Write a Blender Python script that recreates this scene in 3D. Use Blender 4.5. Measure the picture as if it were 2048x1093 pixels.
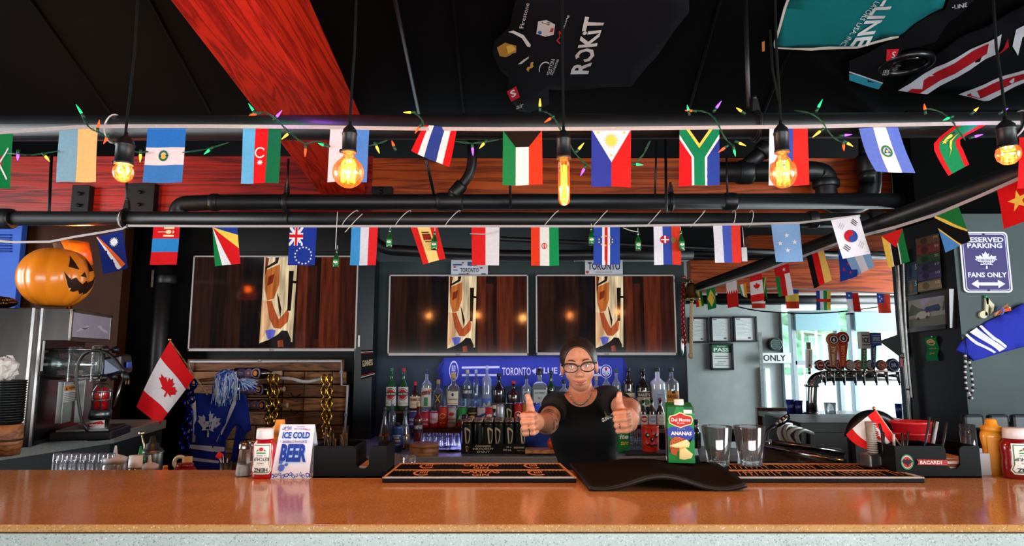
import bpy, bmesh, math, random
import numpy as np
from mathutils import Vector, Matrix
random.seed(7)
for _o in list(bpy.data.objects): bpy.data.objects.remove(_o)
SC = bpy.context.scene
COL = SC.collection
PI = math.pi
# ---------------------------------------------------------------- camera, world, light, exposure
F = 1270.0; TILT = math.radians(7.25); CZ = 1.42
cam_d = bpy.data.cameras.new('camera'); cam = bpy.data.objects.new('camera', cam_d); COL.objects.link(cam)
cam_d.sensor_width = 36.0; cam_d.lens = F/2048*36.0; cam_d.clip_start = 0.05
cam.location = (0, 0, CZ); cam.rotation_euler = (PI/2+TILT, 0, 0)
SC.camera = cam
SC.view_settings.view_transform = 'Standard'; SC.view_settings.look = 'None'
SC.view_settings.gamma = 1.0; SC.view_settings.use_curve_mapping = False
SC.view_settings.exposure = 0.38
try:
    SC.cycles.use_denoising = True; SC.cycles.max_bounces = 8; SC.cycles.transparent_max_bounces = 24
    SC.cycles.sample_clamp_indirect = 3.0; SC.cycles.caustics_reflective = False; SC.cycles.caustics_refractive = False
except Exception: pass
world = bpy.data.worlds.new('daylight'); SC.world = world; world.use_nodes = True
_wn = world.node_tree.nodes; _bg = _wn['Background']
_bg.inputs['Color'].default_value = (0.80, 0.92, 1.0, 1); _bg.inputs['Strength'].default_value = 2.6
def area_light(name, loc, rot, sx, sy, energy, color):
    l = bpy.data.lights.new(name, 'AREA'); l.shape = 'RECTANGLE'; l.size = sx; l.size_y = sy; l.energy = energy; l.color = color
    o = bpy.data.objects.new(name, l); COL.objects.link(o); o.location = loc; o.rotation_euler = rot; o['kind'] = 'helper'
    return o
# added daylight fills: behind the camera, at both sides, off-frame in the far room
area_light('window_daylight', (0.4, -3.6, .80), (math.radians(99), 0, 0), 6.4, 1.15, 230, (0.90, 0.96, 1.0))
area_light('window_daylight', (4.7, 0.2, 1.6), (math.radians(90), 0, math.radians(62)), 3.2, 1.9, 230, (0.86, 0.95, 1.0))
area_light('window_daylight', (-4.8, 1.7, 1.7), (math.radians(90), 0, math.radians(-84)), 2.0, 1.8, 100, (0.95, 0.97, 1.0))
area_light('window_daylight', (5.6, 6.1, 1.7), (math.radians(90), 0, math.radians(86)), 1.8, 1.6, 130, (0.86, 0.95, 1.0))
# coloured shelf light strips under the screens and the bottle shelves
LED = [((-0.40, 4.70, 1.405), 1.5, 1.2, (0.45, 0.36, 1.0)), ((0.75, 4.70, 1.405), 1.2, .8, (0.45, 0.4, 1.0))]
for p, s, e, c in LED: area_light('light_strip', p, (0, 0, 0), s, 0.02, e, c)

def P(px, py, Y):
    xc = (px-1024)/F; yc = (546.5-py)/F
    s = Y/(math.cos(TILT)-yc*math.sin(TILT))
    return Vector((xc*s, Y, CZ+(math.sin(TILT)+yc*math.cos(TILT))*s))
def PZ(px, py, z):
    xc = (px-1024)/F; yc = (546.5-py)/F
    s = (z-CZ)/(math.sin(TILT)+yc*math.cos(TILT))
    return Vector((xc*s, s*(math.cos(TILT)-yc*math.sin(TILT)), z))
def W(n, Y): return n*Y/F

# ---------------------------------------------------------------- materials
def lin(h):
    h = h.lstrip('#'); r = [int(h[i:i+2], 16)/255 for i in (0, 2, 4)]
    return tuple(((c+.055)/1.055)**2.4 if c > .04045 else c/12.92 for c in r)+(1,)
MATS = {}
def mat(key, hexc, rough=.5, metal=0., spec=.5, var=.08, scale=40, bump=0., bscale=300, stretch=None, coat=0., em=0., sheen=0.):
    k = (key, hexc, rough, metal, em)
    if k in MATS: return MATS[k]
    m = bpy.data.materials.new(key+'_'+hexc.strip('#')); m.use_nodes = True
    nt = m.node_tree; b = nt.nodes['Principled BSDF']; N = nt.nodes.new; L = nt.links.new
    c = lin(hexc)
    tc = N('ShaderNodeTexCoord'); mp = N('ShaderNodeMapping'); L(tc.outputs['Object'], mp.inputs['Vector'])
    if stretch: mp.inputs['Scale'].default_value = stretch
    no = N('ShaderNodeTexNoise'); no.inputs['Scale'].default_value = scale; no.inputs['Detail'].default_value = 3
    L(mp.outputs['Vector'], no.inputs['Vector'])
    cr = N('ShaderNodeValToRGB'); L(no.outputs['Fac'], cr.inputs['Fac'])
    cr.color_ramp.elements[0].position = .3; cr.color_ramp.elements[1].position = .7
    cr.color_ramp.elements[0].color = tuple(x*(1-var) for x in c[:3])+(1,)
    cr.color_ramp.elements[1].color = tuple(min(1, x*(1+var)) for x in c[:3])+(1,)
    L(cr.outputs['Color'], b.inputs['Base Color'])
    b.inputs['Roughness'].default_value = rough; b.inputs['Metallic'].default_value = metal
    b.inputs['Specular IOR Level'].default_value = spec
    if coat: b.inputs['Coat Weight'].default_value = coat; b.inputs['Coat Roughness'].default_value = .08
    if sheen: b.inputs['Sheen Weight'].default_value = sheen
    if em:
        L(cr.outputs['Color'], b.inputs['Emission Color']); b.inputs['Emission Strength'].default_value = em
    if bump:
        n2 = N('ShaderNodeTexNoise'); n2.inputs['Scale'].default_value = bscale; L(mp.outputs['Vector'], n2.inputs['Vector'])
        bp = N('ShaderNodeBump'); bp.inputs['Strength'].default_value = bump; bp.inputs['Distance'].default_value = .002
        L(n2.outputs['Fac'], bp.inputs['Height']); L(bp.outputs['Normal'], b.inputs['Normal'])
    MATS[k] = m; return m
def fab(h): return mat('cloth', h, .85, 0, .15, .06, 90, .15, 900)
def prt(h): return mat('print', h, .55, 0, .25, .03, 30)
def pls(h, r=.35): return mat('plastic', h, r, 0, .5, .05, 25)
def mtl(h, r=.3): return mat('metal', h, r, 1., .5, .08, 30)
def pnt(h, r=.6): return mat('paint', h, r, 0, .3, .08, 6, .1, 120)
def emi(h, s): return mat('light', h, .5, 0, .2, .02, 20, em=s)
def glass(h='#FFFFFF', tint=1.0, rough=.02, body=0.0, key='glass'):
    """thin-walled glass: transparent tinted film, Fresnel gloss, optionally some milky body"""
    k = (key, h, tint, rough, body)
    if k in MATS: return MATS[k]
    m = bpy.data.materials.new(key+'_'+h.strip('#')); m.use_nodes = True; nt = m.node_tree; N = nt.nodes.new; L = nt.links.new
    nt.nodes.clear(); out = N('ShaderNodeOutputMaterial')
    c = lin(h)
    tr = N('ShaderNodeBsdfTransparent'); tr.inputs['Color'].default_value = tuple(1-(1-x)*tint for x in c[:3])+(1,)
    go = N('ShaderNodeBsdfGlossy'); go.inputs['Roughness'].default_value = rough; go.inputs['Color'].default_value = (1, 1, 1, 1)
    lw = N('ShaderNodeLayerWeight'); lw.inputs['Blend'].default_value = .35
    no = N('ShaderNodeTexNoise'); no.inputs['Scale'].default_value = 12
    bp = N('ShaderNodeBump'); bp.inputs['Strength'].default_value = .05; L(no.outputs['Fac'], bp.inputs['Height'])
    L(bp.outputs['Normal'], go.inputs['Normal'])
    mr = N('ShaderNodeMath'); mr.operation = 'MULTIPLY_ADD'; mr.inputs[1].default_value = .75; mr.inputs[2].default_value = .05
    L(lw.outputs['Fresnel'], mr.inputs[0])
    base = tr
    if body:
        di = N('ShaderNodeBsdfPrincipled'); di.inputs['Base Color'].default_value = c; di.inputs['Roughness'].default_value = .3
        mb = N('ShaderNodeMixShader'); mb.inputs['Fac'].default_value = body
        L(tr.outputs[0], mb.inputs[1]); L(di.outputs[0], mb.inputs[2]); base = mb
    mx = N('ShaderNodeMixShader'); L(mr.outputs[0], mx.inputs['Fac']); L(base.outputs[0], mx.inputs[1]); L(go.outputs[0], mx.inputs[2])
    L(mx.outputs[0], out.inputs['Surface']); MATS[k] = m; return m
def wood(key, dark, light, rough=.45, grain=(1.2, 14, 14), scale=2.2, ring=6.):
    k = ('wood', key)
    if k in MATS: return MATS[k]
    m = bpy.data.materials.new(key); m.use_nodes = True; nt = m.node_tree; b = nt.nodes['Principled BSDF']; N = nt.nodes.new; L = nt.links.new
    tc = N('ShaderNodeTexCoord'); mp = N('ShaderNodeMapping'); mp.inputs['Scale'].default_value = grain
    oi = N('ShaderNodeObjectInfo'); ad = N('ShaderNodeVectorMath'); ad.operation = 'ADD'
    sc = N('ShaderNodeVectorMath'); sc.operation = 'SCALE'; sc.inputs['Scale'].default_value = 17.0
    cmb = N('ShaderNodeCombineXYZ')
    for i in range(3): L(oi.outputs['Random'], cmb.inputs[i])
    L(cmb.outputs[0], sc.inputs[0]); L(tc.outputs['Object'], ad.inputs[0]); L(sc.outputs[0], ad.inputs[1])
    L(ad.outputs[0], mp.inputs['Vector'])
    n1 = N('ShaderNodeTexNoise'); n1.inputs['Scale'].default_value = scale*.5; n1.inputs['Detail'].default_value = 3; n1.inputs['Distortion'].default_value = .6
    L(mp.outputs['Vector'], n1.inputs['Vector'])
    ml = N('ShaderNodeMath'); ml.operation = 'MULTIPLY'; ml.inputs[1].default_value = ring; L(n1.outputs['Fac'], ml.inputs[0])
    fr = N('ShaderNodeMath'); fr.operation = 'PINGPONG'; fr.inputs[1].default_value = .5; L(ml.outputs[0], fr.inputs[0])
    n2 = N('ShaderNodeTexNoise'); n2.inputs['Scale'].default_value = scale*9; n2.inputs['Detail'].default_value = 4; L(mp.outputs['Vector'], n2.inputs['Vector'])
    av = N('ShaderNodeMath'); av.operation = 'MULTIPLY_ADD'; av.inputs[1].default_value = .55; L(n2.outputs['Fac'], av.inputs[0]); L(fr.outputs[0], av.inputs[2])
    cr = N('ShaderNodeValToRGB'); L(av.outputs[0], cr.inputs['Fac'])
    cr.color_ramp.elements[0].position = .22; cr.color_ramp.elements[1].position = .62
    cr.color_ramp.elements[0].color = lin(dark); cr.color_ramp.elements[1].color = lin(light)
    L(cr.outputs['Color'], b.inputs['Base Color']); b.inputs['Roughness'].default_value = rough
    bp = N('ShaderNodeBump'); bp.inputs['Strength'].default_value = .2; bp.inputs['Distance'].default_value = .003
    L(av.outputs[0], bp.inputs['Height']); L(bp.outputs['Normal'], b.inputs['Normal'])
    MATS[k] = m; return m
def quartz(key, c0, c1, c2, rough):
    k = ('quartz', key)
    if k in MATS: return MATS[k]
    m = bpy.data.materials.new(key); m.use_nodes = True; nt = m.node_tree; b = nt.nodes['Principled BSDF']; N = nt.nodes.new; L = nt.links.new
    tc = N('ShaderNodeTexCoord'); vo = N('ShaderNodeTexVoronoi'); vo.inputs['Scale'].default_value = 420; L(tc.outputs['Object'], vo.inputs['Vector'])
    no = N('ShaderNodeTexNoise'); no.inputs['Scale'].default_value = 9; no.inputs['Detail'].default_value = 5; L(tc.outputs['Object'], no.inputs['Vector'])
    cr = N('ShaderNodeValToRGB'); L(vo.outputs['Color'], cr.inputs['Fac'])
    e = cr.color_ramp.elements; e[0].position = .12; e[0].color = lin(c1); e[1].position = .9; e[1].color = lin(c2)
    a = e.new(.25); a.color = lin(c0); a = e.new(.8); a.color = lin(c0)
    mx = N('ShaderNodeMixRGB'); mx.blend_type = 'MULTIPLY'; mx.inputs['Fac'].default_value = .35
    L(cr.outputs['Color'], mx.inputs[1]); L(no.outputs['Fac'], mx.inputs[2]); L(mx.outputs[0], b.inputs['Base Color'])
    b.inputs['Roughness'].default_value = rough; b.inputs['Specular IOR Level'].default_value = .6
    MATS[k] = m; return m

# ---------------------------------------------------------------- mesh builder
def rootloc(o):
    v = Vector((0, 0, 0))
    while o is not None: v += o.location; o = o.parent
    return v
class MB:
    def __init__(s): s.v = []; s.f = []; s.m = []; s.s = []; s.M = Matrix()
    def add(s, vs, fs, mi=0, sm=False):
        b = len(s.v); s.v += [s.M @ Vector(v) for v in vs]
        for f in fs: s.f.append([i+b for i in f]); s.m.append(mi); s.s.append(sm)
        return s
    def box(s, c, d, mi=0, R=None):
        x, y, z = d[0]/2, d[1]/2, d[2]/2
        vs = [Vector(p) for p in ((-x,-y,-z),(x,-y,-z),(x,y,-z),(-x,y,-z),(-x,-y,z),(x,-y,z),(x,y,z),(-x,y,z))]
        if R is not None: vs = [R @ v for v in vs]
        c = Vector(c)
        return s.add([v+c for v in vs], [(0,3,2,1),(4,5,6,7),(0,1,5,4),(1,2,6,5),(2,3,7,6),(3,0,4,7)], mi)
    def hexa(s, lo, hi, mi=0):   # two quads (4 pts each) -> closed solid
        n = len(lo)
        fs = [tuple(range(n))[::-1], tuple(range(n, 2*n))]+[(i, (i+1) % n, n+(i+1) % n, n+i) for i in range(n)]
        return s.add(list(lo)+list(hi), fs, mi)
    def tube(s, pts, r, n=8, mi=0, caps=True, sm=True):
        pts = [Vector(p) for p in pts]; rs = r if isinstance(r, (list, tuple)) else [r]*len(pts)
        vs = []; fs = []; up = None
        for i, p in enumerate(pts):
            t = (pts[min(i+1, len(pts)-1)]-pts[max(i-1, 0)]).normalized()
            if up is None:
                up = Vector((0, 0, 1)) if abs(t.z) < .9 else Vector((0, 1, 0))
            a = (up-t*up.dot(t)).normalized(); b = t.cross(a); up = a
            vs += [p+(a*math.cos(2*PI*k/n)+b*math.sin(2*PI*k/n))*rs[i] for k in range(n)]
        for i in range(len(pts)-1):
            for k in range(n):
                fs.append((i*n+k, i*n+(k+1) % n, (i+1)*n+(k+1) % n, (i+1)*n+k))
        s.add(vs, fs, mi, sm)
        if caps:
            b = len(s.v)-len(vs); l = len(pts)-1
            s.f.append([b+k for k in range(n)][::-1]); s.m.append(mi); s.s.append(False)
            s.f.append([b+l*n+k for k in range(n)]); s.m.append(mi); s.s.append(False)
        return s
    def lathe(s, prof, n=20, mi=0, sm=True, o=(0, 0, 0), sx=1., sy=1., a0=0.):
        o = Vector(o); vs = []; fs = []
        for (r, z) in prof:
            vs += [o+Vector((r*math.cos(a0+2*PI*k/n)*sx, r*math.sin(a0+2*PI*k/n)*sy, z)) for k in range(n)]
        for i in range(len(prof)-1):
            for k in range(n): fs.append((i*n+k, i*n+(k+1) % n, (i+1)*n+(k+1) % n, (i+1)*n+k))
        s.add(vs, fs, mi, sm)
        b = len(s.v)-len(vs); l = len(prof)-1
        if prof[0][0] > 1e-6: s.f.append([b+k for k in range(n)][::-1]); s.m.append(mi); s.s.append(False)
        if prof[l][0] > 1e-6: s.f.append([b+l*n+k for k in range(n)]); s.m.append(mi); s.s.append(False)
        return s
    def ball(s, c, r, n=14, m=9, mi=0):
        if not isinstance(r, (tuple, list)): r = (r, r, r)
        prof = [(math.sin(PI*i/m), -math.cos(PI*i/m)) for i in range(m+1)]
        b = len(s.v); M0 = s.M; s.M = M0 @ Matrix.Translation(Vector(c)) @ Matrix.Diagonal((r[0], r[1], r[2], 1))
        s.lathe([(max(p[0], 1e-7), p[1]) for p in prof], n, mi); s.M = M0
        return s
    def extr(s, pts, d, mi=0):     # planar 3D polygon extruded by vector d
        pts = [Vector(p) for p in pts]; d = Vector(d)
        return s.hexa(pts, [p+d for p in pts], mi)
    def torus(s, c, R, r, axis='z', n=24, k=8, mi=0, a0=0., a1=2*PI):
        c = Vector(c); pts = []
        full = abs(a1-a0-2*PI) < 1e-6
        for i in range(n+1):
            a = a0+(a1-a0)*i/n; x, y = R*math.cos(a), R*math.sin(a)
            pts.append(c+(Vector((x, y, 0)) if axis == 'z' else Vector((x, 0, y)) if axis == 'y' else Vector((0, x, y))))
        return s.tube(pts, r, k, mi, caps=not full)
    def build(s, name, mats, parent=None, w=False, bevel=0., sub=0, auto=True):
        me = bpy.data.meshes.new(name)
        if not isinstance(mats, (list, tuple)): mats = [mats]
        off = Vector((0, 0, 0)); loc = Vector((0, 0, 0))
        if parent is not None:
            if w: off = rootloc(parent)
        elif s.v:
            xs = [v.x for v in s.v]; ys = [v.y for v in s.v]; zs = [v.z for v in s.v]
            loc = Vector(((min(xs)+max(xs))/2, (min(ys)+max(ys))/2, min(zs))); off = loc
        me.from_pydata([tuple(v-off) for v in s.v], [], s.f)
        for m in mats: me.materials.append(m)
        me.polygons.foreach_set('material_index', s.m); me.polygons.foreach_set('use_smooth', s.s); me.update()
        o = bpy.data.objects.new(name, me); COL.objects.link(o); o.location = loc
        if parent is not None: o.parent = parent
        if bevel:
            b = o.modifiers.new('edge', 'BEVEL'); b.width = bevel; b.segments = 2; b.limit_method = 'ANGLE'
        if sub:
            q = o.modifiers.new('smooth', 'SUBSURF'); q.levels = sub; q.render_levels = sub
        return o
def tag(o, label=None, cat=None, group=None, kind=None):
    if label: o['label'] = label
    if cat: o['category'] = cat
    if group: o['group'] = group
    if kind: o['kind'] = kind
    return o
def thing(name, label, cat, loc=(0, 0, 0), rz=0., group=None):
    o = bpy.data.objects.new(name, None); COL.objects.link(o); o.location = loc; o.rotation_euler = (0, 0, rz)
    o.empty_display_size = .05
    return tag(o, label, cat, group)
def struct(name, mb, m, label=None, **k):
    o = mb.build(name, m, **k); o['kind'] = 'structure'
    if label: o['label'] = label
    return o
def drop(mb, name, m, t, label, cat, group, **k):
    """a loose thing standing in or on thing t, built in t's local frame"""
    mb.v = [v+t.location for v in mb.v]; o = mb.build(name, m, **k); return tag(o, label, cat, group)
def copy_tree(o, loc=None, rz=None, label=None, parent=None):
    c = o.copy(); COL.objects.link(c)
    if parent is not None: c.parent = parent
    for ch in list(o.children): copy_tree(ch, parent=c)
    if loc is not None: c.location = loc
    if rz is not None: c.rotation_euler = (0, 0, rz)
    if label: c['label'] = label
    return c
# ---------------------------------------------------------------- 2D prints laid on surfaces
TXT = {}
def txt(s, rect=(0, 0, 1, 1), bold=0., shear=0., flipx=False, rot=None):
    """polygons of a word fitted to rect (u0, v0, u1, v1)"""
    k = (s, bold, shear)
    if k not in TXT:
        cu = bpy.data.curves.new('lettering', 'FONT'); cu.body = s; cu.size = 1; cu.offset = bold; cu.shear = shear; cu.resolution_u = 2; cu.fill_mode = 'FRONT'
        ob = bpy.data.objects.new('lettering', cu); COL.objects.link(ob)
        dg = bpy.context.evaluated_depsgraph_get(); ev = ob.evaluated_get(dg); me = ev.to_mesh()
        vs = [(v.co.x, v.co.y) for v in me.vertices]; ps = [[vs[i] for i in p.vertices] for p in me.polygons]
        ev.to_mesh_clear(); bpy.data.objects.remove(ob); bpy.data.curves.remove(cu)
        xs = [p[0] for p in vs] or [0, 1]; ys = [p[1] for p in vs] or [0, 1]
        x0, x1, y0, y1 = min(xs), max(xs), min(ys), max(ys)
        TXT[k] = [[((x-x0)/(x1-x0+1e-9), (y-y0)/(y1-y0+1e-9)) for x, y in p] for p in ps]
    u0, v0, u1, v1 = rect
    return [[(u0+(u1-u0)*x, v0+(v1-v0)*y) for x, y in p] for p in TXT[k]]
def rect(u0, v0, u1, v1): return [(u0, v0), (u1, v0), (u1, v1), (u0, v1)]
def circ(cx, cy, r, n=20, ry=None): ry = ry or r; return [(cx+r*math.cos(2*PI*k/n), cy+ry*math.sin(2*PI*k/n)) for k in range(n)]
def ring(cx, cy, r, t, n=24, ry=None, a0=0, a1=2*PI):
    ry = ry or r; q = (r-t)/r; o = []
    for k in range(n):
        a, b = a0+(a1-a0)*k/n, a0+(a1-a0)*(k+1)/n
        o.append([(cx+r*math.cos(a), cy+ry*math.sin(a)), (cx+r*math.cos(b), cy+ry*math.sin(b)), (cx+r*q*math.cos(b), cy+ry*q*math.sin(b)), (cx+r*q*math.cos(a), cy+ry*q*math.sin(a))])
    return o
def star(cx, cy, r, n=5, q=.4, ry=None, a0=PI/2):
    ry = ry or r; pts = []
    for k in range(2*n):
        rr = 1 if k % 2 == 0 else q; a = a0+PI*k/n; pts.append((cx+r*rr*math.cos(a), cy+ry*rr*math.sin(a)))
    return [[(cx, cy), pts[i-1], pts[i], pts[(i+1) % (2*n)]] for i in range(0, 2*n, 2)]
LEAF = [(0,1),(.12,.72),(.28,.80),(.22,.42),(.46,.66),(.52,.52),(.82,.56),(.72,.32),(.86,.24),(.42,-.12),(.48,-.28),(.06,-.22),(.07,-.62),(-.07,-.62)]
LEAF = LEAF+[(-x, y) for x, y in LEAF[1:12]][::-1]
def leaf(cx, cy, rx, ry, rot=0.):
    c, s = math.cos(rot), math.sin(rot)
    pts = [(cx+rx*(x*c-y*s), cy+ry*(x*s+y*c)) for x, y in LEAF]
    return [pts]
def sheet(name, layers, mapf, parent=None, w=False, nu=6, nv=8, eps=.0006, bounds=(0, 0, 1, 1), smooth=True, thick=0.):
    """layers: [(material, [polygon, ...]), ...] in the unit square, each laid a hair above the one before, mapped by mapf(u, v)"""
    bm = bmesh.new(); mats = []
    for li, (m, polys) in enumerate(layers):
        if m not in mats: mats.append(m)
        mi = mats.index(m)
        for p in polys:
            if len(p) < 3: continue
            try: f = bm.faces.new([bm.verts.new((x, y, li)) for x, y in p])
            except ValueError: continue
            f.material_index = mi
    cuts = [((k/nu, 0, 0), (1, 0, 0)) for k in range(1, nu)]+[((0, k/nv, 0), (0, 1, 0)) for k in range(1, nv)]
    for co, no in cuts:
        bmesh.ops.bisect_plane(bm, geom=bm.verts[:]+bm.edges[:]+bm.faces[:], plane_co=co, plane_no=no, dist=1e-5)
    for f in bm.faces:
        f.normal_update()
        if f.normal.z < 0: f.normal_flip()
        f.smooth = smooth
    h = 1e-3; off = rootloc(parent) if (parent is not None and w) else Vector((0, 0, 0))
    cache = {}
    for v in bm.verts:
        u, t, l = v.co; kk = (round(u, 5), round(t, 5))
        if kk not in cache:
            p = Vector(mapf(u, t)); du = Vector(mapf(u+h, t))-p; dv = Vector(mapf(u, t+h))-p
            n = du.cross(dv); cache[kk] = (p, n.normalized() if n.length > 1e-12 else Vector((0, -1, 0)))
        p, n = cache[kk]; v.co = p+n*(eps*l)-off
    me = bpy.data.meshes.new(name)
    loc = Vector((0, 0, 0))
    if parent is None and len(bm.verts):
        xs = [v.co.x for v in bm.verts]; ys = [v.co.y for v in bm.verts]; zs = [v.co.z for v in bm.verts]
        loc = Vector(((min(xs)+max(xs))/2, (min(ys)+max(ys))/2, min(zs)))
        for v in bm.verts: v.co -= loc
    bm.to_mesh(me); bm.free()
    for m in mats: me.materials.append(m)
    o = bpy.data.objects.new(name, me); COL.objects.link(o); o.location = loc
    if parent is not None: o.parent = parent
    if thick:
        q = o.modifiers.new('thickness', 'SOLIDIFY'); q.thickness = thick; q.offset = -1
    return o
def planar(o, U, V):
    o, U, V = Vector(o), Vector(U), Vector(V)
    return lambda u, v: o+U*u+V*v
def cylmap(r, z0, z1, span, o=(0, 0, 0), rot=0., r1=None):
    """wraps a print round a vertical cylinder, middle of the print facing -Y turned by rot"""
    o = Vector(o); r1 = r if r1 is None else r1
    def f(u, v):
        a = (u-.5)*span+rot; rr = r+(r1-r)*v
        return o+Vector((rr*math.sin(a), -rr*math.cos(a), z0+(z1-z0)*v))
    return f
def pxquad(tl, tr, bl, br, Y, Y2=None, wave=0., ph=0., curl=0.):
    """bilinear sheet through four photo corners at depth Y (Y2: depth of the right side)"""
    Y2 = Y if Y2 is None else Y2
    a, b, c, d = P(*tl, Y), P(*tr, Y2), P(*bl, Y), P(*br, Y2)
    def f(u, v):
        p = (c*(1-u)+d*u)*(1-v)+(a*(1-u)+b*u)*v
        return p+Vector((0, wave*math.sin(u*6+ph+v*2)*(1.05-v)+curl*(1-v)**2, 0))
    return f
# ---------------------------------------------------------------- the room
BLACK = pnt('#0B0C0E', .55); BLK2 = pnt('#141617', .5); PIPE = mat('pipe_paint', '#121314', .42, 0, .5, .25, 14, .15, 60)
TEAL = pnt('#2E3B3C', .6); GREYW = pnt('#A9B5B2', .7); STEEL = mat('brushed_steel', '#A4A7A8', .42, .7, .5, .2, 30, .1, 200, (1, 1, 14))
REDW = wood('red_lit_timber', '#48070A', '#9C1C0C', .42, (.5, 13, 13), 2.0, 6.)  # red light put into the left cross beam's colour
REDWY = wood('red_lit_timber_lengthwise', '#8A0D06', '#DA2C10', .42, (14, .5, 14), 2.0, 6.)  # the rafter's red light is put into its colour too
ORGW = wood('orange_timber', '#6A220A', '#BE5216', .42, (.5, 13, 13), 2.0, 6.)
def ceil_z(y): return 2.87+.104*(4-y)
def PC(px, py, off=.02):
    xc = (px-1024)/F; yc = (546.5-py)/F
    dy = math.cos(TILT)-yc*math.sin(TILT); dz = math.sin(TILT)+yc*math.cos(TILT)
    s = (2.87+.416-off-CZ)/(dz+.104*dy)
    return Vector((xc*s, dy*s, CZ+dz*s))
mb = MB(); mb.box((0, 2.4, -.06), (10, 13, .1)); struct('floor', mb, mat('floor_tile', '#3A3633', .5, 0, .4, .2, 3), 'dark floor of the bar')
mb = MB(); mb.hexa([(-5, -4, ceil_z(-4)), (5, -4, ceil_z(-4)), (5, 8.6, ceil_z(8.6)), (-5, 8.6, ceil_z(8.6))], [(-5, -4, ceil_z(-4)+.1), (5, -4, ceil_z(-4)+.1), (5, 8.6, ceil_z(8.6)+.1), (-5, 8.6, ceil_z(8.6)+.1)])
ceil_o = struct('ceiling', mb, mat('ceiling_paint', '#020202', .8, 0, .08, .2, 6), 'black painted sloping ceiling boards')
for px in (62, 300, 905, 1440, 1620):
    a, b = PC(px, 0, .004), PC(px+(1045-px)*.16, 225, .004); mb = MB(); mb.tube([a+(a-b)*.4, b], .008, 4); mb.build('board_joint', mat('ceiling_paint', '#020202', .8), ceil_o, w=True)
# the partition behind the screens
def wallbox(name, px0, px1, Y, pyt, th, m, label, zb=0.):
    a, b = P(px0, pyt, Y), P(px1, pyt, Y); mb = MB(); mb.box(((a.x+b.x)/2, Y+th/2, (a.z+zb)/2), (b.x-a.x, th, a.z-zb)); return struct(name, mb, m, label)
YW = 4.85
wb = wallbox('wall_back', 752, 1367, YW, 524, .1, TEAL, 'dark partition wall behind the two screens and bottles')
wallbox('wall_back', 240, 752, YW+.01, 424, .1, BLK2, 'black wall behind the large screen and pallet rack')
wallbox('wall_left', -120, 256, 4.35, 400, .1, mat('gloss_brown', '#3A1C0C', .6, 0, .12, .1, 4), 'glossy dark brown wall panel beside the pumpkin')
mb = MB(); a = P(716, 500, 4.7); b = P(752, 500, 4.7); mb.box(((a.x+b.x)/2, 4.76, 1.2), (b.x-a.x, .16, 2.4)); struct('trim_1', mb, mat('post_paint', '#10191F', .3, 0, .5, .1, 8), 'black boxed post between large screen and bottle shelves', bevel=.004)
# left side of the room, out of sight beyond the frame
mb = MB(); mb.box((-4.95, 2.3, 1.6), (.1, 12.6, 3.4)); struct('wall_left', mb, BLACK, 'black side wall')
# far room: pale wall, two windows and the view
YF = 7.4
a, b = P(1355, 590, YF), P(1578, 900, YF); mb = MB(); mb.box(((a.x+b.x)/2-.6, YF+.06, 1.2), (b.x-a.x+1.2, .12, 2*(a.z-1.2)+1.6)); struct('wall_back', mb, GREYW, 'pale grey wall with framed certificates beyond the bar')
ws = struct('wall_right', MB().box((P(1700, 0, YF).x+1.2, YF+.06, P(0, 610, YF).z+.4), (6.0, .12, .8)), GREYW, 'pale grey band of wall above the windows')
struct('wall_right', MB().box((P(1700, 0, YF).x+1.2, YF+.06, .5), (6.0, .12, P(0, 884, YF).z*2-1.0)), GREYW, 'pale grey band of wall below the windows')
FRM = pnt('#9FB0B4', .5)
def window(n, x0, x1, y0, y1, split, label):
    a, b = P(x0, y0, YF), P(x1, y1, YF)
    t = bpy.data.objects.new('window_%d' % n, None); COL.objects.link(t); t.location = ((a.x+b.x)/2, YF, b.z); t['kind'] = 'structure'; t['label'] = label
    fw = .05
    for (cx, cz, sx, sz) in ((a.x, (a.z+b.z)/2, fw, a.z-b.z), (b.x, (a.z+b.z)/2, fw, a.z-b.z), ((a.x+b.x)/2, a.z, b.x-a.x+fw, fw), ((a.x+b.x)/2, b.z, b.x-a.x+fw, fw), ((a.x+b.x)/2, P(0, split, YF).z, b.x-a.x, .05)):
        MB().box((cx, YF+.03, cz), (sx, .09, sz)).build('window_frame', FRM, t, w=True, bevel=.004)
    zs = P(0, split, YF).z
    for z0, z1 in ((zs, a.z), (b.z, zs)):
        MB().box(((a.x+b.x)/2, YF+.03, (z0+z1)/2), (b.x-a.x-fw, .006, z1-z0-fw)).build('pane', glass('#EAF6F8', .3, .02, key='window_glass'), t, w=True)
    MB().box(((a.x+b.x)/2, YF-.05, P(0, y0+18, YF).z), (b.x-a.x-.02, .03, P(0, y0, YF).z-P(0, y0+36, YF).z)).build('roller_blind', fab('#8FB9C0'), t, w=True)
window(1, 1584, 1690, 626, 884, 726, 'window with roller blind beyond the copper tap handles')
window(2, 1702, 1836, 626, 884, 726, 'window beside the dark conduit post looking onto the marina')
mb = MB(); a, b = P(1512, 722, YF-.05), P(1560, 884, YF-.05)
dr = bpy.data.objects.new('door_1', None); COL.objects.link(dr); dr.location = (0, 0, 0); dr['kind'] = 'structure'; dr['label'] = 'glazed side door beside the far windows'
for (x0, x1) in ((1560, 1574), (1524, 1532)):
    a, b = P(x0, 625 if x0 > 1550 else 735, YF-.03), P(x1, 890, YF-.03); MB().box(((a.x+b.x)/2, YF-.03, (a.z+b.z)/2), (b.x-a.x, .06, a.z-b.z)).build('door_frame', FRM, dr, bevel=.004)
a, b = P(1532, 738, YF-.03), P(1546, 880, YF-.03); MB().box(((a.x+b.x)/2, YF-.02, (a.z+b.z)/2), (b.x-a.x, .02, a.z-b.z)).build('pane', emi('#EAF6FA', 1.2), dr)  # daylight put into the pane as glow
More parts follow.
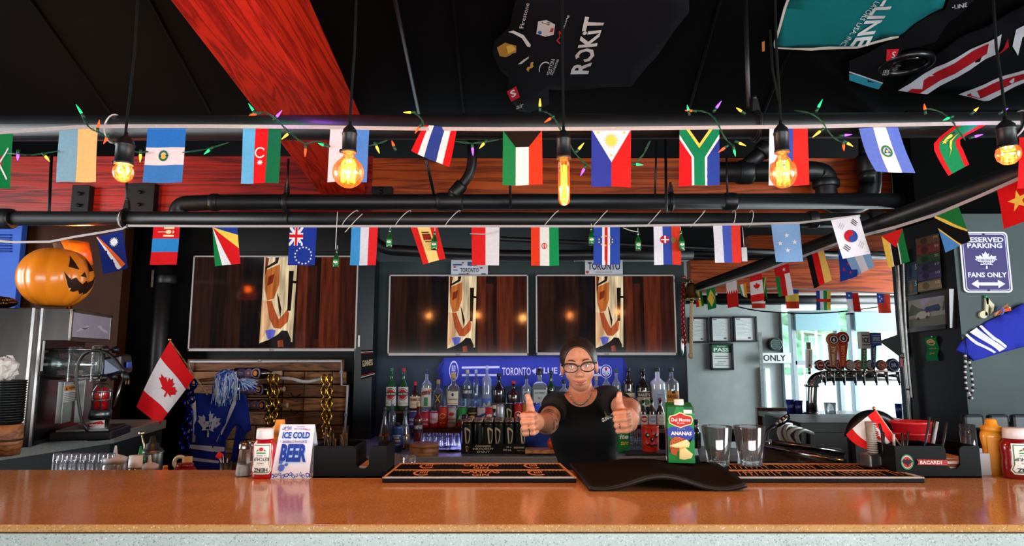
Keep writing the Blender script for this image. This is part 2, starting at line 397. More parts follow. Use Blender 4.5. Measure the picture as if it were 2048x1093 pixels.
# outside: bright water, wooded hill, boats and masts
mb = MB(); mb.box((8, 26, .25), (60, 36, .1)); struct('ground_outside', mb, mat('pale_water', '#E6EEF0', .3, 0, .5, .1, .3), 'bright pale marina water outside the windows')
def hill():
    vs = []; fs = []; n = 50; m = 14
    for j in range(m+1):
        for i in range(n+1):
            x = -10+50*i/n; t = j/m; h = (3.4+.7*math.sin(i*.31)+.5*math.sin(i*.83+1))*math.sin(t*PI*.5)
            vs.append((x, 34+6*t+random.uniform(-.5, .5), .3+h+random.uniform(-.22, .3)))
    for j in range(m):
        for i in range(n): a = j*(n+1)+i; fs.append((a, a+1, a+n+2, a+n+1))
    return MB().add(vs, fs, 0, True)
tag(hill().build('wooded_hill', mat('tree_green', '#7FB08A', .9, 0, .1, .65, 1.1, .8, 3)), 'sunlit green wooded hillside across the marina', 'hillside', kind='stuff')
for i, (px, top) in enumerate(((1612, 655), (1640, 640), (1655, 668), (1732, 665), (1748, 640), (1768, 690))):
    t = thing('sailboat', ['white sailboat hull moored at the edge of the first far window', 'white sailboat with the tallest mast in the first far window', 'small white sailboat behind the copper tap handles', 'white sailboat with short mast at left of second far window', 'white sailboat with tall mast in the second far window', 'small white sailboat near the conduit post'][i], 'boat', PZ(px, 795+4*i, .3))
    q = PZ(px, 795+4*i, .3); tp = P(px, top, q.y)
    MB().hexa([(-.5, -.2, 0), (.4, -.2, 0), (.4, .2, 0), (-.5, .2, 0)], [(-.6, -.25, .3), (.7, -.1, .35), (.7, .1, .35), (-.6, .25, .3)]).build('hull', pls('#F4F6F6'), t, bevel=.03)
    MB().box((-.1, 0, .40), (.5, .3, .2)).build('cabin', pls('#D8E0E4'), t, bevel=.03)
    MB().tube([(0, 0, .3), (0, 0, tp.z-q.z)], .03, 6).build('mast', pls('#EEF2F2'), t)
    MB().tube([(0, 0, .8), (-.5, 0, .8)], .03, 6).build('boom', pls('#EEF2F2'), t)
# pillar with grey face and black side
XP = 2.185; YP = 3.1
ZPT = P(2000, 428, YP).z
mb = MB(); mb.box((XP+.8, YP+.26, ZPT/2), (1.6, .52, ZPT))
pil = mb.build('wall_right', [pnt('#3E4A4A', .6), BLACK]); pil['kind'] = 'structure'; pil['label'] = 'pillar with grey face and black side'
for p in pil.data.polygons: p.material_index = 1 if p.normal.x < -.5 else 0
struct('trim_2', MB().box((3.45, 3.72, (ZPT+2.86)/2), (2.2, .2, 2.86-ZPT)), mat('ceiling_paint', '#020202', .8, 0, .08, .2, 6), 'added black cover darkening the gap above the grey pillar')  # added black slab to keep the gap above the pillar dark
# ---------------------------------------------------------------- timber
A0, A1 = P(507, 0, 2.06), P(730, 388, 3.98); B0, B1 = P(340, 0, 2.06), P(640, 388, 3.98)
def ext(a, b, t): return a+(b-a)*t
q = [ext(B0, B1, -.9), ext(A0, A1, -.9), A1, B1]
up = Vector((0, 0, .43))
raf = struct('beam_1', MB().hexa(q, [p+up for p in q]), REDWY, 'heavy timber rafter with red light in its colour, sloping down from above the bar', bevel=.006)
def beam(n, x0, x1, y0, y1, Y, th, m, label):
    a, b = P(x0, y0, Y), P(x1, y1, Y); return struct('beam_%d' % n, MB().box(((a.x+b.x)/2, Y+th/2, (a.z+b.z)/2), (b.x-a.x, th, a.z-b.z)), m, label, bevel=.005)
beam(2, -160, 744, 312, 432, 4.0, .14, REDW, 'cross beam with red light in its colour, over the large screen')
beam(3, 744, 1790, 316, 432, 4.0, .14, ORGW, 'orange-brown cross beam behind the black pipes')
beam(4, 1380, 1900, 520, 585, 6.6, .14, ORGW, 'far orange-brown beam over the pale wall')
beam(5, 1500, 2100, 470, 505, 5.6, .14, ORGW, 'second far timber beam above the tap tower')
beam(6, 1990, 2200, 488, 640, 5.2, .14, ORGW, 'timber beam end past the grey pillar')
def bracket(px, w, y0, y1, label):
    a, b = P(px, y0, 3.96), P(px+w, y1, 3.96); t = thing('beam_bracket', label, 'bracket', ((a.x+b.x)/2, 3.97, b.z))
    MB().box(((a.x+b.x)/2, 3.97, (a.z+b.z)/2), (b.x-a.x, .05, a.z-b.z)).build('plate', BLACK, t, w=True, bevel=.003)
    for k in range(2): MB().lathe([(.012, 0), (.012, .012), (1e-6, .016)], 6, o=(0, 0, 0)).build('bolt', BLACK, t).location = (0, -.03, (a.z-b.z)*(.3+.4*k))
    for c in t.children:
        if c.name.startswith('bolt'): c.rotation_euler = (PI/2, 0, 0)
bracket(148, 30, 372, 430, 'black steel bracket on the red cross beam above the pumpkin')
bracket(258, 50, 368, 430, 'black steel bracket on the red cross beam right of the pumpkin')
bracket(744, 40, 374, 392, 'small black bracket where the rafter meets the cross beam')
# ---------------------------------------------------------------- pipes
def pipe(name, label, pts, r, cat='pipe', bands=(), n=20):
    t = thing(name, label, cat, pts[0])
    MB().tube(pts, r, n).build('pipe', PIPE, t, w=True)
    for (c, ax, w, rr) in bands:
        ax = Vector(ax).normalized(); c = Vector(c); MB().tube([c-ax*w/2, c-ax*w*.35, c+ax*w*.35, c+ax*w/2], [rr*.93, rr, rr, rr*.93], n).build('coupling', PIPE, t, w=True)
    return t
X = Vector((1, 0, 0))
Y1, Y2, Y3 = 2.25, 3.3, 3.75
def bend(pts, k=5):
    """smooth polyline corners"""
    o = [Vector(pts[0])]
    for i in range(1, len(pts)-1):
        a, b, c = Vector(pts[i-1]), Vector(pts[i]), Vector(pts[i+1]); d = min((a-b).length, (c-b).length)*.5
        p, q = b+(a-b).normalized()*d, b+(c-b).normalized()*d
        for j in range(k+1): t = j/k; o.append(p*(1-t)**2+b*2*t*(1-t)+q*t*t)
    o.append(Vector(pts[-1])); return o
p1 = pipe('ceiling_pipe', 'black ceiling pipe at the front carrying bulbs, lights and flags', [P(-150, 258, Y1), P(2900, 247, Y1)], W(26, Y1), bands=[(P(1512, 253, Y1), X, .02, W(28, Y1))])
p2 = pipe('ceiling_pipe', 'black pipe over the screens carrying the second row of flags', [P(-150, 437, Y2), P(1765, 441, Y2)], W(15, Y2), bands=[(P(8, 438, Y2), X, .10, W(21, Y2)), (P(248, 438, Y2), X, .03, W(18, Y2)), (P(577, 438, Y2), X, .012, W(17, Y2)), (P(1625, 440, Y2), X, .05, W(18, Y2)), (P(1748, 441, Y2), X, .07, W(21, Y2))])
p3 = pipe('ceiling_pipe', 'black drain pipe running along the face of the cross beam', bend([P(352, 446, Y3), P(356, 408, Y3), P(430, 405, Y3)])+[P(1965, 402, Y3)], W(16, Y3), bands=[(P(900, 404, Y3), X, .16, W(19, Y3)), (P(572, 405, Y3), X, .03, W(18.5, Y3)), (P(1342, 404, Y3), X, .03, W(18.5, Y3)), (P(1460, 404, Y3), X, .08, W(18.5, Y3)), (P(430, 405, Y3), X, .05, W(18, Y3))])
pipe('drain_stack', 'black bent drain branch dropping behind the striped flag to the beam pipe', bend([P(945, 262, 3.7), P(944, 345, 3.7), P(912, 385, 3.72), P(892, 402, 3.74)]), W(10, 3.75), bands=[(P(915, 380, 3.72), P(905, 392, 3.72)-P(925, 368, 3.72), .09, W(14, 3.72))])
pipe('drain_trap', 'thick black drain trap with a deep bend beside the cross beam', bend([P(1418, 345, 3.85), P(1630, 343, 3.85), P(1652, 350, 3.85), P(1652, 408, 3.85), P(1740, 408, 3.85), P(1740, 330, 3.85), P(1738, 225, 3.85)]), W(21, 3.85), bands=[(P(1490, 345, 3.85), X, .09, W(25, 3.85)), (P(1652, 368, 3.85), (0, 0, 1), .05, W(26, 3.85)), (P(1740, 330, 3.85), (0, 0, 1), .12, W(26, 3.85)), (P(1600, 344, 3.85), X, .05, W(25, 3.85))])
pipe('drain_branch', 'short black wye branch rising from the drain trap', [P(1478, 345, 3.85), P(1538, 292, 3.8)], W(15, 3.85), bands=[(P(1528, 300, 3.81), P(1538, 292, 3.8)-P(1478, 345, 3.85), .06, W(19, 3.85))])
DA, DB = P(1365, 588, 5.0), P(2075, 334, 2.25)
pipe('ceiling_pipe', 'black pipe slanting across the right carrying a string of flags', [DA, DB+(DB-DA)*.12], .038)
pipe('wall_pipe', 'vertical black drain pipe on the wall beside the large screen', [P(334, 452, 4.6), P(296, 985, 4.6)], W(17, 4.6), bands=[(P(333, 560, 4.6), (0, 0, 1), .07, W(20, 4.6)), (P(303, 890, 4.6), (0, 0, 1), .06, W(20, 4.6))])
pipe('duct_pipe', 'dark pipe above the twin screens behind the flags', bend([P(742, 478, 4.5), P(770, 500, 4.5), P(1000, 512, 4.5), P(1385, 508, 4.5)]), W(11, 4.5))
pipe('duct_pipe', 'thin dark conduit behind the row of flags over the right screen', [P(1000, 478, 4.3), P(1800, 516, 5.0)], W(5, 4.5))
pipe('duct_pipe', 'black pipe along the far beam over the pale wall', [P(1385, 508, 5.4), P(1830, 512, 5.4)], W(9, 5.4))
pipe('duct_pipe', 'black pipe under the far beam behind the small flags', [P(1370, 600, 6.4), P(1810, 600, 6.4)], W(9, 6.4))
pipe('conduit', 'brown conduit running along the black ceiling', [PC(775, -70), PC(790, 0), PC(838, 228)], .011)
# pale slats above the partition on the far side
def rod(label, a, b, r=.006, name='hanger_rod'): return tag(MB().tube([a, b], r, 8).build(name, PIPE), label, 'rod')
rod('thin hanger rod above the clamp on the front pipe', P(1490, -20, 2.3), P(1497, 215, 2.27), .009)
rod('black hanger rod in front of the red cross beam', P(103, 312, 3.6), P(98, 425, 3.3), .008)
rod('black rod behind the thai-striped flag', P(852, 318, 3.5), P(868, 390, 3.72), .009)
rod('paired hanger rod holding the beam pipe left strand', P(1313, 282, 3.7), P(1310, 395, 3.72), .006)
rod('paired hanger rod holding the beam pipe right strand', P(1331, 280, 3.7), P(1333, 450, 3.4), .008)
rod('hanger rod beneath the kuwaiti-style flag', P(1020, 360, 3.5), P(1021, 415, 3.7), .008)
rod('hanger rod over the red cross beam beside the crescent flag', P(577, 318, 3.7), P(573, 400, 3.72), .007)
rod('hanger rod beside the clamp on the second pipe', P(254, 330, 3.3), P(252, 425, 3.3), .006)
rod('hanger rod at the drain trap', P(1453, 312, 3.7), P(1455, 395, 3.72), .006)
def clamp(label, px, py, Y, r, h):
    t = thing('pipe_clamp', label, 'clamp', P(px, py, Y)); c = P(px, py, Y)
    MB().torus(c, r, .007, 'x', 20, 6).build('band', PIPE, t, w=True)
    MB().hexa([c+Vector((-.015, -.012, r)), c+Vector((.015, -.012, r)), c+Vector((.015, .012, r)), c+Vector((-.015, .012, r))], [c+Vector((-.008, -.01, r+h)), c+Vector((.008, -.01, r+h)), c+Vector((.008, .01, r+h)), c+Vector((-.008, .01, r+h))]).build('yoke', PIPE, t, w=True)
    MB().lathe([(.008, 0), (.008, .014)], 6, o=c+Vector((0, 0, r+h))).build('nut', PIPE, t, w=True)
clamp('black clevis clamp on the front pipe beside the tie-down', 1512, 253, Y1, W(30, Y1), .05)
clamp('black clevis clamp on the second pipe near the pumpkin', 252, 438, Y2, W(19, Y2), .05)
clamp('black clevis clamp on the beam pipe over the large screen', 573, 405, Y3, W(19, Y3), .06)
clamp('black clevis clamp where beam pipe meets the paired rods', 1342, 404, Y3, W(19, Y3), .05)
clamp('black clevis clamp on the beam pipe by the hoop flag', 1915, 402, Y3, W(19, Y3), .06)
# ---------------------------------------------------------------- main counter and back bar
ZC = 1.07; YC0, YC1 = 1.365, 1.99
bar = thing('bar_counter', 'long glossy quartz bar counter, warm light in its top colour and daylight in its speckled front edge', 'counter', (0, 1.67, 0))
TOPM = quartz('warm_lit_quartz', '#D89A5A', '#BC7A3C', '#F0CCA0', .12); EDGM = quartz('daylit_quartz', '#C8CCC4', '#8A9490', '#F2F4EE', .3)  # warm reflections put into the top's colour, daylight into the edge's
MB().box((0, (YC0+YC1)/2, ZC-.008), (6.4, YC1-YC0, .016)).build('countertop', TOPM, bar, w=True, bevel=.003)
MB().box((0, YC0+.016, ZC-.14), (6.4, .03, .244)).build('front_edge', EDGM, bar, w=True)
MB().box((0, (YC0+YC1)/2+.06, .5), (6.4, YC1-YC0-.2, .9)).build('base', BLACK, bar, w=True)
MB().box((-1.7, YC1+.26, .93), (3.2, .5, .02)).build('service_shelf', STEEL, bar, w=True)
ZS = .94
ZB = P(1000, 914, 3.9).z
bb = thing('back_bar', 'low back bar with stainless edge and stepped bottle shelves', 'bar counter', (0, 4.3, 0))
a, b = P(560, 914, 3.9).x, P(1344, 914, 3.9).x
MB().box(((a+b)/2, 4.375, ZB-.02), (b-a, .95, .04)).build('steel_top', STEEL, bb, w=True, bevel=.004)
MB().box(((a+b)/2, 4.41, ZB-.44), (b-a, .87, .80)).build('cabinet', BLACK, bb, w=True)
for px in (900, 1055, 1245):
    MB().box((P(px, 0, 3.97).x, 3.972, ZB-.4), (.008, .01, .7)).build('door_gap', STEEL, bb, w=True)
    MB().torus((P(px+30, 0, 3.97).x, 3.965, P(0, 933, 3.97).z), .012, .003, 'y', 14, 6).build('lock', mtl('#888888'), bb, w=True)
Z1 = P(1000, 857, 4.45).z; Z2 = P(1000, 822, 4.68).z
a1, b1 = P(770, 857, 4.45).x, P(1362, 857, 4.45).x
WDK = wood('dark_shelf', '#2A160C', '#5A3420', .4, (1, 10, 10))
MB().box(((a1+b1)/2, 4.47, Z1-.012), (b1-a1, .20, .024)).build('shelf', WDK, bb, w=True)
MB().box(((a1+b1)/2, 4.71, Z2-.012), (b1-a1, .24, .024)).build('shelf', WDK, bb, w=True)
MB().box(((a1+b1)/2, 4.585, (Z2+Z1)/2-.01), (b1-a1, .012, Z2-Z1)).build('riser', BLACK, bb, w=True)
for k in range(7):
    MB().box((a1+(b1-a1)*(k+.5)/7, 4.72, (ZB+Z2)/2), (.02, .2, Z2-ZB-.03)).build('shelf_support', BLACK, bb, w=True)
area_light('light_strip', ((a1+b1)/2-.3, 4.40, Z1-.03), (0, 0, 0), 1.1, .02, 5.0, (.36, .36, 1.0))
area_light('light_strip', ((a1+b1)/2, 4.60, Z2-.03), (math.radians(-50), 0, 0), 1.9, .02, 1.6, (.25, .2, 1.0))
area_light('light_strip', ((a1+b1)/2, 4.80, Z2+.02), (math.radians(160), 0, 0), 1.9, .02, 1.5, (.5, .55, 1.0))
# room shell behind and beside the camera, seen only in reflections and other views
struct('wall_front', MB().box((0, -4.05, 1.8), (10.2, .1, 3.8)), pnt('#2A2826', .7), 'dark wall behind the viewer')
struct('wall_right', MB().box((5.0, 0.0, 1.6), (.1, 8.0, 3.4)), BLACK, 'dark side wall beyond the frame')
# added frames round the daylight fills; the walls behind have no windows
for n_, (c_, rz_, w_, h_) in enumerate((((.4, -3.66, .8), 0, 6.4, 1.15), ((4.76, .17, 1.6), math.radians(62), 3.2, 1.9), ((-4.86, 1.7, 1.7), math.radians(-84), 2.0, 1.8))):
    t_ = bpy.data.objects.new('window_%d' % (n_+3), None); COL.objects.link(t_); t_.location = c_; t_.rotation_euler = (0, 0, rz_); t_['kind'] = 'structure'; t_['label'] = ['added frame round the wide low daylight fill behind the viewer', 'added frame round the daylight fill at the right of the room', 'added frame round the daylight fill at the left of the room'][n_]
    for (x_, z_, sx_, sz_) in ((0, h_/2+.04, w_+.16, .08), (0, -h_/2-.04, w_+.16, .08), (-w_/2-.04, 0, .08, h_), (w_/2+.04, 0, .08, h_)): MB().box((x_, -.02, z_), (sx_, .08, sz_)).build('window_frame', FRM, t_)
# ---------------------------------------------------------------- pendant bulbs
SOCK = pls('#131313', .45); CORD = fab('#101412')
def pendant(label, px, top, sock0, sock1, kind, bw, b1, Y, watt, cx0):
    base = P(px, sock0, Y); t = thing('pendant_bulb', label, 'pendant light', P(px, b1, Y)); zt = base.z
    c0 = PC(cx0, -60); 
    MB().tube([P(cx0, top-40, Y), P((cx0*2+px)/3, top+(sock0-top)*.4, Y), P((cx0+px*3)/4, sock0-70, Y), P(px, sock0-14, Y), P(px, sock0, Y)], .0035, 8).build('cord', CORD, t, w=True)
    h = zt-P(px, sock1, Y).z; r = W(15 if kind != 'small' else 18, Y)
    o = (base.x, base.y, zt-h)
    MB().lathe([(r*1.02, 0), (r*1.02, h*.08), (r*.96, h*.1), (r*.96, h*.62), (r*1.03, h*.64), (r*1.03, h*.7), (r*.96, h*.72), (r*.9, h*.82), (r*.45, h*.95), (r*.22, h), (r*.2, h*1.12)], 24, o=o).build('socket', SOCK, t, w=True)
    if kind in ('globe', 'small'): MB().lathe([(.004, 0), (.006, .004), (.004, .009)], 8, o=(o[0]-r*1.05, o[1]-.002, o[2]+.0)).build('switch_key', mtl('#3A3A3A'), t, w=True)
    L = o[2]-P(px, b1, Y).z; R = W(bw/2, Y)
    if kind == 'globe': prof = [(R*math.sin(a), -R*math.cos(a)) for a in [PI*i/16 for i in range(14)]]; prof = [(max(p[0], 1e-5), p[1]+R-L) for p in prof]+[(r*.62, -.006), (r*.6, .004)]
    elif kind == 'tube': prof = [(1e-5, -L), (R*.5, -L+R*.14), (R*.87, -L+R*.5), (R, -L+R), (R, -R*1.2), (R*.9, -R*.5), (r*.6, .004)]
    elif kind == 'st': prof = [(1e-5, -L), (R*.45, -L+R*.08), (R*.8, -L+R*.4), (R*.98, -L+R*.85), (R, -L+R*1.15), (R*.9, -L+R*1.9), (R*.65, -L*.28), (r*.62, -L*.08), (r*.6, .004)]
    else: prof = [(1e-5, -L), (R*.5, -L+R*.13), (R*.87, -L+R*.5), (R, -L+R), (R*.92, -L+R*1.5), (r*.8, -.004), (r*.7, .004)]
    MB().lathe(prof, 28, o=o).build('glass_bulb', glass('#FFA040', .6, .01, .07, key='amber_glass'), t, w=True)
    fil = emi('#FF8420', 24)
    mb = MB()
    if kind == 'tube':
        for k in range(4):
            a = k*PI/2; mb.tube([(o[0]+R*.4*math.cos(a), o[1]+R*.4*math.sin(a), o[2]-L*.14), (o[0]+R*.4*math.cos(a), o[1]+R*.4*math.sin(a), o[2]-L*.93)], .0022, 6)
    else:
        q = R*(.42 if kind != 'small' else .3); n = 7 if kind != 'small' else 4; z0, z1 = o[2]-L*(.28 if kind != 'small' else .3), o[2]-L*(.83 if kind != 'small' else .8)
        pts = []
        for k in range(n*2):
            a = 2*PI*k/(2*n); pts += [(o[0]+q*math.cos(a), o[1]+q*math.sin(a), z0 if k % 2 else z1), ]
        for k in range(len(pts)):
            mb.tube([pts[k], pts[(k+1) % len(pts)]], .0019, 6)
    mb.build('filament', fil, t, w=True)
    MB().tube([(o[0], o[1], o[2]), (o[0], o[1], o[2]-L*.3)], .003, 8).build('stem', glass('#FFE8C0', .3, .05), t, w=True)
    l = bpy.data.lights.new('bulb_glow', 'POINT'); l.energy = watt; l.color = (1., .55, .18); l.shadow_soft_size = .02
    lo = bpy.data.objects.new('bulb_glow', l); COL.objects.link(lo); lo.location = (o[0], o[1], o[2]-L*.6); lo['kind'] = 'helper'
YB = 1.62
pendant('small clear pendant bulb on a black cord above the squeeze bottles', 252, 0, 272, 330, 'small', 40, 365, YB, 6, 278)
pendant('round globe pendant bulb hanging beside the rafter', 700, 0, 250, 306, 'globe', 64, 376, YB, 10, 714)
pendant('long tubular pendant bulb over the bartender', 1127, 0, 260, 318, 'tube', 24, 412, YB, 10, 1124)
pendant('teardrop pendant bulb with tall filament at the ceiling clamp', 1561, 0, 248, 306, 'st', 54, 376, YB, 9, 1549)
pendant('pendant bulb in a wide socket near the slanting pipe', 2010, 0, 240, 298, 'small', 46, 330, YB, 6, 1984)
# spare slack cord beside the teardrop pendant
tag(MB().tube([P(1540, 60, YB+.02), P(1545, 140, YB+.03), P(1557, 200, YB+.03)], .003, 6).build('slack_cord', CORD), 'slack second cord beside the teardrop pendant cord', 'cord')
# ---------------------------------------------------------------- string flags
def hs(cols, edges=None):   # vertical stripes left to right
    n = len(cols); e = edges or [k/n for k in range(n+1)]
    return [(fab(c), [rect(e[k], 0, e[k+1], 1)]) for k, c in enumerate(cols)]
def vs_(cols, edges=None):  # horizontal stripes top to bottom
    n = len(cols); e = edges or [k/n for k in range(n+1)]
    return [(fab(c), [rect(0, 1-e[k+1], 1, 1-e[k])]) for k, c in enumerate(cols)]
FULL = rect(0, 0, 1, 1)
RD, BL, WH, GN, YL, BK, NV, LB = '#D8161C', '#2B3FA5', '#E9E6E8', '#0B7A3C', '#F5CF52', '#0C0C0C', '#14256E', '#6FA8DE'
FLAGN = 0
def flag(label, corners, Y, layers, emblem=None, Y2=None, wave=.006, curl=0., mapf=None, group='string flags'):
    global FLAGN; FLAGN += 1
    f = mapf or pxquad(*corners, Y, Y2, wave, FLAGN*1.7, curl)
    o = sheet('string_flag', layers, f, eps=.0004); tag(o, label, 'flag', group)
    if emblem:
        g = lambda u, v: Vector(f(u, v))+Vector((0, -.0022, 0)); loc = o.location
        e = sheet('emblem', emblem, g, None, eps=.0004); e.location = e.location-loc; e.parent = o
    return o
def q4(x0, x1, y0, x2, x3, y1): return ((x0, y0), (x1, y0), (x2, y1), (x3, y1))
G1 = 'flags on the front ribbon'; G2 = 'flags on the second ribbon'; G3 = 'flags on the slanting pipe'; G4 = 'small flags in the far room'
YR = 2.17
f_ = fab
flag('green, white, red and black flag cut by the frame edge', q4(-54, 27, 268, -60, 18, 377), YR, hs([BK, WH, RD, WH, GN], [0, .28, .33, .62, .66, 1]), [(f_(RD), [circ(.62, .45, .14, 16, .2)]), (f_(WH), [circ(.62, .45, .03, 8, .18)]), (f_(WH), [[(.45, .15), (.48, .13), (.92, .72), (.9, .75)], [(.45, .75), (.48, .78), (.92, .18), (.9, .15)]])], group=G1)
flag('faded pale blue and pale orange two-tone flag', ((119, 259), (196, 257), (113, 365), (192, 364)), YR, hs(['#86AFC2', '#F6C77F'], [0, .48, 1]), group=G1)
flag('blue, white and blue banded flag with wreath crest', ((295, 256), (372, 256), (287, 366), (366, 366)), YR, vs_(['#2B74C6', '#E4E0E4', '#3C7CC4'], [0, .36, .68, 1]), [(f_('#2F6B45'), ring(.46, .49, .13, .05, 18, .1)), (f_('#E8C34A'), [circ(.46, .48, .06, 10, .05)]), (f_('#1E3A5A'), [rect(.34, .47, .4, .5), rect(.52, .48, .6, .5)])], group=G1)
flag('light blue, red and green striped flag with crescent and star', ((486, 257), (563, 257), (481, 367), (557, 367)), YR, hs(['#5FB2E2', RD, '#0F6A43'], [0, .33, .66, 1]), [(f_(WH), ring(.49, .55, .14, .035, 22, .1, PI*.18, PI*1.82)), (f_(WH), star(.5, .37, .09, 8, .5, .055))], group=G1)
flag('white and blue flag hanging behind the globe bulb', ((661, 256), (739, 257), (654, 364), (733, 364)), YR, hs(['#DCD8DE', '#DCD8DE', '#4F86D2'], [0, .3, .62, 1]), group=G1)
def rows(rs, Y, wave=.004, yo=None):
    """cloth through rows of (xl, yl, xr, yr) pixels from bottom to top, smoothed"""
    L = [P(r[0], r[1], Y+(yo[i] if yo else 0)) for i, r in enumerate(rs)]; R = [P(r[2], r[3], Y+(yo[i] if yo else 0)) for i, r in enumerate(rs)]
    def cr(A, t):
        n = len(A)-1; k = min(max(int(t*n), 0), n-1); s = t*n-k
        p0, p1, p2, p3 = A[max(k-1, 0)], A[k], A[k+1], A[min(k+2, n)]
        return .5*(2*p1+(p2-p0)*s+(2*p0-5*p1+4*p2-p3)*s*s+(3*p1-p0-3*p2+p3)*s**3)
    return lambda u, v: cr(L, v)*(1-u)+cr(R, v)*u+Vector((0, wave*math.sin(u*5+v*3), 0))
flag('red, white and blue five-stripe flag swinging askew', None, YR, hs([RD, WH, '#28408F', WH, RD], [0, .17, .33, .66, .83, 1]), mapf=rows([(822, 302, 899, 336), (832, 278, 906, 300), (847, 251, 913, 258)], YR, .008), group=G1)
flag('green, white and red flag with a black trapezoid on top', ((1006, 261), (1084, 261), (1005, 371), (1085, 370)), YR, hs(['#1C7B45', '#EFE7EA', '#E0381C'], [0, .33, .66, 1])+[(f_('#1A120C'), [[(0, 1), (1, 1), (.66, .69), (.33, .69)]])], group=G1)
flag('blue and red flag with white triangle and gold sun', ((1183, 259), (1262, 259), (1183, 373), (1262, 375)), YR, hs(['#2D3C9C', '#D81F1E'])+[(f_('#DCE0EC'), [[(0, 1), (1, 1), (.5, .42)]])], [(f_(YL), star(.5, .8, .2, 16, .55, .14)+star(.17, .94, .05, 5, .4, .035)+star(.83, .94, .05, 5, .4, .035)+star(.5, .54, .05, 5, .4, .035))], group=G1)
flag('green Y-shaped flag with black wedge, red and blue sides', ((1359, 259), (1438, 258), (1358, 373), (1440, 370)), YR, [(f_(RD), [rect(0, 0, .5, 1)]), (f_('#26409A'), [rect(.5, 0, 1, 1)]), (f_(WH), [rect(.3, 0, .7, .5), [(0, .82), (.3, .5), (.7, .5), (1, .82), (1, 1), (0, 1)]]), (f_('#0C7C50'), [rect(.36, 0, .64, .52), [(0, .9), (.36, .5), (.64, .5), (1, .9), (1, 1), (0, 1)]]), (f_(YL), [[(.16, 1), (.84, 1), (.5, .66)]]), (f_(BK), [[(.24, 1), (.76, 1), (.5, .74)]])], group=G1)
flag('white, blue and red flag behind the teardrop bulb', ((1539, 257), (1615, 256), (1536, 372), (1617, 371)), YR, hs([WH, '#3A4FAE', '#DF2A24'], [0, .33, .62, 1]), group=G1)
flag('blue and white striped flag with round green crest', None, YR, hs(['#5B72C4', '#E4E2EE', '#5B72C4'], [0, .34, .68, 1]), [(f_('#2E7A48'), ring(.5, .5, .13, .04, 18, .12)), (f_('#1F4F80'), star(.5, .5, .09, 3, .5, .08)), (f_('#E8D070'), [circ(.5, .5, .03, 8)])], mapf=rows([(1752, 343, 1829, 347), (1733, 305, 1812, 303), (1718, 257, 1797, 254)], YR, .004), group=G1)
flag('twisted green flag with red edges and gold crescent', None, YR, hs([RD, '#12804A', RD], [0, .2, .8, 1]), [(f_(YL), [[(.55, .68), (.66, .5), (.6, .32), (.4, .2), (.55, .3), (.56, .5)]]+star(.38, .5, .13, 5, .4, .06))], mapf=rows([(1897, 352, 1937, 330), (1876, 315, 1925, 300), (1869, 287, 1920, 280), (1895, 262, 1950, 262), (1912, 250, 1976, 248)], YR, .003, [0, -.01, -.015, -.005, 0]), group=G1)
flag('red flag with yellow bit cut by the picture edge', q4(2038, 2110, 275, 2034, 2106, 378), YR, [(f_(RD), [FULL])], [(f_(YL), star(.5, .5, .2, 5))], group=G1)
YQ = 3.24
flag('navy flag with white and orange rays and white sun', ((193, 474), (245, 461), (208, 549), (257, 537)), YQ, [(f_(NV), [FULL]), (f_(WH), [[(0, 1), (.03, .98), (.74, .06), (.54, .03), (.0, .97)]]), (f_('#E5622A'), [[(0, 1), (.05, .99), (.93, .12), (.74, .06)]])], [(f_(WH), star(.62, .75, .19, 16, .6, .13))], group=G2)
flag('red, blue and red banded flag with gold emblem', q4(307, 360, 453, 299, 353, 530), YQ, vs_([RD, '#2A86C8', RD], [0, .32, .67, 1]), [(f_('#F2E2B0'), [rect(.42, .93, .8, .975), rect(.42, .73, .8, .775), circ(.6, .85, .11, 12, .05), rect(.2, .84, .5, .86), [(.75, .8), (.82, .85), (.75, .9)]])], group=G2)
flag('flag of fanning blue, yellow, red, white and green rays', ((425, 455), (475, 454), (429, 533), (480, 528)), YQ, [(f_('#0E7A3C'), [FULL]), (f_(WH), [[(0, 1), (.32, 0), (.66, 0)]]), (f_(RD), [[(0, 1), (.66, 0), (1, 0), (1, .42)]]), (f_(YL), [[(0, 1), (1, .42), (1, .78)]]), (f_('#1B3A8C'), [[(0, 1), (1, .78), (1, 1)]])], group=G2)
UJ = [(f_(WH), [[(0, 1), (.06, 1), (.5, .56), (.5, .5), (.44, .5), (0, .94)], [(.5, 1), (.44, 1), (0, .56), (0, .5), (.06, .5), (.5, .94)], rect(.18, .5, .32, 1), rect(0, .67, .5, .83)]), (f_(RD), [rect(.21, .5, .29, 1), rect(0, .71, .5, .79)])]
flag('navy flag with union canton and ring of white stars', q4(580, 634, 453, 576, 630, 531), YQ, [(f_('#1A3590'), [FULL])]+UJ, [(f_(WH), [p for k in range(15) for p in star(.55+.3*math.cos(2*PI*k/15), .25+.21*math.sin(2*PI*k/15), .045, 5, .42, .032)])], group=G2)
flag('light blue, white and red upright striped flag', q4(703, 756, 452, 700, 752, 531), YQ, hs(['#3E93CF', '#DADCE4', '#E0272A'], [0, .35, .67, 1]), group=G2)
flag('red and yellow flag with small crest swinging askew', ((821, 454), (875, 455), (846, 529), (891, 518)), YQ, hs(['#D9201F', '#F6D37A', '#D9201F'], [0, .25, .72, 1]), [(f_('#8E2B20'), [rect(.34, .62, .66, .8)]), (f_('#5A4A2A'), [rect(.34, .82, .62, .86), rect(.38, .56, .66, .59)])], group=G2)
flag('red and off-white two-tone flag between the licence plates', q4(943, 999, 453, 944, 998, 531), YQ, hs(['#D8201F', '#DAD6D8'], [0, .5, 1]), group=G2)
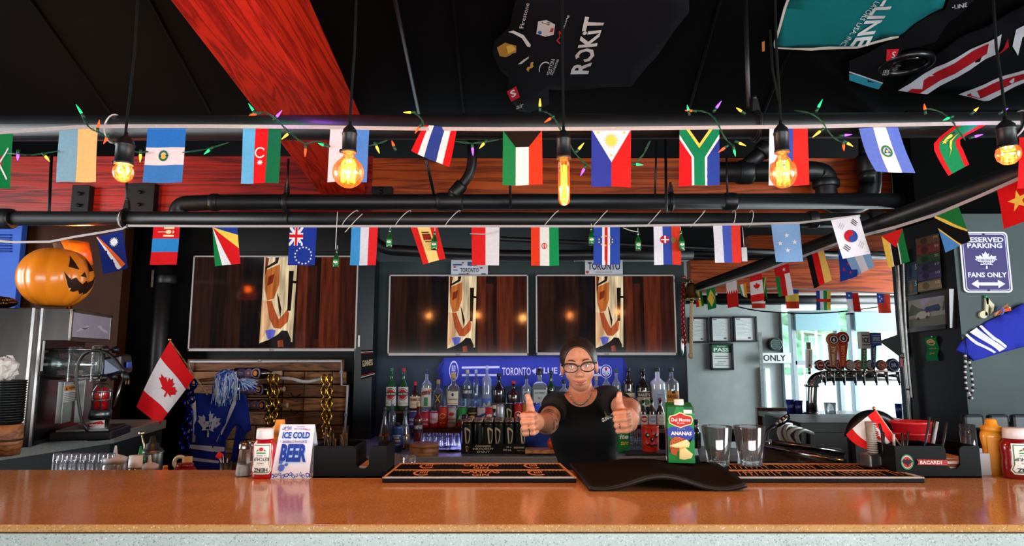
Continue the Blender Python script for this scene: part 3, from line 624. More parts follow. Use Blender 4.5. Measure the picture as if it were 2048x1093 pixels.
flag('orange, white and green flag with red tulip emblem', q4(1062, 1117, 453, 1062, 1118, 532), YQ, hs(['#E23A1E', '#E2E0DA', '#128A4C'], [0, .32, .66, 1]), [(f_('#D22A20'), ring(.48, .5, .1, .025, 14, .08)+[rect(.46, .42, .5, .58)])], group=G2)
flag('deep blue flag with white and red stripes and star ring', q4(1187, 1240, 453, 1187, 1240, 530), YQ, [(f_('#2A48A0'), [FULL]), (f_(WH), [rect(.33, 0, .62, 1)]), (f_('#C81E24'), [rect(.42, 0, .53, 1)])], [(f_(YL), [p for k in range(10) for p in star(.46+.26*math.cos(2*PI*k/10+.3), .62+.12*math.sin(2*PI*k/10+.3), .04, 5, .45, .03)])], group=G2)
flag('white, blue and red flag with crowned red shield', q4(1307, 1361, 452, 1309, 1363, 530), YQ, hs(['#E2E0E8', '#33499E', '#DA3A26'], [0, .33, .66, 1]), [(f_('#B3262B'), [circ(.4, .64, .17, 14, .11)]), (f_(WH), [rect(.26, .625, .56, .655), rect(.38, .55, .44, .74)]), (f_('#8A7A3A'), [circ(.72, .63, .1, 10, .08)])], group=G2)
flag('plain white, blue and red upright striped flag', q4(1426, 1480, 449, 1430, 1483, 526), YQ, hs(['#DEDCE4', '#4459B4', '#E23A30'], [0, .34, .67, 1]), group=G2)
flag('pale blue flag with four white stars', ((1542, 447), (1599, 446), (1551, 525), (1605, 524)), YQ, [(f_('#86AEDC'), [FULL])], [(f_(WH), [p for (a, b) in ((.5, .68), (.25, .48), (.76, .5), (.5, .3)) for p in star(a, b, .1, 5, .4, .07)])], group=G2)
flag('white flag with red and blue circle and black bars', ((1662, 441), (1718, 431), (1686, 518), (1741, 508)), 2.93, [(f_('#E9E8EE'), [FULL])], [(f_('#C8202C'), [[(.5+.23*math.cos(a), .52+.16*math.sin(a)) for a in [PI*.5+PI*k/14 for k in range(15)]]]), (f_('#2C4C9C'), [[(.5+.23*math.cos(a), .52+.16*math.sin(a)) for a in [-PI*.5+PI*k/14 for k in range(15)]]]), (f_('#C8202C'), [circ(.5, .6, .1, 14, .08)]), (f_('#2C4C9C'), [circ(.5, .44, .1, 14, .08)]), (f_(BK), [[(cx+s*dx-.07*ux, cy+s*dy-.05*uy), (cx+s*dx+.07*ux, cy+s*dy+.05*uy), (cx+s*dx+.07*ux+.01, cy+s*dy+.05*uy+.018), (cx+s*dx-.07*ux+.01, cy+s*dy-.05*uy+.018)] for (cx, cy, ux, uy, dx, dy) in ((.27, .8, 1, 1.2, .045, -.035), (.75, .83, 1, -1.2, .045, .035), (.25, .24, 1, -1.2, .045, .035), (.74, .25, 1, 1.2, .045, -.035)) for s in (-1, 0, 1)])], group=G2)
# the slanting string
def dY(px): return 5.0+(2.25-5.0)*(((px-1365)/710)/((px-1365)/710+(2.25/5.0)*(1-(px-1365)/710)))
def dflag(label, tl, tr, bl, br, layers, emblem=None, dy=0.): return flag(label, (tl, tr, bl, br), dY(tl[0])-.05+dy, layers, emblem, dY(tr[0])-.05+dy, group=G3)
dflag('bright red flag with a large yellow star', (1993, 378), (2064, 345), (2010, 458), (2078, 432), [(f_('#DC1418'), [FULL])], [(f_(YL), star(.5, .52, .32, 5, .4, .25))])
dflag('green and blue flag cut by a black diagonal with yellow edges', (1868, 431), (1916, 411), (1890, 506), (1941, 482), [(f_('#1C7A38'), [FULL]), (f_('#4E93DC'), [[(0, 0), (0, .8), (.9, 0)]]), (f_(YL), [[(0, .9), (0, .6), (.65, 0), (1, 0), (1, .32), (.4, .78), (0, 1)]]), (f_(BK), [[(0, .93), (0, .66), (.72, 0), (1, 0), (1, .26)]])])
dflag('flag with red triangle over yellow, black and green stripes', (1763, 472), (1806, 457), (1776, 537), (1819, 524), hs([YL, WH, BK, WH, '#147A3C'], [0, .3, .35, .62, .67, 1])+[(f_('#D8201C'), [[(0, 1), (1, 1), (.55, .52)]])], [(f_(YL), star(.55, .82, .16, 5, .4, .1))])
dflag('pale blue and white striped flag hidden under the white flag', (1690, 512), (1738, 494), (1711, 552), (1750, 534), hs(['#8DB8E0', '#E6E8EE', '#8DB8E0']), None, .02)
dflag('navy flag with red stars and part of a union canton', (1676, 502), (1712, 496), (1681, 564), (1716, 553), [(f_('#1E3C98'), [FULL]), (f_(WH), [[(.5, 1), (.6, 1), (.9, .72), (.8, .72)]])], [(f_(RD), star(.5, .5, .1, 5, .4, .07)+star(.22, .35, .1, 5, .4, .07)+star(.6, .2, .1, 5, .4, .07))], .06)
dflag('black, red and gold upright striped flag', (1613, 512), (1646, 495), (1627, 578), (1663, 561), hs([BK, '#D8181C', '#F2C766']))
dflag('red, white and green flag with a red top block', (1548, 535), (1577, 527), (1557, 594), (1587, 590), [(f_('#C81C20'), [FULL]), (f_('#1C8040'), [rect(0, 0, .3, .66)]), (f_(WH), [rect(.62, 0, 1, .7)])], [(f_(WH), star(.62, .84, .14, 6, .3, .08))])
dflag('small red and white maple leaf flag on the slanting pipe', (1499, 550), (1523, 544), (1503, 605), (1530, 601), vs_(['#D81C20', WH, '#D81C20'], [0, .27, .75, 1]), [(f_('#D81C20'), leaf(.5, .5, .34, .18))])
dflag('green, yellow and black flag half hidden behind the leaf flag', (1522, 558), (1531, 554), (1526, 604), (1535, 601), [(f_('#147A3C'), [FULL]), (f_(BK), [[(0, 0), (1, 0), (.5, .5)]]), (f_(YL), [[(0, 0), (.15, 0), (1, .9), (1, 1), (.9, 1)]])], None, .03)
dflag('white flag with serrated red lower half', (1452, 564), (1473, 560), (1455, 617), (1477, 613), [(f_(WH), [FULL]), (f_('#C8201E'), [[(0, 0), (1, 0), (1, .52), (.9, .66), (.8, .5), (.7, .66), (.6, .5), (.5, .66), (.4, .5), (.3, .66), (.2, .5), (.1, .66), (0, .52)]])])
dflag('green flag with yellow diamond and blue disc', (1412, 577), (1430, 573), (1416, 621), (1433, 616), [(f_('#118540'), [FULL]), (f_(YL), [[(.5, .9), (.92, .5), (.5, .1), (.08, .5)]])], [(f_('#22408C'), [circ(.5, .5, .24, 14, .15)])])
dflag('red, yellow and green striped flag beside the brass bell', (1390, 584), (1403, 580), (1393, 615), (1409, 612), hs([RD, YL, '#1C8038']))
dflag('green, white and orange flag folded behind the slanting pipe', (1475, 572), (1492, 566), (1483, 592), (1495, 596), hs(['#2C7A50', '#E0DCD0', '#E8912C']), None, .05)
YG = 5.6
flag('blue, yellow and red flag partly covered in the far room', q4(1570, 1597, 580, 1572, 1598, 618), YG, vs_(['#2C4CA0', YL, '#DB3A24'], [0, .2, .62, 1]), group=G4)
flag('white and red flag peeking out under the maple leaf flag', q4(1503, 1531, 583, 1504, 1531, 617), YG, vs_(['#E8E6E6', '#D83020'], [0, .72, 1]), group=G4)
flag('blue, white, green and yellow flag with red crossband', q4(1632, 1661, 582, 1633, 1662, 621), YG, hs(['#2B49A4', WH, '#1C8A48', YL])+[(f_('#D8241C'), [rect(0, .42, 1, .58)])], group=G4)
flag('small red and white flag with blue starred corner', q4(1691, 1716, 585, 1695, 1722, 624), YG, [(f_(WH), [FULL]), (f_('#D8241C'), [rect(.5, 0, 1, .96)]), (f_('#2B49A4'), [rect(0, .66, .5, 1)])], [(f_(WH), star(.25, .83, .13, 5, .4, .08))], group=G4)
flag('red flag with blue starred corner beside the conduit', q4(1753, 1780, 586, 1757, 1782, 627), YG, [(f_('#E0402C'), [FULL]), (f_('#2F52B0'), [rect(0, .5, .5, 1)])], [(f_(WH), star(.2, .8, .08, 5)+star(.33, .7, .08, 5)+star(.22, .6, .08, 5))], group=G4)
# ribbons
RIB = fab('#B9B1AE')
def ribbon(label, pts, h, Yf=None):
    pts3 = [P(x, y, Yf(x) if callable(Yf) else Yf) for x, y in pts]; n = len(pts3)-1
    def f(u, v):
        k = min(max(int(u*n), 0), n-1); s = u*n-k; return pts3[k]*(1-s)+pts3[k+1]*s+Vector((0, -.002, (v-.5)*h))
    return tag(sheet('flag_ribbon', [(RIB, [FULL])], f, nu=max(2, n*2), nv=2), label, 'ribbon')
ribbon('white ribbon of flags along the front pipe', [(-60, 270), (60, 261), (150, 255), (240, 253), (420, 253), (640, 255), (830, 258), (1000, 259), (1200, 258), (1400, 256), (1600, 254), (1800, 250), (1960, 247), (2040, 246)], .014, YR-.002)
ribbon('white ribbon of flags under the second pipe', [(253, 452), (420, 453), (640, 453), (900, 453), (1200, 453), (1480, 449), (1600, 446), (1720, 432)], .012, YQ-.002)
ribbon('white ribbon strand sagging over the pumpkin', [(-40, 480), (30, 485), (100, 484), (150, 474), (200, 466), (245, 458), (256, 452)], .012, YQ-.002)
ribbon('white ribbon strand along the slanting pipe', [(1385, 586), (1430, 572), (1520, 545), (1600, 515), (1700, 478), (1790, 455), (1870, 430), (1960, 392), (2060, 347)], .014, lambda x: dY(x)-.052)
ribbon('white ribbon of small flags in the far room', [(1500, 580), (1560, 577), (1640, 580), (1720, 584), (1790, 588)], .014, YG-.002)
# twine loops and ties round the pipes
def loop(label, px, py, Y, r, m, tilt=.3, rr=.003, name='tie_loop'):
    c = P(px, py, Y); pts = [c+Vector((tilt*r*math.sin(a), -r*math.cos(a), r*math.sin(a))) for a in [2*PI*k/20 for k in range(21)]]
    return tag(MB().tube(pts, rr, 6).build(name, m), label, 'tie')
TW = fab('#D8D2C8')
loop('white plastic tie looped on the front pipe by the small bulb', 228, 258, Y1, W(29, Y1), pls('#E4E0DC'), .2)
loop('white plastic tie looped on the front pipe at the picture edge', 2032, 250, Y1, W(29, Y1), pls('#E4E0DC'), .3)
loop('white ribbon end knotted round the second pipe', 248, 438, Y2, W(18, Y2), TW, .1, .004)
for i, px in enumerate((700, 806, 905, 1102, 1200, 1306, 1395, 1465, 1500)):
    loop(['twine wrap on the second pipe above the blue striped flag', 'twine wrap on the second pipe left of the askew flag', 'twine wrap on the second pipe right of the askew flag', 'twine wrap on the second pipe above the tulip flag', 'twine wrap on the second pipe above the star ring flag', 'twine wrap on the second pipe left of the shield flag', 'twine wrap on the second pipe right of the shield flag', 'twine wrap on the second pipe above the plain striped flag', 'last twine wrap on the second pipe before the starry flag'][i], px, 438, Y2, W(17, Y2), TW, .9 if i < 7 else .2, .0022, 'twine_wrap')
# ---------------------------------------------------------------- little bottle lights
BG = glass('#0F7A2E', 1., .05, .35, 'green_bottle')
def mini_bottle(label, px, y0, y1, tilt=0.):
    t = thing('bottle_light', label, 'ornament', P(px, y1, YQ-.03), group='green bottle ornaments'); h = P(px, y0, YQ-.03).z-P(px, y1, YQ-.03).z; r = W(6, YQ)
    MB().lathe([(r*.85, 0), (r, h*.04), (r, h*.48), (r*.8, h*.6), (r*.4, h*.74), (r*.36, h*.95), (r*.45, h*.96), (r*.45, h)], 14).build('bottle', BG, t)
    sheet('label', [(prt('#1B8A3E'), [FULL]), (prt('#E8EDE6'), [circ(.5, .55, .3, 12, .2)]), (prt('#C8281E'), star(.5, .62, .12, 5))], cylmap(r*1.02, h*.12, h*.44, 2.6), t)
    MB().tube([(0, 0, h), (0, 0, h+.02)], .0016, 6).build('wire', TW, t); t.rotation_euler = (0, tilt, 0)
for l, px, y0, y1, tl in (('green bottle light dangling lowest beside the blue striped flag', 671, 499, 536, .05), ('green bottle light left of the askew flag', 778, 458, 496, .03), ('green bottle light against the askew flag', 868, 463, 501, .03), ('green bottle light tucked behind the star ring flag', 1183, 455, 491, 0), ('green bottle light between star ring and shield flags', 1276, 464, 502, .02), ('green bottle light just right of the shield flag', 1364, 462, 502, -.03)): mini_bottle(l, px, y0, y1, tl)
for i, pts in enumerate((((675, 424), (673, 460), (671, 499)), ((725, 428), (712, 440), (690, 465)), ((999, 462), (975, 469), (940, 468)), ((1246, 456), (1262, 462), (1276, 464)))):
    tag(MB().tube(bend([P(x, y, YQ-.05) for x, y in pts]), .0022, 6).build('twine', TW), ['twine hanging from the second pipe to the lowest bottle light', 'loose twine end beside the lowest bottle light', 'sagging twine left of the tulip flag', 'short twine to the bottle light by the star ring flag'][i], 'twine')
t = thing('metal_tag', 'small silver tag dangling beside the plain striped flag', 'tag', P(1488, 524, YQ)); a = P(1488, 494, YQ)
MB().box(a+Vector((0, 0, -.04)), (.03, .004, .075)).build('plate', mtl('#B8BAB8', .4), t, w=True, bevel=.004); MB().tube([P(1485, 455, YQ), a], .0018, 6).build('wire', TW, t, w=True)
# ---------------------------------------------------------------- coloured mini lights
ml = thing('string_lights', 'green wire string of coloured mini lights wound round the front pipe', 'string lights', P(1024, 280, 2.1))
WIR = pls('#0E4A2C', .5); YM = 2.16
PATHS = [[(15, 306), (60, 312), (118, 302)], [(160, 222), (168, 240), (178, 256), (205, 268), (232, 290), (255, 300), (282, 306), (296, 303)], [(366, 305), (410, 300), (455, 286)], [(500, 228), (530, 223), (550, 236), (575, 262), (600, 282), (612, 289), (628, 283), (642, 284), (660, 293)],
 [(738, 292), (755, 288), (774, 281)], [(826, 224), (836, 230), (845, 240), (848, 252)], [(912, 283), (945, 288), (996, 280)], [(1084, 222), (1098, 226), (1112, 240), (1122, 262), (1140, 290), (1158, 318), (1184, 337)], [(1266, 331), (1286, 312), (1300, 282)], [(1392, 221), (1418, 225), (1432, 240), (1440, 256), (1450, 278), (1468, 294)],
 [(1590, 221), (1622, 226), (1642, 240), (1660, 268), (1672, 280), (1690, 286)], [(1848, 217), (1878, 221), (1902, 238), (1918, 262), (1930, 280)]]
for pts in PATHS:
    q = bend([P(x, y, YM-.045 if 225 < y < 290 else YM-.02) for x, y in pts], 4)
    for s in (0, PI): MB().tube([p+Vector((.0022*math.cos(i*1.1+s), 0, .0022*math.sin(i*1.1+s))) for i, p in enumerate(q)], .0017, 5).build('wire', WIR, ml, w=True)
BULBS = [('g', 152, 209, 164, 228), ('r', 199, 240, 196, 256), ('r', 207, 288, 214, 276), ('a', 280, 325, 281, 309), ('g', 408, 309, 419, 300), ('a', 99, 323, 91, 313), ('p', 35, 321, 36, 309), ('r', 498, 231, 513, 228), ('g', 497, 207, 507, 222), ('p', 564, 221, 553, 234), ('a', 563, 279, 576, 268), ('r', 610, 314, 611, 298), ('g', 637, 287, 648, 291), ('a', 759, 307, 753, 293), ('r', 784, 283, 788, 293), ('a', 807, 225, 822, 225), ('r', 830, 267, 838, 255), ('p', 946, 312, 945, 296), ('a', 959, 297, 968, 287), ('a', 1080, 197, 1080, 214), ('r', 1089, 245, 1101, 237), ('a', 1168, 286, 1157, 299), ('p', 1161, 352, 1168, 338), ('g', 1286, 330, 1272, 329), ('r', 1370, 221, 1384, 222), ('g', 1375, 213, 1377, 222), ('p', 1443, 202, 1432, 217), ('a', 1476, 218, 1483, 223), ('r', 1437, 305, 1449, 296), ('g', 1471, 313, 1468, 300), ('a', 1492, 292, 1478, 286), ('g', 1645, 199, 1636, 216), ('a', 1625, 275, 1640, 263), ('p', 1704, 269, 1688, 271), ('a', 1706, 293, 1694, 286), ('r', 1688, 302, 1687, 290), ('r', 1849, 212, 1850, 220), ('g', 1886, 241, 1898, 236), ('a', 1955, 217, 1948, 223), ('p', 1966, 269, 1948, 274), ('a', 1889, 281, 1903, 271), ('p', 2014, 218, 2006, 223)]
BC = {'g': emi('#19C060', 2.2), 'r': emi('#FF3A14', 3.0), 'a': emi('#FF9A28', 3.5), 'p': emi('#7A3CFF', 3.5)}
for c, x0, y0, x1, y1 in BULBS:
    a, b = P(x1, y1, YM-.05), P(x0, y0, YM-.05); d = (b-a).normalized(); L = max((b-a).length, .022)
    o = MB().tube([a, a+d*L*.25, a+d*L*.6, a+d*L], [.004, .0045, .003, .0008], 8).build('mini_bulb', BC[c], ml, w=True)
    MB().tube([a-d*.016, a], .0048, 8).build('bulb_socket', WIR, o, w=True)
for i, (px, py) in enumerate(((566, 200), (1960, 258), (500, 210))):
    l = bpy.data.lights.new('mini_glow', 'POINT'); l.energy = (.7, .1, .2)[i]; l.color = ((.5, .1, 1), (.5, .1, 1), (.05, .9, .3))[i]; l.shadow_soft_size = .01
    o = bpy.data.objects.new('mini_glow', l); COL.objects.link(o); o.location = P(px, py, 2.14); o['kind'] = 'helper'
# ---------------------------------------------------------------- jerseys pinned to the ceiling
def zr(ox, oy, s): return lambda pts: [(ox+x/s, oy+y/s) for x, y in pts]
Z2_ = zr(650, 0, 2.733); Z3_ = zr(1348, 0, 2.733); Z7_ = zr(1340, 380, 2.893)
def tq(s, bl, br, tl, tr, bold=0., shear=0.):
    """word fitted to a slanted quad of photo points"""
    o = []
    for p in txt(s, (0, 0, 1, 1), bold, shear):
        o.append([((bl[0]*(1-x)+br[0]*x)*(1-y)+(tl[0]*(1-x)+tr[0]*x)*y, (bl[1]*(1-x)+br[1]*x)*(1-y)+(tl[1]*(1-x)+tr[1]*x)*y) for x, y in p])
    return o
def pxsheet(name, layers, PF, box, **k):
    """layers given in photo pixels, laid on the surface that PF(px, py) reaches"""
    x0, y0, x1, y1 = box
    L = [(m, [[((x-x0)/(x1-x0), 1-(y-y0)/(y1-y0)) for x, y in p] for p in ps]) for m, ps in layers]
    return sheet(name, L, lambda u, v: PF(x0+(x1-x0)*u, y1-(y1-y0)*v), **k)
def cloth_ceiling(px, py): 
    p = PC(px, py, .03); return p+Vector((0, 0, .010*math.sin(px*.045)*math.sin(py*.05+1)))
JB = fab('#0E0F13'); JW = fab('#C9C6C0')
o = pxsheet('racing_jersey', [(JB, [Z2_([(1060, -60), (1030, 60), (1010, 150), (960, 190), (925, 230), (920, 300), (960, 395), (1000, 430), (1000, 480), (1020, 540), (1055, 605), (1120, 618), (1226, 578), (1222, 495), (1670, 475), (1800, 330), (1990, 60), (1990, -60)])])], cloth_ceiling, (980, -25, 1380, 230), nu=10, nv=8, thick=.01)
tag(o, 'black racing jersey with pale sponsor lettering pinned to the ceiling', 'jersey'); J = o
def jpart(name, layers, box): 
    e = pxsheet(name, layers, lambda x, y: cloth_ceiling(x, y)-Vector((0, 0, .004)), box, nu=10, nv=8, eps=.0008); e.location -= J.location; e.parent = J; return e
def q2(*c): return Z2_(c)
jpart('collar', [(fab('#050506'), [Z2_([(925, 230), (980, 165), (1060, 165), (1125, 250), (1110, 300), (1050, 350), (985, 395), (950, 370), (920, 300)])]), (fab('#B88A3E'), [Z2_([(940, 250), (985, 218), (1045, 240), (1045, 280), (990, 355), (965, 340)])]), (fab('#E6B850'), [Z2_([(990, 240), (1020, 232), (1045, 262), (1000, 290)])]), (JW, [Z2_([(1000, 160), (1030, 155), (1085, 185), (1125, 245), (1120, 255), (1105, 250), (1075, 200), (1030, 170)]), Z2_([(1055, 350), (1085, 320), (1115, 302), (1112, 312), (1075, 345)])])], (980, -25, 1380, 230))
jpart('lettering', [(fab('#CFCBC6'), tq('ROKiT', *Z2_([(1440, 405), (1535, 95), (1340, 410), (1420, 90)]), bold=.03)+tq('Firestone', *Z2_([(1085, 150), (1118, 10), (1062, 148), (1096, 8)]))+tq('nRacing', *Z2_([(1298, 175), (1338, 85), (1290, 172), (1322, 82)]))+tq('SEXTON', *Z2_([(1235, 398), (1258, 320), (1210, 400), (1235, 318)]))+tq('PROPERTIES', *Z2_([(1246, 403), (1280, 322), (1236, 400), (1268, 320)]))+tq('air', *Z2_([(1045, 592), (1085, 583), (1048, 565), (1085, 556)]))),
                    (fab('#D9D5CE'), [Z2_([(1155, 190), (1165, 110), (1210, 102), (1258, 130), (1250, 190), (1205, 206)])]), (fab('#15161A'), tq('NTT', *Z2_([(1205, 170), (1210, 115), (1180, 168), (1186, 113)]), bold=.02)+tq('INDYCAR', *Z2_([(1216, 200), (1234, 115), (1196, 198), (1214, 110)]))), (fab('#2F6EA8'), [Z2_(circ(1175, 180, 12, 12))]), (fab('#C83A30'), [Z2_([(1228, 175), (1238, 150), (1252, 150), (1246, 172)])])], (980, -25, 1380, 230))
jpart('badge', [(fab('#C81E2C'), [Z2_([(993, 492), (1045, 467), (1066, 525), (1018, 545)])]), (fab('#E9E4E2'), tq('S', *Z2_([(1022, 525), (1048, 512), (1008, 492), (1036, 480)]), bold=.03)), (fab('#D8A040'), [Z2_([(1100, 372), (1108, 358), (1120, 355), (1125, 332), (1140, 328), (1136, 345), (1142, 350), (1128, 362), (1118, 365), (1112, 384)])]), (fab('#C82A3A'), tq('M', *Z2_([(1285, 235), (1300, 180), (1265, 220), (1280, 160)]))), (fab('#CFCBC6'), [Z2_(p) for p in ring(1205, 365, 36, 5, 12, 40, PI*.9, PI*1.7)])], (980, -25, 1380, 230))
TE = fab('#0F6E72')
o = pxsheet('racing_jersey', [(TE, [Z3_([(640, -60), (600, 60), (548, 225), (540, 250), (560, 262), (760, 274), (1000, 253), (1235, 205), (1330, 120), (1470, 45), (1500, -60)])])], cloth_ceiling, (1520, -25, 1910, 110), nu=8, nv=6, thick=.012)
tag(o, 'teal racing jersey with white block lettering pinned to the ceiling', 'jersey'); J = o
jpart('lettering', [(fab('#D5D8D8'), tq('T-LINE', *Z3_([(1165, -70), (960, 240), (1255, -95), (1058, 246)]), bold=.03)+tq('LATORS USA, INC.', *Z3_([(1095, 0), (902, 240), (1125, 5), (928, 250)])))], (1520, -25, 1910, 110))
jpart('piping', [(fab('#C8C0B4'), [Z3_([(655, -60), (615, 50), (560, 215), (566, 248), (760, 262), (1000, 242), (1230, 200), (1228, 212), (1000, 256), (755, 275), (548, 256), (546, 220), (600, 50), (640, -60)])]), (fab('#C8843C'), [Z3_([(480, 230), (496, 222), (496, 275), (482, 280)])])], (1520, -25, 1910, 110))
jpart('yoke', [(fab('#08090C'), [Z3_([(1238, 205), (1330, 120), (1480, 45), (1520, -60), (1700, -60), (1500, 120), (1430, 220), (1250, 270), (1150, 400), (1140, 452), (960, 440), (958, 335), (1130, 250)])]), (fab('#2E8FA6'), [Z3_([(958, 395), (1142, 448), (1118, 487), (1098, 480), (958, 438)])]), (fab('#D8D8D8'), [Z3_([(958, 393), (1142, 446), (1141, 452), (958, 400)])]), (fab('#C81E2C'), [Z3_([(1162, 268), (1230, 264), (1205, 335), (1158, 322)])]), (fab('#DCDCDC'), tq('S', *Z3_([(1188, 308), (1205, 305), (1192, 280), (1215, 276)]))+tq('SEX', *Z3_([(1140, 385), (1175, 382), (1145, 368), (1180, 364)]))+tq('PROP', *Z3_([(1138, 400), (1172, 396), (1140, 389), (1176, 384)]))+tq('-LINE', *Z3_([(1520, 30), (1600, 20), (1518, 12), (1600, -2)])))], (1620, -25, 1990, 180))
o = pxsheet('racing_jersey', [(fab('#0A0B10'), [Z3_([(1225, 498), (1400, 330), (1560, 225), (1790, 110), (2000, -20), (2000, 440), (1690, 545), (1555, 522), (1380, 505)])])], cloth_ceiling, (1790, -10, 2090, 205), nu=8, nv=6, thick=.012)
tag(o, 'black jersey with red and white stripes over the right end', 'jersey'); J = o
jpart('stripe', [(fab('#C6C4CC'), [Z3_([(1225, 497), (1250, 478), (1430, 370), (1720, 215), (1790, 175), (1770, 290), (1710, 320), (1385, 505)]), Z3_([(1555, 522), (1600, 500), (1740, 440), (2000, 340), (2000, 405), (1720, 540), (1690, 545)]), Z3_([(1870, 160), (2000, 90), (2000, 140), (1905, 210), (1880, 300), (1850, 250)])]), (fab('#A81420'), [Z3_([(1275, 498), (1440, 390), (1720, 225), (1710, 290), (1340, 503)]), Z3_([(1590, 525), (1740, 455), (2000, 360), (2000, 385), (1700, 520), (1670, 535)]), Z3_([(1825, 200), (1830, 250), (1745, 320), (1800, 260)])])], (1790, -10, 2090, 205))
t = thing('ceiling_spotlight', 'round recessed ceiling spotlight between the two jerseys', 'spotlight', PC(1812, 128, .03)); c = PC(1812, 128, .03)
MB().torus((0, 0, 0), .115, .02, 'z', 28, 8).build('trim_ring', pls('#0C0D0F', .3), t)
MB().lathe([(.1, 0), (.06, -.012), (1e-5, -.02)], 24).build('lens', mtl('#9A9490', .12), t); MB().lathe([(.09, .004), (.1, .04)], 24).build('can', mtl('#2A2A2C', .3), t)
# ---------------------------------------------------------------- screens
def zt(pts): return [((x-75)/1060, 1-(y-432)/588) for x, y in pts]
def scr(h, s=1.0):
    k = ('screen', h, s)
    if k in MATS: return MATS[k]
    m = bpy.data.materials.new('screen_'+h.strip('#')); m.use_nodes = True; nt = m.node_tree; b = nt.nodes['Principled BSDF']; N = nt.nodes.new; L = nt.links.new
    tc = N('ShaderNodeTexCoord'); mp = N('ShaderNodeMapping'); mp.inputs['Scale'].default_value = (26, 1, 2.2); no = N('ShaderNodeTexNoise'); no.inputs['Scale'].default_value = 1.4; no.inputs['Detail'].default_value = 5
    L(tc.outputs['Object'], mp.inputs['Vector']); L(mp.outputs['Vector'], no.inputs['Vector'])
    cr = N('ShaderNodeValToRGB'); c = lin(h); L(no.outputs['Fac'], cr.inputs['Fac']); cr.color_ramp.elements[0].position = .35; cr.color_ramp.elements[1].position = .7
    cr.color_ramp.elements[0].color = tuple(x*.45 for x in c[:3])+(1,); cr.color_ramp.elements[1].color = tuple(min(1, x*1.25) for x in c[:3])+(1,)
    b.inputs['Base Color'].default_value = (.004, .004, .005, 1); b.inputs['Roughness'].default_value = .08; b.inputs['Specular IOR Level'].default_value = .3
    L(cr.outputs['Color'], b.inputs['Emission Color']); b.inputs['Emission Strength'].default_value = s*.75; MATS[k] = m; return m
SCREEN = [(scr('#1A0C07'), [FULL]), (scr('#2B140B'), [rect(.0, 0, .12, 1), rect(.2, 0, .3, 1)]), (scr('#120A08'), [rect(.3, 0, .42, 1)]), (scr('#5C2410'), [rect(.64, 0, .70, 1), rect(.78, 0, .9, 1)]), (scr('#3A160B'), [rect(.70, 0, .78, .9), rect(.9, 0, 1, 1)]), (scr('#1C0B06'), [rect(.755, .1, .78, .95)]),
  (scr('#F0D2A8'), [zt([(528, 432), (745, 432), (735, 980), (620, 960), (524, 990)])]), (scr('#C46A2E'), [zt([(536, 520), (632, 478), (632, 612), (604, 700), (560, 715), (540, 640)])]), (scr('#7A2A14'), [zt([(536, 432), (560, 440), (548, 520), (536, 560)]), zt([(560, 560), (600, 540), (590, 600), (556, 620)])]), (scr('#23140E'), [zt([(536, 500), (600, 460), (600, 435), (626, 433), (618, 470), (540, 512)]), zt([(620, 660), (634, 690), (655, 770), (650, 830), (636, 760)])]),
  (scr('#E3B183'), [zt([(526, 712), (572, 718), (600, 840), (575, 900), (522, 985)])]), (scr('#B4532A'), [zt([(556, 716), (590, 714), (606, 760), (640, 836), (672, 800), (694, 768), (706, 800), (700, 850), (655, 895), (612, 890), (580, 830)])]), (scr('#6C6FD8'), [zt([(556, 906), (600, 898), (626, 906), (612, 950), (576, 964)])]), (scr('#160C0A'), [zt([(640, 930), (664, 905), (700, 908), (725, 960), (722, 1018), (518, 1018), (526, 986), (580, 966), (626, 940)]), zt([(693, 522), (725, 522), (716, 780), (693, 780)]), zt([(714, 586), (746, 588), (746, 604), (714, 602)])]), (scr('#8A3A1C'), [zt([(640, 972), (672, 965), (680, 1010), (644, 1012)])])]
def tv(label, x0, x1, y0, y1, xt0, Y, th):
    a, b = P(x0, y1, Y), P(x1, y1, Y); z1 = P(0, y0, Y).z; w = b.x-a.x; h = z1-a.z; cx = (a.x+b.x)/2
    t = thing('television', label, 'television', (cx, Y+.04, a.z))
    MB().box((cx, Y+.03, a.z+h/2), (w-.01, .045, h-.01)).build('back_housing', pls('#0A0A0B'), t, w=True)
    fr = pls('#B9B2AE', .3); g = .011
    for (bx, bz, sx, sz) in ((cx, z1-g/2, w, g), (cx, a.z+g*.9, w, g*1.8), (a.x+g/2, a.z+h/2, g, h), (b.x-g/2, a.z+h/2, g, h)): MB().box((bx, Y, bz), (sx, .02, sz)).build('bezel', fr, t, w=True, bevel=.002)
    sheet('screen', SCREEN, planar((a.x+g, Y-.004, a.z+g*1.8), (w-2*g, 0, 0), (0, 0, h-2.8*g)), t, True, 1, 1, .0002, smooth=False)
    sheet('maker_mark', [(prt('#5A5654'), txt('LG', (.3, 0, 1, 1), .02)+ring(.12, .5, .12, .04, 12, .5))], planar((cx-.016, Y-.0115, a.z+.003), (.032, 0, 0), (0, 0, .012)), t, True, 1, 1)
    MB().box((cx, Y+.09, a.z+h*.5), (.4, .1, .25)).build('wall_mount', BLACK, t, w=True)
tv('large wall television over the pallet rack', 376, 712, 512, 703, 388, 4.68, .05)
tv('wall television showing the doorway picture left of the bartender', 775, 1057, 550, 712, 780, 4.72, .05)
tv('wall television directly above the bartender', 1072, 1354, 550, 711, 1072, 4.72, .05)
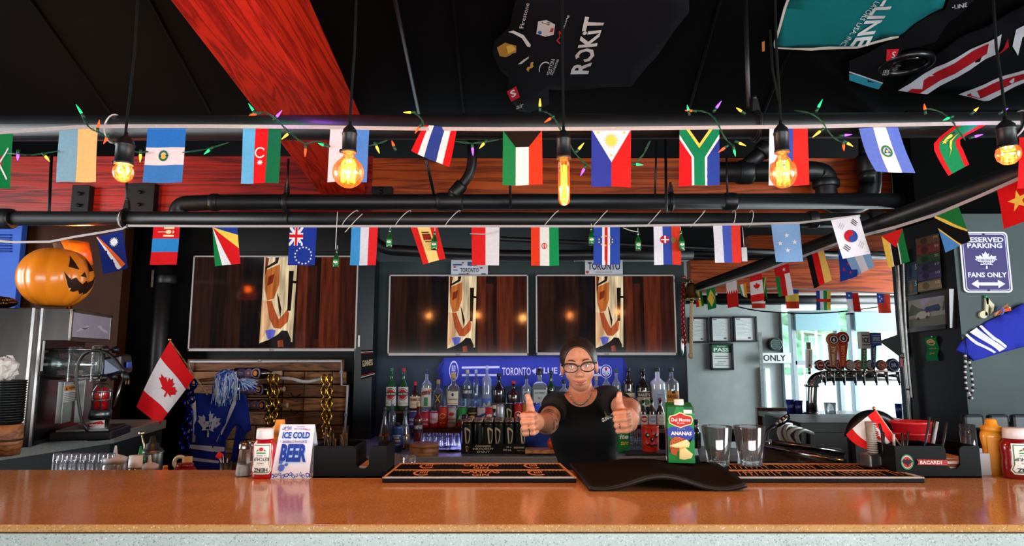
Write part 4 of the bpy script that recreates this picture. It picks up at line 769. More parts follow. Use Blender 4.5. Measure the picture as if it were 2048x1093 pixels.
def plate(label, x0, x1, y0, y1, top, Y=4.80):
    a, b = P(x0, y1, Y), P(x1, y0, Y); t = thing('licence_plate', label, 'licence plate', ((a.x+b.x)/2, Y, a.z))
    m = planar((a.x, Y-.006, a.z), (b.x-a.x, 0, 0), (0, 0, b.z-a.z)); w = b.x-a.x
    MB().box(((a.x+b.x)/2, Y, (a.z+b.z)/2), (w, .006, b.z-a.z)).build('metal_plate', pls('#D9DCE4', .35), t, w=True, bevel=.006)
    if top: L = [(prt('#1B2440'), txt('TORONTO', (.25, .18, .75, .46), .01)), (prt('#4A5A8C'), [rect(.05, .62, .3, .72), rect(.45, .6, .7, .85), rect(.06, .3, .18, .36), rect(.82, .02, .94, .12), rect(.2, .02, .4, .1)]), (prt('#B02A30'), leaf(.82, .45, .05, .1)+leaf(.1, .5, .05, .1)+leaf(.32, .78, .04, .08)+leaf(.45, .06, .05, .1))]
    else: L = [(prt('#1A2C4A'), txt('TORONTO', (.08, .28, .93, .75), .02)+txt('YOURS TO DISCOVER', (.28, .12, .72, .19))), (prt('#B04030'), leaf(.06, .12, .06, .15)), (prt('#1A2C4A'), [rect(.08, .86, .16, .92), rect(.8, .86, .88, .92)])]
    sheet('print', L, m, t, True, 1, 1)
plate('ornate city licence plate above the left twin screen', 902, 976, 520, 551, True)
plate('bold lettered licence plate above the right twin screen', 1170, 1245, 517, 550, False)
# scarf
YS = 4.82
def scarfmap(u, v):
    x = 888+358*u; y = 772+(716-772)*v+6*math.sin(PI*u)*(.3-v)
    return P(x, y, YS-.012-.006*math.sin(u*19))
SB = fab('#3C4AA0'); SW = fab('#E4E8F2')
o = sheet('team_scarf', [(SB, [FULL]), (SW, [rect(.1, .60, .31, .67), rect(.1, .34, .31, .41), rect(.93, .60, .80, .67), rect(.93, .34, .80, .41)])], scarfmap, nu=24, nv=4); tag(o, 'blue knitted team scarf with white lettering hung under the screens', 'scarf'); J = o
def spart(name, layers, **k):
    e = sheet(name, layers, lambda u, v: Vector(scarfmap(u, v))+Vector((0, -.003, 0)), nu=24, nv=4); e.location -= J.location; e.parent = J; return e
spart('lettering', [(SW, txt('TORONTO', (.325, .36, .485, .62), .02)+leaf(.51, .46, .022, .15)+txt('BLUE JAYS', (.53, .36, .74, .62), .02))])
spart('oval_badge', [(SW, ring(.055, .52, .026, .004, 20, .36)), (SW, [[(x*.7+.016, y) for x, y in p] for p in txt('BUD', (.04, .5, .07, .72), .02)+txt('LIGHT', (.035, .3, .075, .48), .02)])])
spart('round_badge', [(SW, [circ(.905, .5, .033, 20, .24)]), (fab('#1E3A8A'), [p for p in ring(.905, .5, .03, .006, 18, .22)]+star(.905, .48, .018, 3, .5, .14)), (fab('#D02A30'), leaf(.905, .58, .01, .09))])
for sx, x0 in ((0, 888), (1, 1246)):
    mb = MB()
    for k in range(34):
        y = 716+56*k/33; a = P(x0, y, YS-.012); b = P(x0+(-9 if sx == 0 else 6)+random.uniform(-4, 4), y+14+random.uniform(0, 16) , YS-.015+random.uniform(-.01, .008)); c = (a+b)/2+Vector((random.uniform(-.012, .012), 0, .01)); mb.tube([a, c, b], .0022, 4)
    e = mb.build('fringe', [SB], J, w=True); e['kind'] = 'stuff'
# black bar towel pinned to the post
tw = thing('bar_towel', 'small black bar towel with cream lettering pinned to the post', 'towel', P(735, 760, 4.66))
fm = pxquad((722, 701), (746, 700), (722, 760), (750, 752), 4.665, wave=.006)
sheet('cloth', [(fab('#15161A'), [FULL]), (fab('#B8322C'), [rect(0, .88, 1, .9), rect(0, .12, 1, .14)]), (fab('#D8D4CC'), [rect(0, .92, 1, .94), rect(0, .06, 1, .09)]), (fab('#D8CBA0'), txt('GUINNESS', (.1, .42, .9, .64), .01))], fm, tw, True)
MB().box(P(718, 683, 4.67), (.014, .012, .085)).build('thermometer', pls('#D8DAD6'), None, bevel=.003); tag(bpy.data.objects['thermometer'], 'slim white thermostat strip on the post above the bar towel', 'thermostat')
# ---------------------------------------------------------------- certificates and signs on the pale wall
def framed(label, x0, y0, x1, y1, head=None, Y=YF-.02):
    a, b = P(x0, y1, Y), P(x1, y0, Y); t = thing('framed_certificate', label, 'certificate', ((a.x+b.x)/2, Y, a.z)); w, h = b.x-a.x, b.z-a.z; cx, cz = (a.x+b.x)/2, (a.z+b.z)/2
    for (bx, bz, sx, sz) in ((cx, b.z, w+.02, .02), (cx, a.z, w+.02, .02), (a.x, cz, .02, h), (b.x, cz, .02, h)): MB().box((bx, Y-.01, bz), (sx, .03, sz)).build('frame', pls('#16191A', .4), t, w=True)
    if head: L = [(prt('#E4EAE6'), [FULL]), (prt('#1E7A4E'), [rect(0, .66, 1, 1), rect(0, 0, 1, .05)]), (prt('#F2F6F2'), txt('PASS', (.14, .70, .86, .86), .03)+txt('DineSafe', (.3, .89, .7, .95))), (prt('#7A8A84'), [rect(.2, .5, .8, .53), rect(.15, .42, .85, .44), rect(.3, .28, .7, .31), rect(.15, .14, .85, .16), rect(.15, .2, .6, .22)])]
    else: L = [(prt('#DDE5E4'), [FULL]), (prt('#93A2A2'), [rect(.12, .86-.055*k, .12+(.35+.4*((k*7) % 5)/5), .872-.055*k) for k in range(12)]), (prt('#5A6A6A'), [rect(.62, .1, .75, .17), rect(.1, .9, .3, .94)])]
    sheet('paper', L, planar((a.x, Y-.004, a.z), (w, 0, 0), (0, 0, h)), t, True, 1, 1)
framed('framed certificate half hidden behind the bell rope', 1379, 637, 1413, 685)
framed('middle framed certificate of the top row above the green pass notice', 1423, 636, 1461, 684)
framed('framed certificate at the window end of the top row', 1469, 635, 1510, 683)
framed('green and white pass notice below the certificates', 1423, 689, 1463, 739, True)
t = thing('door_sign', 'white sign reading ONLY beside the far door', 'sign', P(1555, 726, YF-.1))
a, b = P(1522, 727, YF-.1), P(1582, 706, YF-.1); MB().box(((a.x+b.x)/2, YF-.09, (a.z+b.z)/2), (b.x-a.x, .012, b.z-a.z)).build('board', pls('#DDE6E6'), t, w=True, bevel=.01)
sheet('lettering', [(prt('#20262A'), txt('ONLY', (.09, .2, .82, .8), .01))], planar((a.x, YF-.098, a.z), (b.x-a.x, 0, 0), (0, 0, b.z-a.z)), t, True, 1, 1)
t = thing('measuring_rule', 'tall metal measuring rule propped at the doorway', 'ruler', (P(1531, 900, 6.9).x, 6.9, 0))
a, b = P(1520, 665, 6.9), P(1531, 900, 6.9); b = a+(b-a)*(a.z/(a.z-b.z)); MB().hexa([a+Vector((-.018, 0, 0)), a+Vector((.018, 0, 0)), b+Vector((.018, 0, 0)), b+Vector((-.018, 0, 0))], [a+Vector((-.018, .01, 0)), a+Vector((.018, .01, 0)), b+Vector((.018, .01, 0)), b+Vector((-.018, .01, 0))]).build('blade', mtl('#8E9694', .5), t, w=True)
for k in range(26):
    p = a.lerp(b, (k+.5)/26); MB().box(p+Vector((-.009 if k % 2 else -.005, -.0015, 0)), (.014 if k % 2 else .024, .002, .003)).build('graduation', pls('#30363A'), t, w=True)
t = thing('wall_vent', 'round dark wall vent beside the far door', 'vent', P(1550, 700, YF-.05)); c = P(1550, 689, YF-.05)
MB().tube([c+Vector((0, .05, 0)), c+Vector((0, -.03, 0))], W(13, YF), 22).build('hood', mtl('#3A4644', .45), t, w=True); MB().torus(c+Vector((0, -.03, 0)), W(11, YF), .008, 'y', 22, 6).build('rim', mtl('#55605E', .4), t, w=True)
for k in range(-2, 3): MB().box(c+Vector((0, -.034, k*.022)), (.1, .006, .008)).build('louvre', mtl('#55605E', .4), t, w=True)
tag(MB().tube(bend([P(1425, 598, 6.0), P(1500, 622, 6.0), P(1640, 630, 6.0), P(1775, 612, 6.0)], 8), .006, 6).build('hanging_cable', CORD), 'black cable sagging across the pale wall above the certificates', 'cable')
# bell
t = thing('brass_bell', 'brass ship bell with rope at the partition end', 'bell', P(1383, 600, 4.6)); c = P(1383, 600, 4.6); h = P(1383, 566, 4.6).z-c.z; r = W(17, 4.6)
BR = mat('aged_brass', '#8A7C4A', .3, 1., .5, .2, 40)
MB().lathe([(r, 0), (r*1.04, h*.05), (r*.9, h*.14), (r*.66, h*.4), (r*.55, h*.8), (r*.42, h*.95), (r*.1, h), (1e-5, h*1.02)], 22, o=c).build('bell_body', BR, t, w=True)
MB().torus(c+Vector((0, 0, h*1.08)), .012, .004, 'y', 14, 6).build('hanger_loop', BR, t, w=True); MB().box(c+Vector((-.05, .03, h*1.15)), (.11, .02, .02)).build('bracket', BLACK, t, w=True)
MB().ball(c+Vector((0, 0, -.012)), .014).build('clapper', BR, t, w=True)
q = [P(1383, 606, 4.6), P(1381, 640, 4.6), P(1379, 680, 4.6), P(1382, 712, 4.6)]
rp = MB()
for s in range(3): rp.tube([q[0].lerp(q[3], k/30)+Vector((.008*math.cos(k*1.1+s*2.1), .008*math.sin(k*1.1+s*2.1), 0)) for k in range(31)], .007, 6)
rp.ball(q[3], .022, mi=0); o = rp.build('rope', fab('#B09A78'), t, w=True)
t = thing('tinsel_chain', 'red beaded chain draped down the partition end beside the bell', 'chain', P(1366, 690, 4.7))
for k in range(30):
    c = P(1369-4*math.sin(k*.12), 556+k*4.6, 4.72); MB().torus((0, 0, 0), .012, .0045, 'x' if k % 2 else 'y', 12, 5).build('chain_link', mat('red_foil', '#A81418', .25, .6, .5, .2, 40), t).location = c-t.location
t = thing('chrome_lid', 'thin oval chrome lid leaning on the partition end', 'lid', P(1363, 712, 4.74)); MB().ball(P(1364, 692, 4.74), (.012, .01, .075)).build('lid', mtl('#A8B0B4', .2), t, w=True)
# ---------------------------------------------------------------- the pillar
YPF = YP-.003
def PF_(px, py): return P(px, py, YPF)
def PS(px, py, off=.004):
    xc = (px-1024)/F; yc = (546.5-py)/F; s = (XP-off)/xc
    return Vector((XP-off, s*(math.cos(TILT)-yc*math.sin(TILT)), CZ+s*(math.sin(TILT)+yc*math.cos(TILT))))
t = thing('parking_sign', 'purple and white reserved parking sign with maple leaf', 'sign', P(1968, 586, YPF-.01))
a, b = P(1926, 586, YPF), P(2011, 465, YPF)
def rrect(x0, y0, x1, y1, rx, ry, n=5):
    pts = []
    for cx, cy, s in ((x1-rx, y1-ry, 0), (x0+rx, y1-ry, 1), (x0+rx, y0+ry, 2), (x1-rx, y0+ry, 3)):
        pts += [(cx+rx*math.cos(PI/2*(s+k/n)), cy+ry*math.sin(PI/2*(s+k/n))) for k in range(n+1)]
    return pts
PU = prt('#3B2F6A'); PW = prt('#D9D8E8')
o = [Vector((a.x+(b.x-a.x)*x, YPF-.004, a.z+(b.z-a.z)*y)) for x, y in rrect(0, 0, 1, 1, .09, .065)]
MB().extr(o, (0, -.005, 0)).build('panel', pls('#D9D8E8'), t, w=True)
sm = planar((a.x, YPF-.0095, a.z), (b.x-a.x, 0, 0), (0, 0, b.z-a.z))
sheet('print', [(PU, [rrect(.03, .022, .97, .978, .08, .055)]), (PW, [rrect(.05, .034, .95, .966, .07, .05)]), (PU, [rrect(.065, .044, .935, .956, .065, .045)])], sm, t, True, 1, 1)
sheet('lettering', [(PW, txt('RESERVED', (.1, .825, .9, .91), .03)+txt('PARKING', (.14, .73, .86, .81), .03)+txt('FANS ONLY', (.1, .245, .9, .33), .03)+[[(.15, .14), (.3, .21), (.3, .165), (.7, .165), (.7, .21), (.85, .14), (.7, .07), (.7, .115), (.3, .115), (.3, .07)]]+leaf(.5, .5, .27, .18)), (PU, txt('TORONTO', (.3, .51, .7, .55), .015)+txt('MAPLE', (.36, .465, .64, .5), .015)+txt('LEAFS', (.38, .425, .62, .455), .015))], planar((a.x, YPF-.0125, a.z), (b.x-a.x, 0, 0), (0, 0, b.z-a.z)), t, True, 1, 1)
for z in (.955, .03): MB().lathe([(.006, 0), (.006, .004), (1e-5, .005)], 10).build('screw', mtl('#30343A'), t).location = Vector((a.x+(b.x-a.x)*.5, YPF-.01, a.z+(b.z-a.z)*z))-t.location
def psheet(name, label, cat, layers, zc, off, grp=None):
    tl, tr, bl, br = [PS(*Z7_([c])[0], off) for c in zc]
    o = sheet(name, layers, lambda u, v: (bl*(1-u)+br*u)*(1-v)+(tl*(1-u)+tr*u)*v, nu=2, nv=2, eps=.0005); return tag(o, label, cat, grp)
def bill(c, d, n, side=False): return [(prt(c), [FULL]), (prt(d), [circ(.35, .5, .16, 14, .36), rect(.03, .06, .97, .12), rect(.03, .88, .97, .94)]), (prt('#D8CDB4'), txt(n, (.78, .55, .95, .85)))]
BILL = 'bank notes on the pillar'
psheet('bank_note', 'brown hundred bank note at the top of the pillar cluster', 'bank note', bill('#7A5A3A', '#4E3A26', '100'), ((1420, 285), (1555, 250), (1425, 332), (1560, 300)), .006, BILL)
psheet('bank_note', 'red fifty bank note second in the pillar cluster', 'bank note', bill('#8A3E3A', '#5A2626', '50'), ((1424, 330), (1560, 300), (1428, 388), (1562, 356)), .007, BILL)
psheet('bank_note', 'green twenty bank note in the pillar cluster', 'bank note', bill('#3E5E44', '#24402C', '20'), ((1426, 385), (1560, 358), (1428, 440), (1564, 406)), .008, BILL)
psheet('bank_note', 'purple ten bank note above another purple one', 'bank note', bill('#4A4468', '#2C2844', '10'), ((1430, 438), (1564, 405), (1433, 488), (1568, 458)), .009, BILL)
psheet('bank_note', 'lower purple ten bank note with a portrait', 'bank note', bill('#4C4670', '#2C2846', '10'), ((1433, 486), (1568, 456), (1435, 532), (1570, 510)), .010, BILL)
psheet('bank_note', 'tan bank note at the bottom of the cluster', 'bank note', bill('#8A7A5E', '#5E5642', '10'), ((1435, 538), (1566, 512), (1437, 592), (1574, 570)), .011, BILL)
psheet('bank_note', 'blue bank note turned upright at the cluster edge', 'bank note', bill('#3C566C', '#243A4C', '5'), ((1370, 430), (1430, 414), (1372, 526), (1432, 514)), .006, BILL)
psheet('bank_note', 'teal bank note turned upright below the blue one', 'bank note', bill('#3E5C64', '#8A6A4A', '5'), ((1374, 526), (1430, 515), (1378, 616), (1432, 604)), .007, BILL)
def side_box(name, parent, zc, m, t0, t1):
    q = [PS(*Z7_([c])[0], t0) for c in zc]; q1 = [p-Vector((t1, 0, 0)) for p in q]; return MB().hexa(q, q1).build(name, m, parent, w=True)
t = thing('framed_picture', 'black framed picture of two cars by water on the pillar side', 'picture', PS(*Z7_([(1490, 825)])[0], .01))
fr = pls('#0B0B0C', .25)
for zc in (((1352, 625), (1630, 578), (1630, 606), (1352, 648)), ((1358, 808), (1640, 775), (1640, 800), (1360, 832)), ((1352, 625), (1380, 620), (1388, 830), (1360, 832)), ((1606, 582), (1632, 578), (1642, 800), (1616, 803))): side_box('frame', t, zc, fr, .002, .018)
tl, tr, bl, br = [PS(*Z7_([c])[0], .008) for c in ((1376, 640), (1608, 602), (1386, 812), (1618, 780))]
sheet('photo', [(prt('#8C8C86'), [FULL]), (prt('#55604E'), [[(0, .55), (.1, .85), (.25, .7), (.4, .62), (.4, .5), (0, .45)]]), (prt('#9C94B0'), [[(.4, .7), (.6, .95), (.8, .9), (1, .95), (1, 1), (.3, 1)]]), (prt('#4E5A4E'), [[(.85, .5), (.9, .8), (1, .85), (1, .5)]]), (prt('#5E6258'), [rect(0, 0, 1, .35)]), (prt('#7C7E72'), [rect(.1, .3-.05*k, .9, .31-.05*k) for k in range(6)]), (prt('#2E3C5E'), [[(.42, .58), (.48, .68), (.78, .72), (.82, .6), (.8, .52), (.44, .5)]]), (prt('#A8A49C'), [[(.2, .36), (.24, .5), (.34, .56), (.52, .54), (.58, .42), (.54, .33), (.24, .3)]]), (prt('#3A3A3A'), [circ(.27, .32, .04, 10, .05), circ(.5, .34, .04, 10, .05), circ(.5, .52, .03, 10, .04), circ(.75, .53, .03, 10, .04)])], lambda u, v: (bl*(1-u)+br*u)*(1-v)+(tl*(1-u)+tr*u)*v, t, True, 2, 2)
t = thing('picture_frame', 'narrow black frame edge beside the car picture', 'frame', PS(1912, 658, .01)); side_box('frame', t, ((1618, 580), (1650, 574), (1655, 800), (1640, 802)), pls('#101012', .15), .002, .03)
t = thing('prize_ribbon', 'green satin prize ribbon with gold print on the pillar', 'ribbon', PS(*Z7_([(1515, 992)])[0], .01))
tl, tr, bl, br = [PS(*Z7_([c])[0], .008) for c in ((1477, 855), (1546, 850), (1488, 993), (1556, 989))]
sheet('satin', [(fab('#0C6B3A'), [FULL]), (prt('#C8A060'), ring(.5, .78, .34, .1, 18, .13)+[circ(.4, .8, .1, 8, .05), circ(.6, .8, .1, 8, .05)]+txt('RACE', (.2, .5, .8, .57))+txt('2nd', (.3, .28, .7, .36))), (fab('#0A5A32'), [rect(0, .44, 1, .46)])], lambda u, v: (bl*(1-u)+br*u)*(1-v)+(tl*(1-u)+tr*u)*v+Vector((-.006*math.sin(v*9), 0, 0)), t, True, 3, 8)
MB().ball(PS(*Z7_([(1515, 851)])[0], .012), .006).build('pin', mtl('#C8C8C8'), t, w=True)
# flexible conduit
CM = mat('flex_conduit', '#8A8E8C', .35, 1., .5, .2, 30)
def conduit(label, pts, r):
    q = bend(pts, 6); L = [];
    for i in range(len(q)-1):
        n = max(1, int((q[i+1]-q[i]).length/.006)); L += [q[i].lerp(q[i+1], k/n) for k in range(n)]
    return tag(MB().tube(L, [r*(1.12 if i % 2 else .9) for i in range(len(L))], 10).build('flexible_conduit', CM), label, 'conduit')
conduit('outer silver flexible conduit running down the post edge', [PS(1794, 505, .03), PS(1803, 640, .03), PS(1812, 740, .03), PS(1820, 820, .03), PS(1826, 930, .03)], .013)
conduit('inner thin silver conduit strapped behind the thicker one', [PS(1806, 500, .02), PS(1811, 640, .02), PS(1818, 740, .02), PS(1824, 800, .02)], .008)
t = thing('red_tag', 'small red tag wired to the conduit', 'tag', PS(1804, 735, .05)); MB().box(PS(1803, 726, .05), (.004, .022, .05)).build('plate', pls('#B0282C'), t, w=True, bevel=.003); MB().torus(PS(1806, 712, .045), .012, .003, 'y', 12, 5).build('wire', mtl('#90A090'), t, w=True)
tag(MB().extr([PS(1778, 682, .03)+Vector((0, .1, 0)), P(1800, 668, 3.55), P(1802, 716, 3.55)], (.01, .02, 0)).build('corner_flap', BLACK), 'black triangular flap sticking out from the post', 'flap')
# music note ornament, sleeve and bead string
t = thing('music_note', 'cream wooden music note hung on the grey pillar face', 'ornament', P(1967, 638, YPF-.01)); CR = pls('#C9C29C', .6)
def front_ext(pts, th, m, name, parent, off=.0): return MB().extr([PF_(*p)-Vector((0, off, 0)) for p in pts], (0, -th, 0)).build(name, m, parent, w=True)
front_ext([(1968, 597), (1974, 597), (1973, 632), (1967, 632)], .012, CR, 'stem', t); front_ext(circ(1964, 630, 8, 16, 7.5), .012, CR, 'note_head', t)
front_ext([(1968, 597), (1974, 597), (1978, 603), (1985, 610), (1984, 622), (1978, 630), (1980, 618), (1975, 611), (1970, 609)], .012, CR, 'flag', t); MB().ball(P(1971, 594, YPF-.006), .008).build('green_pin', pls('#1E8A5A'), t, w=True)
t = thing('jersey_stocking', 'royal blue striped jersey stocking pinned slanting on the pillar', 'stocking', P(1960, 725, YPF-.02))
so = [(1911, 700), (1920, 686), (1940, 668), (1970, 645), (2010, 625), (2035, 610), (2052, 606), (2062, 640), (2056, 692), (1990, 708), (1940, 722), (1932, 712)]
bx = (1905, 600, 2070, 730)
def stk(px, py): return PF_(px, py)+Vector((0, -.02-.012*math.sin((px+py)*.05), 0))
e = pxsheet('cloth', [(fab('#2A33A0'), [so])], stk, bx, parent=t, w=True, nu=10, nv=8, thick=.015)
e = pxsheet('stripe', [(fab('#DAD8E8'), [[(1927, 671), (1931, 668), (1950, 685), (1983, 705), (1978, 707), (1946, 690)], [(1936, 665), (1950, 656), (1978, 683), (2003, 698), (1990, 704), (1962, 684)], [(1955, 653), (1960, 651), (1980, 675), (2006, 693), (2004, 697), (1976, 680)]])], lambda x, y: stk(x, y)-Vector((0, .003, 0)), bx, parent=t, w=True, nu=10, nv=8)
t = thing('stick_bundle', 'tied bundle of small cinnamon sticks tucked above the stocking', 'bundle', P(2000, 632, YPF-.03))
for k in range(6):
    a = P(1988+k*2.2, 632-k*1.2+random.uniform(-2, 2), YPF-.035); b = P(2014+k*1.5, 611+k*1.2+random.uniform(-3, 3), YPF-.035-.008*(k % 3)); MB().tube([a, b], .006, 8).build('stick', [wood('stick_wood', '#5A3A22', '#A88050'), prt('#D8B48A'), prt('#C8502C')][k % 3], t, w=True)
MB().torus(P(2001, 622, YPF-.04), .018, .004, 'x', 14, 6).build('tie', fab('#6A7AC8'), t, w=True)
t = thing('bead_string', 'string of black and white beads hanging below the stocking', 'beads', P(1940, 805, YPF-.03)); BDK = [pls('#0C0C0E', .15), pls('#C9C9C6', .25)]
for s, pts in enumerate((((1931, 718), (1930, 750), (1933, 780), (1941, 792), (1946, 802)), ((1938, 720), (1944, 755), (1946, 780), (1940, 792), (1937, 802)))):
    q = bend([P(x, y, YPF-.03) for x, y in pts], 8); L = sum((q[i+1]-q[i]).length for i in range(len(q)-1)); n = int(L/.0125)
    for k in range(n):
        d = L*k/n; i = 0
        while i < len(q)-2 and d > (q[i+1]-q[i]).length: d -= (q[i+1]-q[i]).length; i += 1
        p = q[i]+(q[i+1]-q[i]).normalized()*d
        if k == 0 and s == 0: bead0 = MB().ball((0, 0, 0), .0066, 10, 7).build('bead', BDK[0], t); bead1 = MB().ball((0, 0, 0), .0066, 10, 7).build('bead', BDK[1], t); bead0.location = p-t.location; bead1.location = p+Vector((0, 0, .013))-t.location
        else: c = (bead0, bead1)[k % 2].copy(); COL.objects.link(c); c.location = p-t.location
MB().tube([P(1930, 676, YPF-.035), P(1931, 718, YPF-.03)], .0015, 5).build('thread', CORD, t, w=True); MB().tube([P(1930, 676, YPF-.035), P(1938, 720, YPF-.03)], .0015, 5).build('thread', CORD, t, w=True)
# ---------------------------------------------------------------- bottles, cans and things on the back bar
def bottle(label, px, top, w, kind, glassc, cap, lab=None, Y=4.68, z=None, body=.25, liquid=None, group='bottles on the back shelves', name='liquor_bottle', name2='glass_body', tint=1.):
    z = Z2 if z is None else z
    b = P(px, top, Y); h = b.z-z; r = W(w/2, Y); x0 = b.x; nr = max(.011, r*.3)
    t = thing(name, label, 'bottle', (x0, Y, z), group=group)
    sq = 4 if kind == 'square' else 20
    pr = {'wine': [(r*.9, 0), (r, .008), (r, h*.52), (r*.96, h*.57), (r*.75, h*.64), (nr*1.1, h*.72), (nr, h*.78), (nr, h*.93)],
          'liquor': [(r*.92, 0), (r, .008), (r, h*.6), (r*.93, h*.66), (r*.6, h*.71), (nr, h*.76), (nr, h*.92)],
          'slim': [(r*.92, 0), (r, .008), (r*.98, h*.68), (r*.8, h*.73), (nr*.9, h*.79), (nr*.85, h*.93)],
          'cone': [(r*.95, 0), (r, .01), (r*.98, h*.2), (r*.6, h*.55), (nr, h*.75), (nr, h*.93)],
          'squat': [(r*.9, 0), (r, .01), (r*1.0, h*.5), (r*.9, h*.62), (r*.5, h*.7), (nr, h*.74), (nr, h*.88)],
          'square': [(r*1.3, 0), (r*1.36, .008), (r*1.36, h*.55), (r*1.2, h*.63), (nr*1.3, h*.70), (nr*1.3, h*.86)],
          'beer': [(r*.92, 0), (r, .006), (r, h*.5), (r*.85, h*.6), (nr*1.1, h*.75), (nr, h*.8), (nr, h*.96)]}[kind]
    if kind == 'square':
        MB().lathe(pr, 4, o=(0, 0, 0), a0=PI/4, sm=False).build(name2, glass(glassc, tint, .03, body), t, bevel=.006)
    else: MB().lathe(pr, 20).build(name2, glass(glassc, tint, .03, body), t)
    zt_, rt = pr[-1][1], pr[-1][0]
    MB().lathe([(rt*1.12, zt_-h*.02), (rt*1.15, zt_), (rt*1.12, h*.985), (rt*.9, h)], 14).build('cap', pls(cap, .4), t)
    if liquid: MB().lathe([(r*.88, .006), (r*.93, .012), (r*.93, h*liquid[1])], 18).build('liquid', glass(liquid[0], 1., .02, .5, 'drink'), t)
    if lab:
        lc, z0, z1, span, L = lab
        if kind == 'square': f = planar((-r*.8, -r*.975, h*z0), (r*1.6, 0, 0), (0, 0, h*(z1-z0)))
        else:
            def rad(v):
                zz = v*h
                for (ra, za), (rb, zb) in zip(pr, pr[1:]):
                    if za <= zz <= zb and zb > za: return ra+(rb-ra)*(zz-za)/(zb-za)
                return r
            f = cylmap(rad(z0)+.0012, h*z0, h*z1, span, r1=rad(z1)+.0012)
        sheet('label', [(prt(lc), [FULL])]+L, f, t, nu=8, nv=3, eps=.0007)
    return t
WT = prt('#E8E4DA'); BKP = prt('#101012'); RP = prt('#B81E24'); GP = prt('#C8A050')
def word(s, c='#141416', r=(.08, .35, .92, .6), b=.02): return [(prt(c), txt(s, r, b))]
GR = '#1E6B34'; CLR = '#DCEBF2'; BRN = '#3A1A0C'; DK = '#141012'
martini = lambda c2: ('#E4E2DA', .12, .56, 2.4, [(BKP, ring(.5, .62, .4, .04, 20, .33)), (RP, [circ(.5, .62, .3, 18, .26)]), (BKP, [rect(.05, .54, .95, .72)]), (WT, txt('MARTINI', (.12, .57, .88, .69), .02)), (prt('#9A9A98'), [rect(.1, .1, .9, .13), rect(.2, .18, .8, .2)])])
bottle('green vermouth bottle with green cap at the shelf end', 784, 737, 21, 'wine', GR, '#1A6A34', martini(0), body=.6)
bottle('green vermouth bottle with red cap second from the shelf end', 808, 737, 21, 'wine', GR, '#B01E24', martini(1), body=.6)
bottle('dark liqueur bottle with red cap and cream label', 831, 764, 21, 'squat', BRN, '#B4201E', ('#D8CBB0', .1, .5, 2.6, word('DRAMBUIE', '#8A1E1A', (.06, .6, .94, .85))+[(GP, [rect(.1, .3, .9, .36)])]), body=.8)
bottle('clear aperitif bottle with navy cap and slanted label', 854, 740, 21, 'liquor', CLR, '#1A2A5A', ('#D8D4CC', .1, .56, 2.2, [(prt('#E08030'), [[(.0, .55), (1, .75), (1, .95), (0, .75)]]), (prt('#1A2A6A'), txt('APEROL', (.1, .64, .9, .84), .03, .2)), (prt('#3A8A5A'), [rect(.35, .05, .65, .5)])]))
bottle('corked amber bottle with gold crossed emblem', 877, 760, 22, 'squat', '#C8D0D8', '#B08A58', ('#2A2A30', .25, .55, 1.2, [(GP, [[(.1, .1), (.2, .05), (.9, .9), (.8, .95)], [(.8, .05), (.9, .1), (.2, .95), (.1, .9)]])]), liquid=('#7A2A10', .32), body=.12)
bottle('broad whisky bottle with cream label and gold neck', 907, 747, 30, 'squat', '#D8D8D0', '#B89A50', ('#E4DCC8', .06, .52, 1.5, [(prt('#4A2A6A'), [rect(.05, .05, .95, .22), circ(.5, .82, .1, 12, .1)]), (BKP, txt('Crown Royal', (.12, .48, .88, .62))), (GP, [rect(.1, .3, .9, .33)])]), body=.15)
bottle('clear bitters bottle with grey blue label', 935, 740, 19, 'liquor', '#C8DCE8', '#C8B898', ('#3A4658', .3, .54, 2.6, word('CAMPARI', '#E8E8EC', (.06, .5, .94, .85))), body=.15)
bottle('slim blue tinted spirit bottle beside the frosted one', 952, 740, 14, 'slim', '#B8CCF0', '#C8CCD8', None, body=.12)
bottle('tall frosted vodka bottle with blue base', 974, 732, 20, 'slim', '#C4D6F2', '#C4D0E8', ('#5A80D0', .05, .28, 2.6, [(WT, [[(.1, .1), (.3, .6), (.5, .3), (.7, .8), (.9, .1)]])]), body=.45)
bottle('black wine-shaped liqueur bottle behind the stout cans', 998, 747, 27, 'wine', DK, '#141416', ('#7A5A3A', .08, .22, 2.4, [(GP, [rect(.1, .4, .9, .5)])]), body=.85)
bottle('dark rum bottle with red cap and neck band', 1027, 763, 26, 'wine', '#2A100A', '#C81E24', ('#B8221E', .56, .62, 5.5, []), body=.85)
bottle('clear gin bottle with navy cap near the raised thumb', 1053, 751, 21, 'liquor', CLR, '#20305A', ('#B8D0DC', .2, .56, 1.6, [(prt('#2A3A5A'), ring(.5, .5, .4, .08, 18, .4)+star(.5, .5, .25, 6, .5, .25))]))
bottle('square whiskey bottle with black cap beside her shoulder', 1079, 737, 30, 'square', '#CFD8D8', '#101012', ('#C4CCCC', .12, .5, 0, [(prt('#2A3030'), txt("JACK DANIEL'S", (.08, .72, .92, .86), .02)+txt('No.7', (.35, .4, .65, .58))+[rect(.1, .2, .9, .23), rect(.1, .1, .9, .13)])]), body=.3)
bottle('dark green whiskey bottle at her right shoulder', 1102, 742, 17, 'wine', '#14502A', '#0E2A1A', ('#141A16', .18, .5, 2.4, word('PROPER', '#D8D4C8', (.08, .5, .92, .75))), body=.6)
bottle('clear tequila bottle with broad black cap behind her shoulder', 1128, 759, 23, 'squat', CLR, '#161618', ('#D0D4D4', .15, .45, 1.5, word('CORRALEJO', '#30383A')))
bottle('corked clear bottle just past her neck', 1192, 752, 19, 'squat', CLR, '#B89A70', None)
bottle('clear spirit bottle with white cap over her sleeve', 1212, 742, 18, 'liquor', CLR, '#E4E6E8', None)
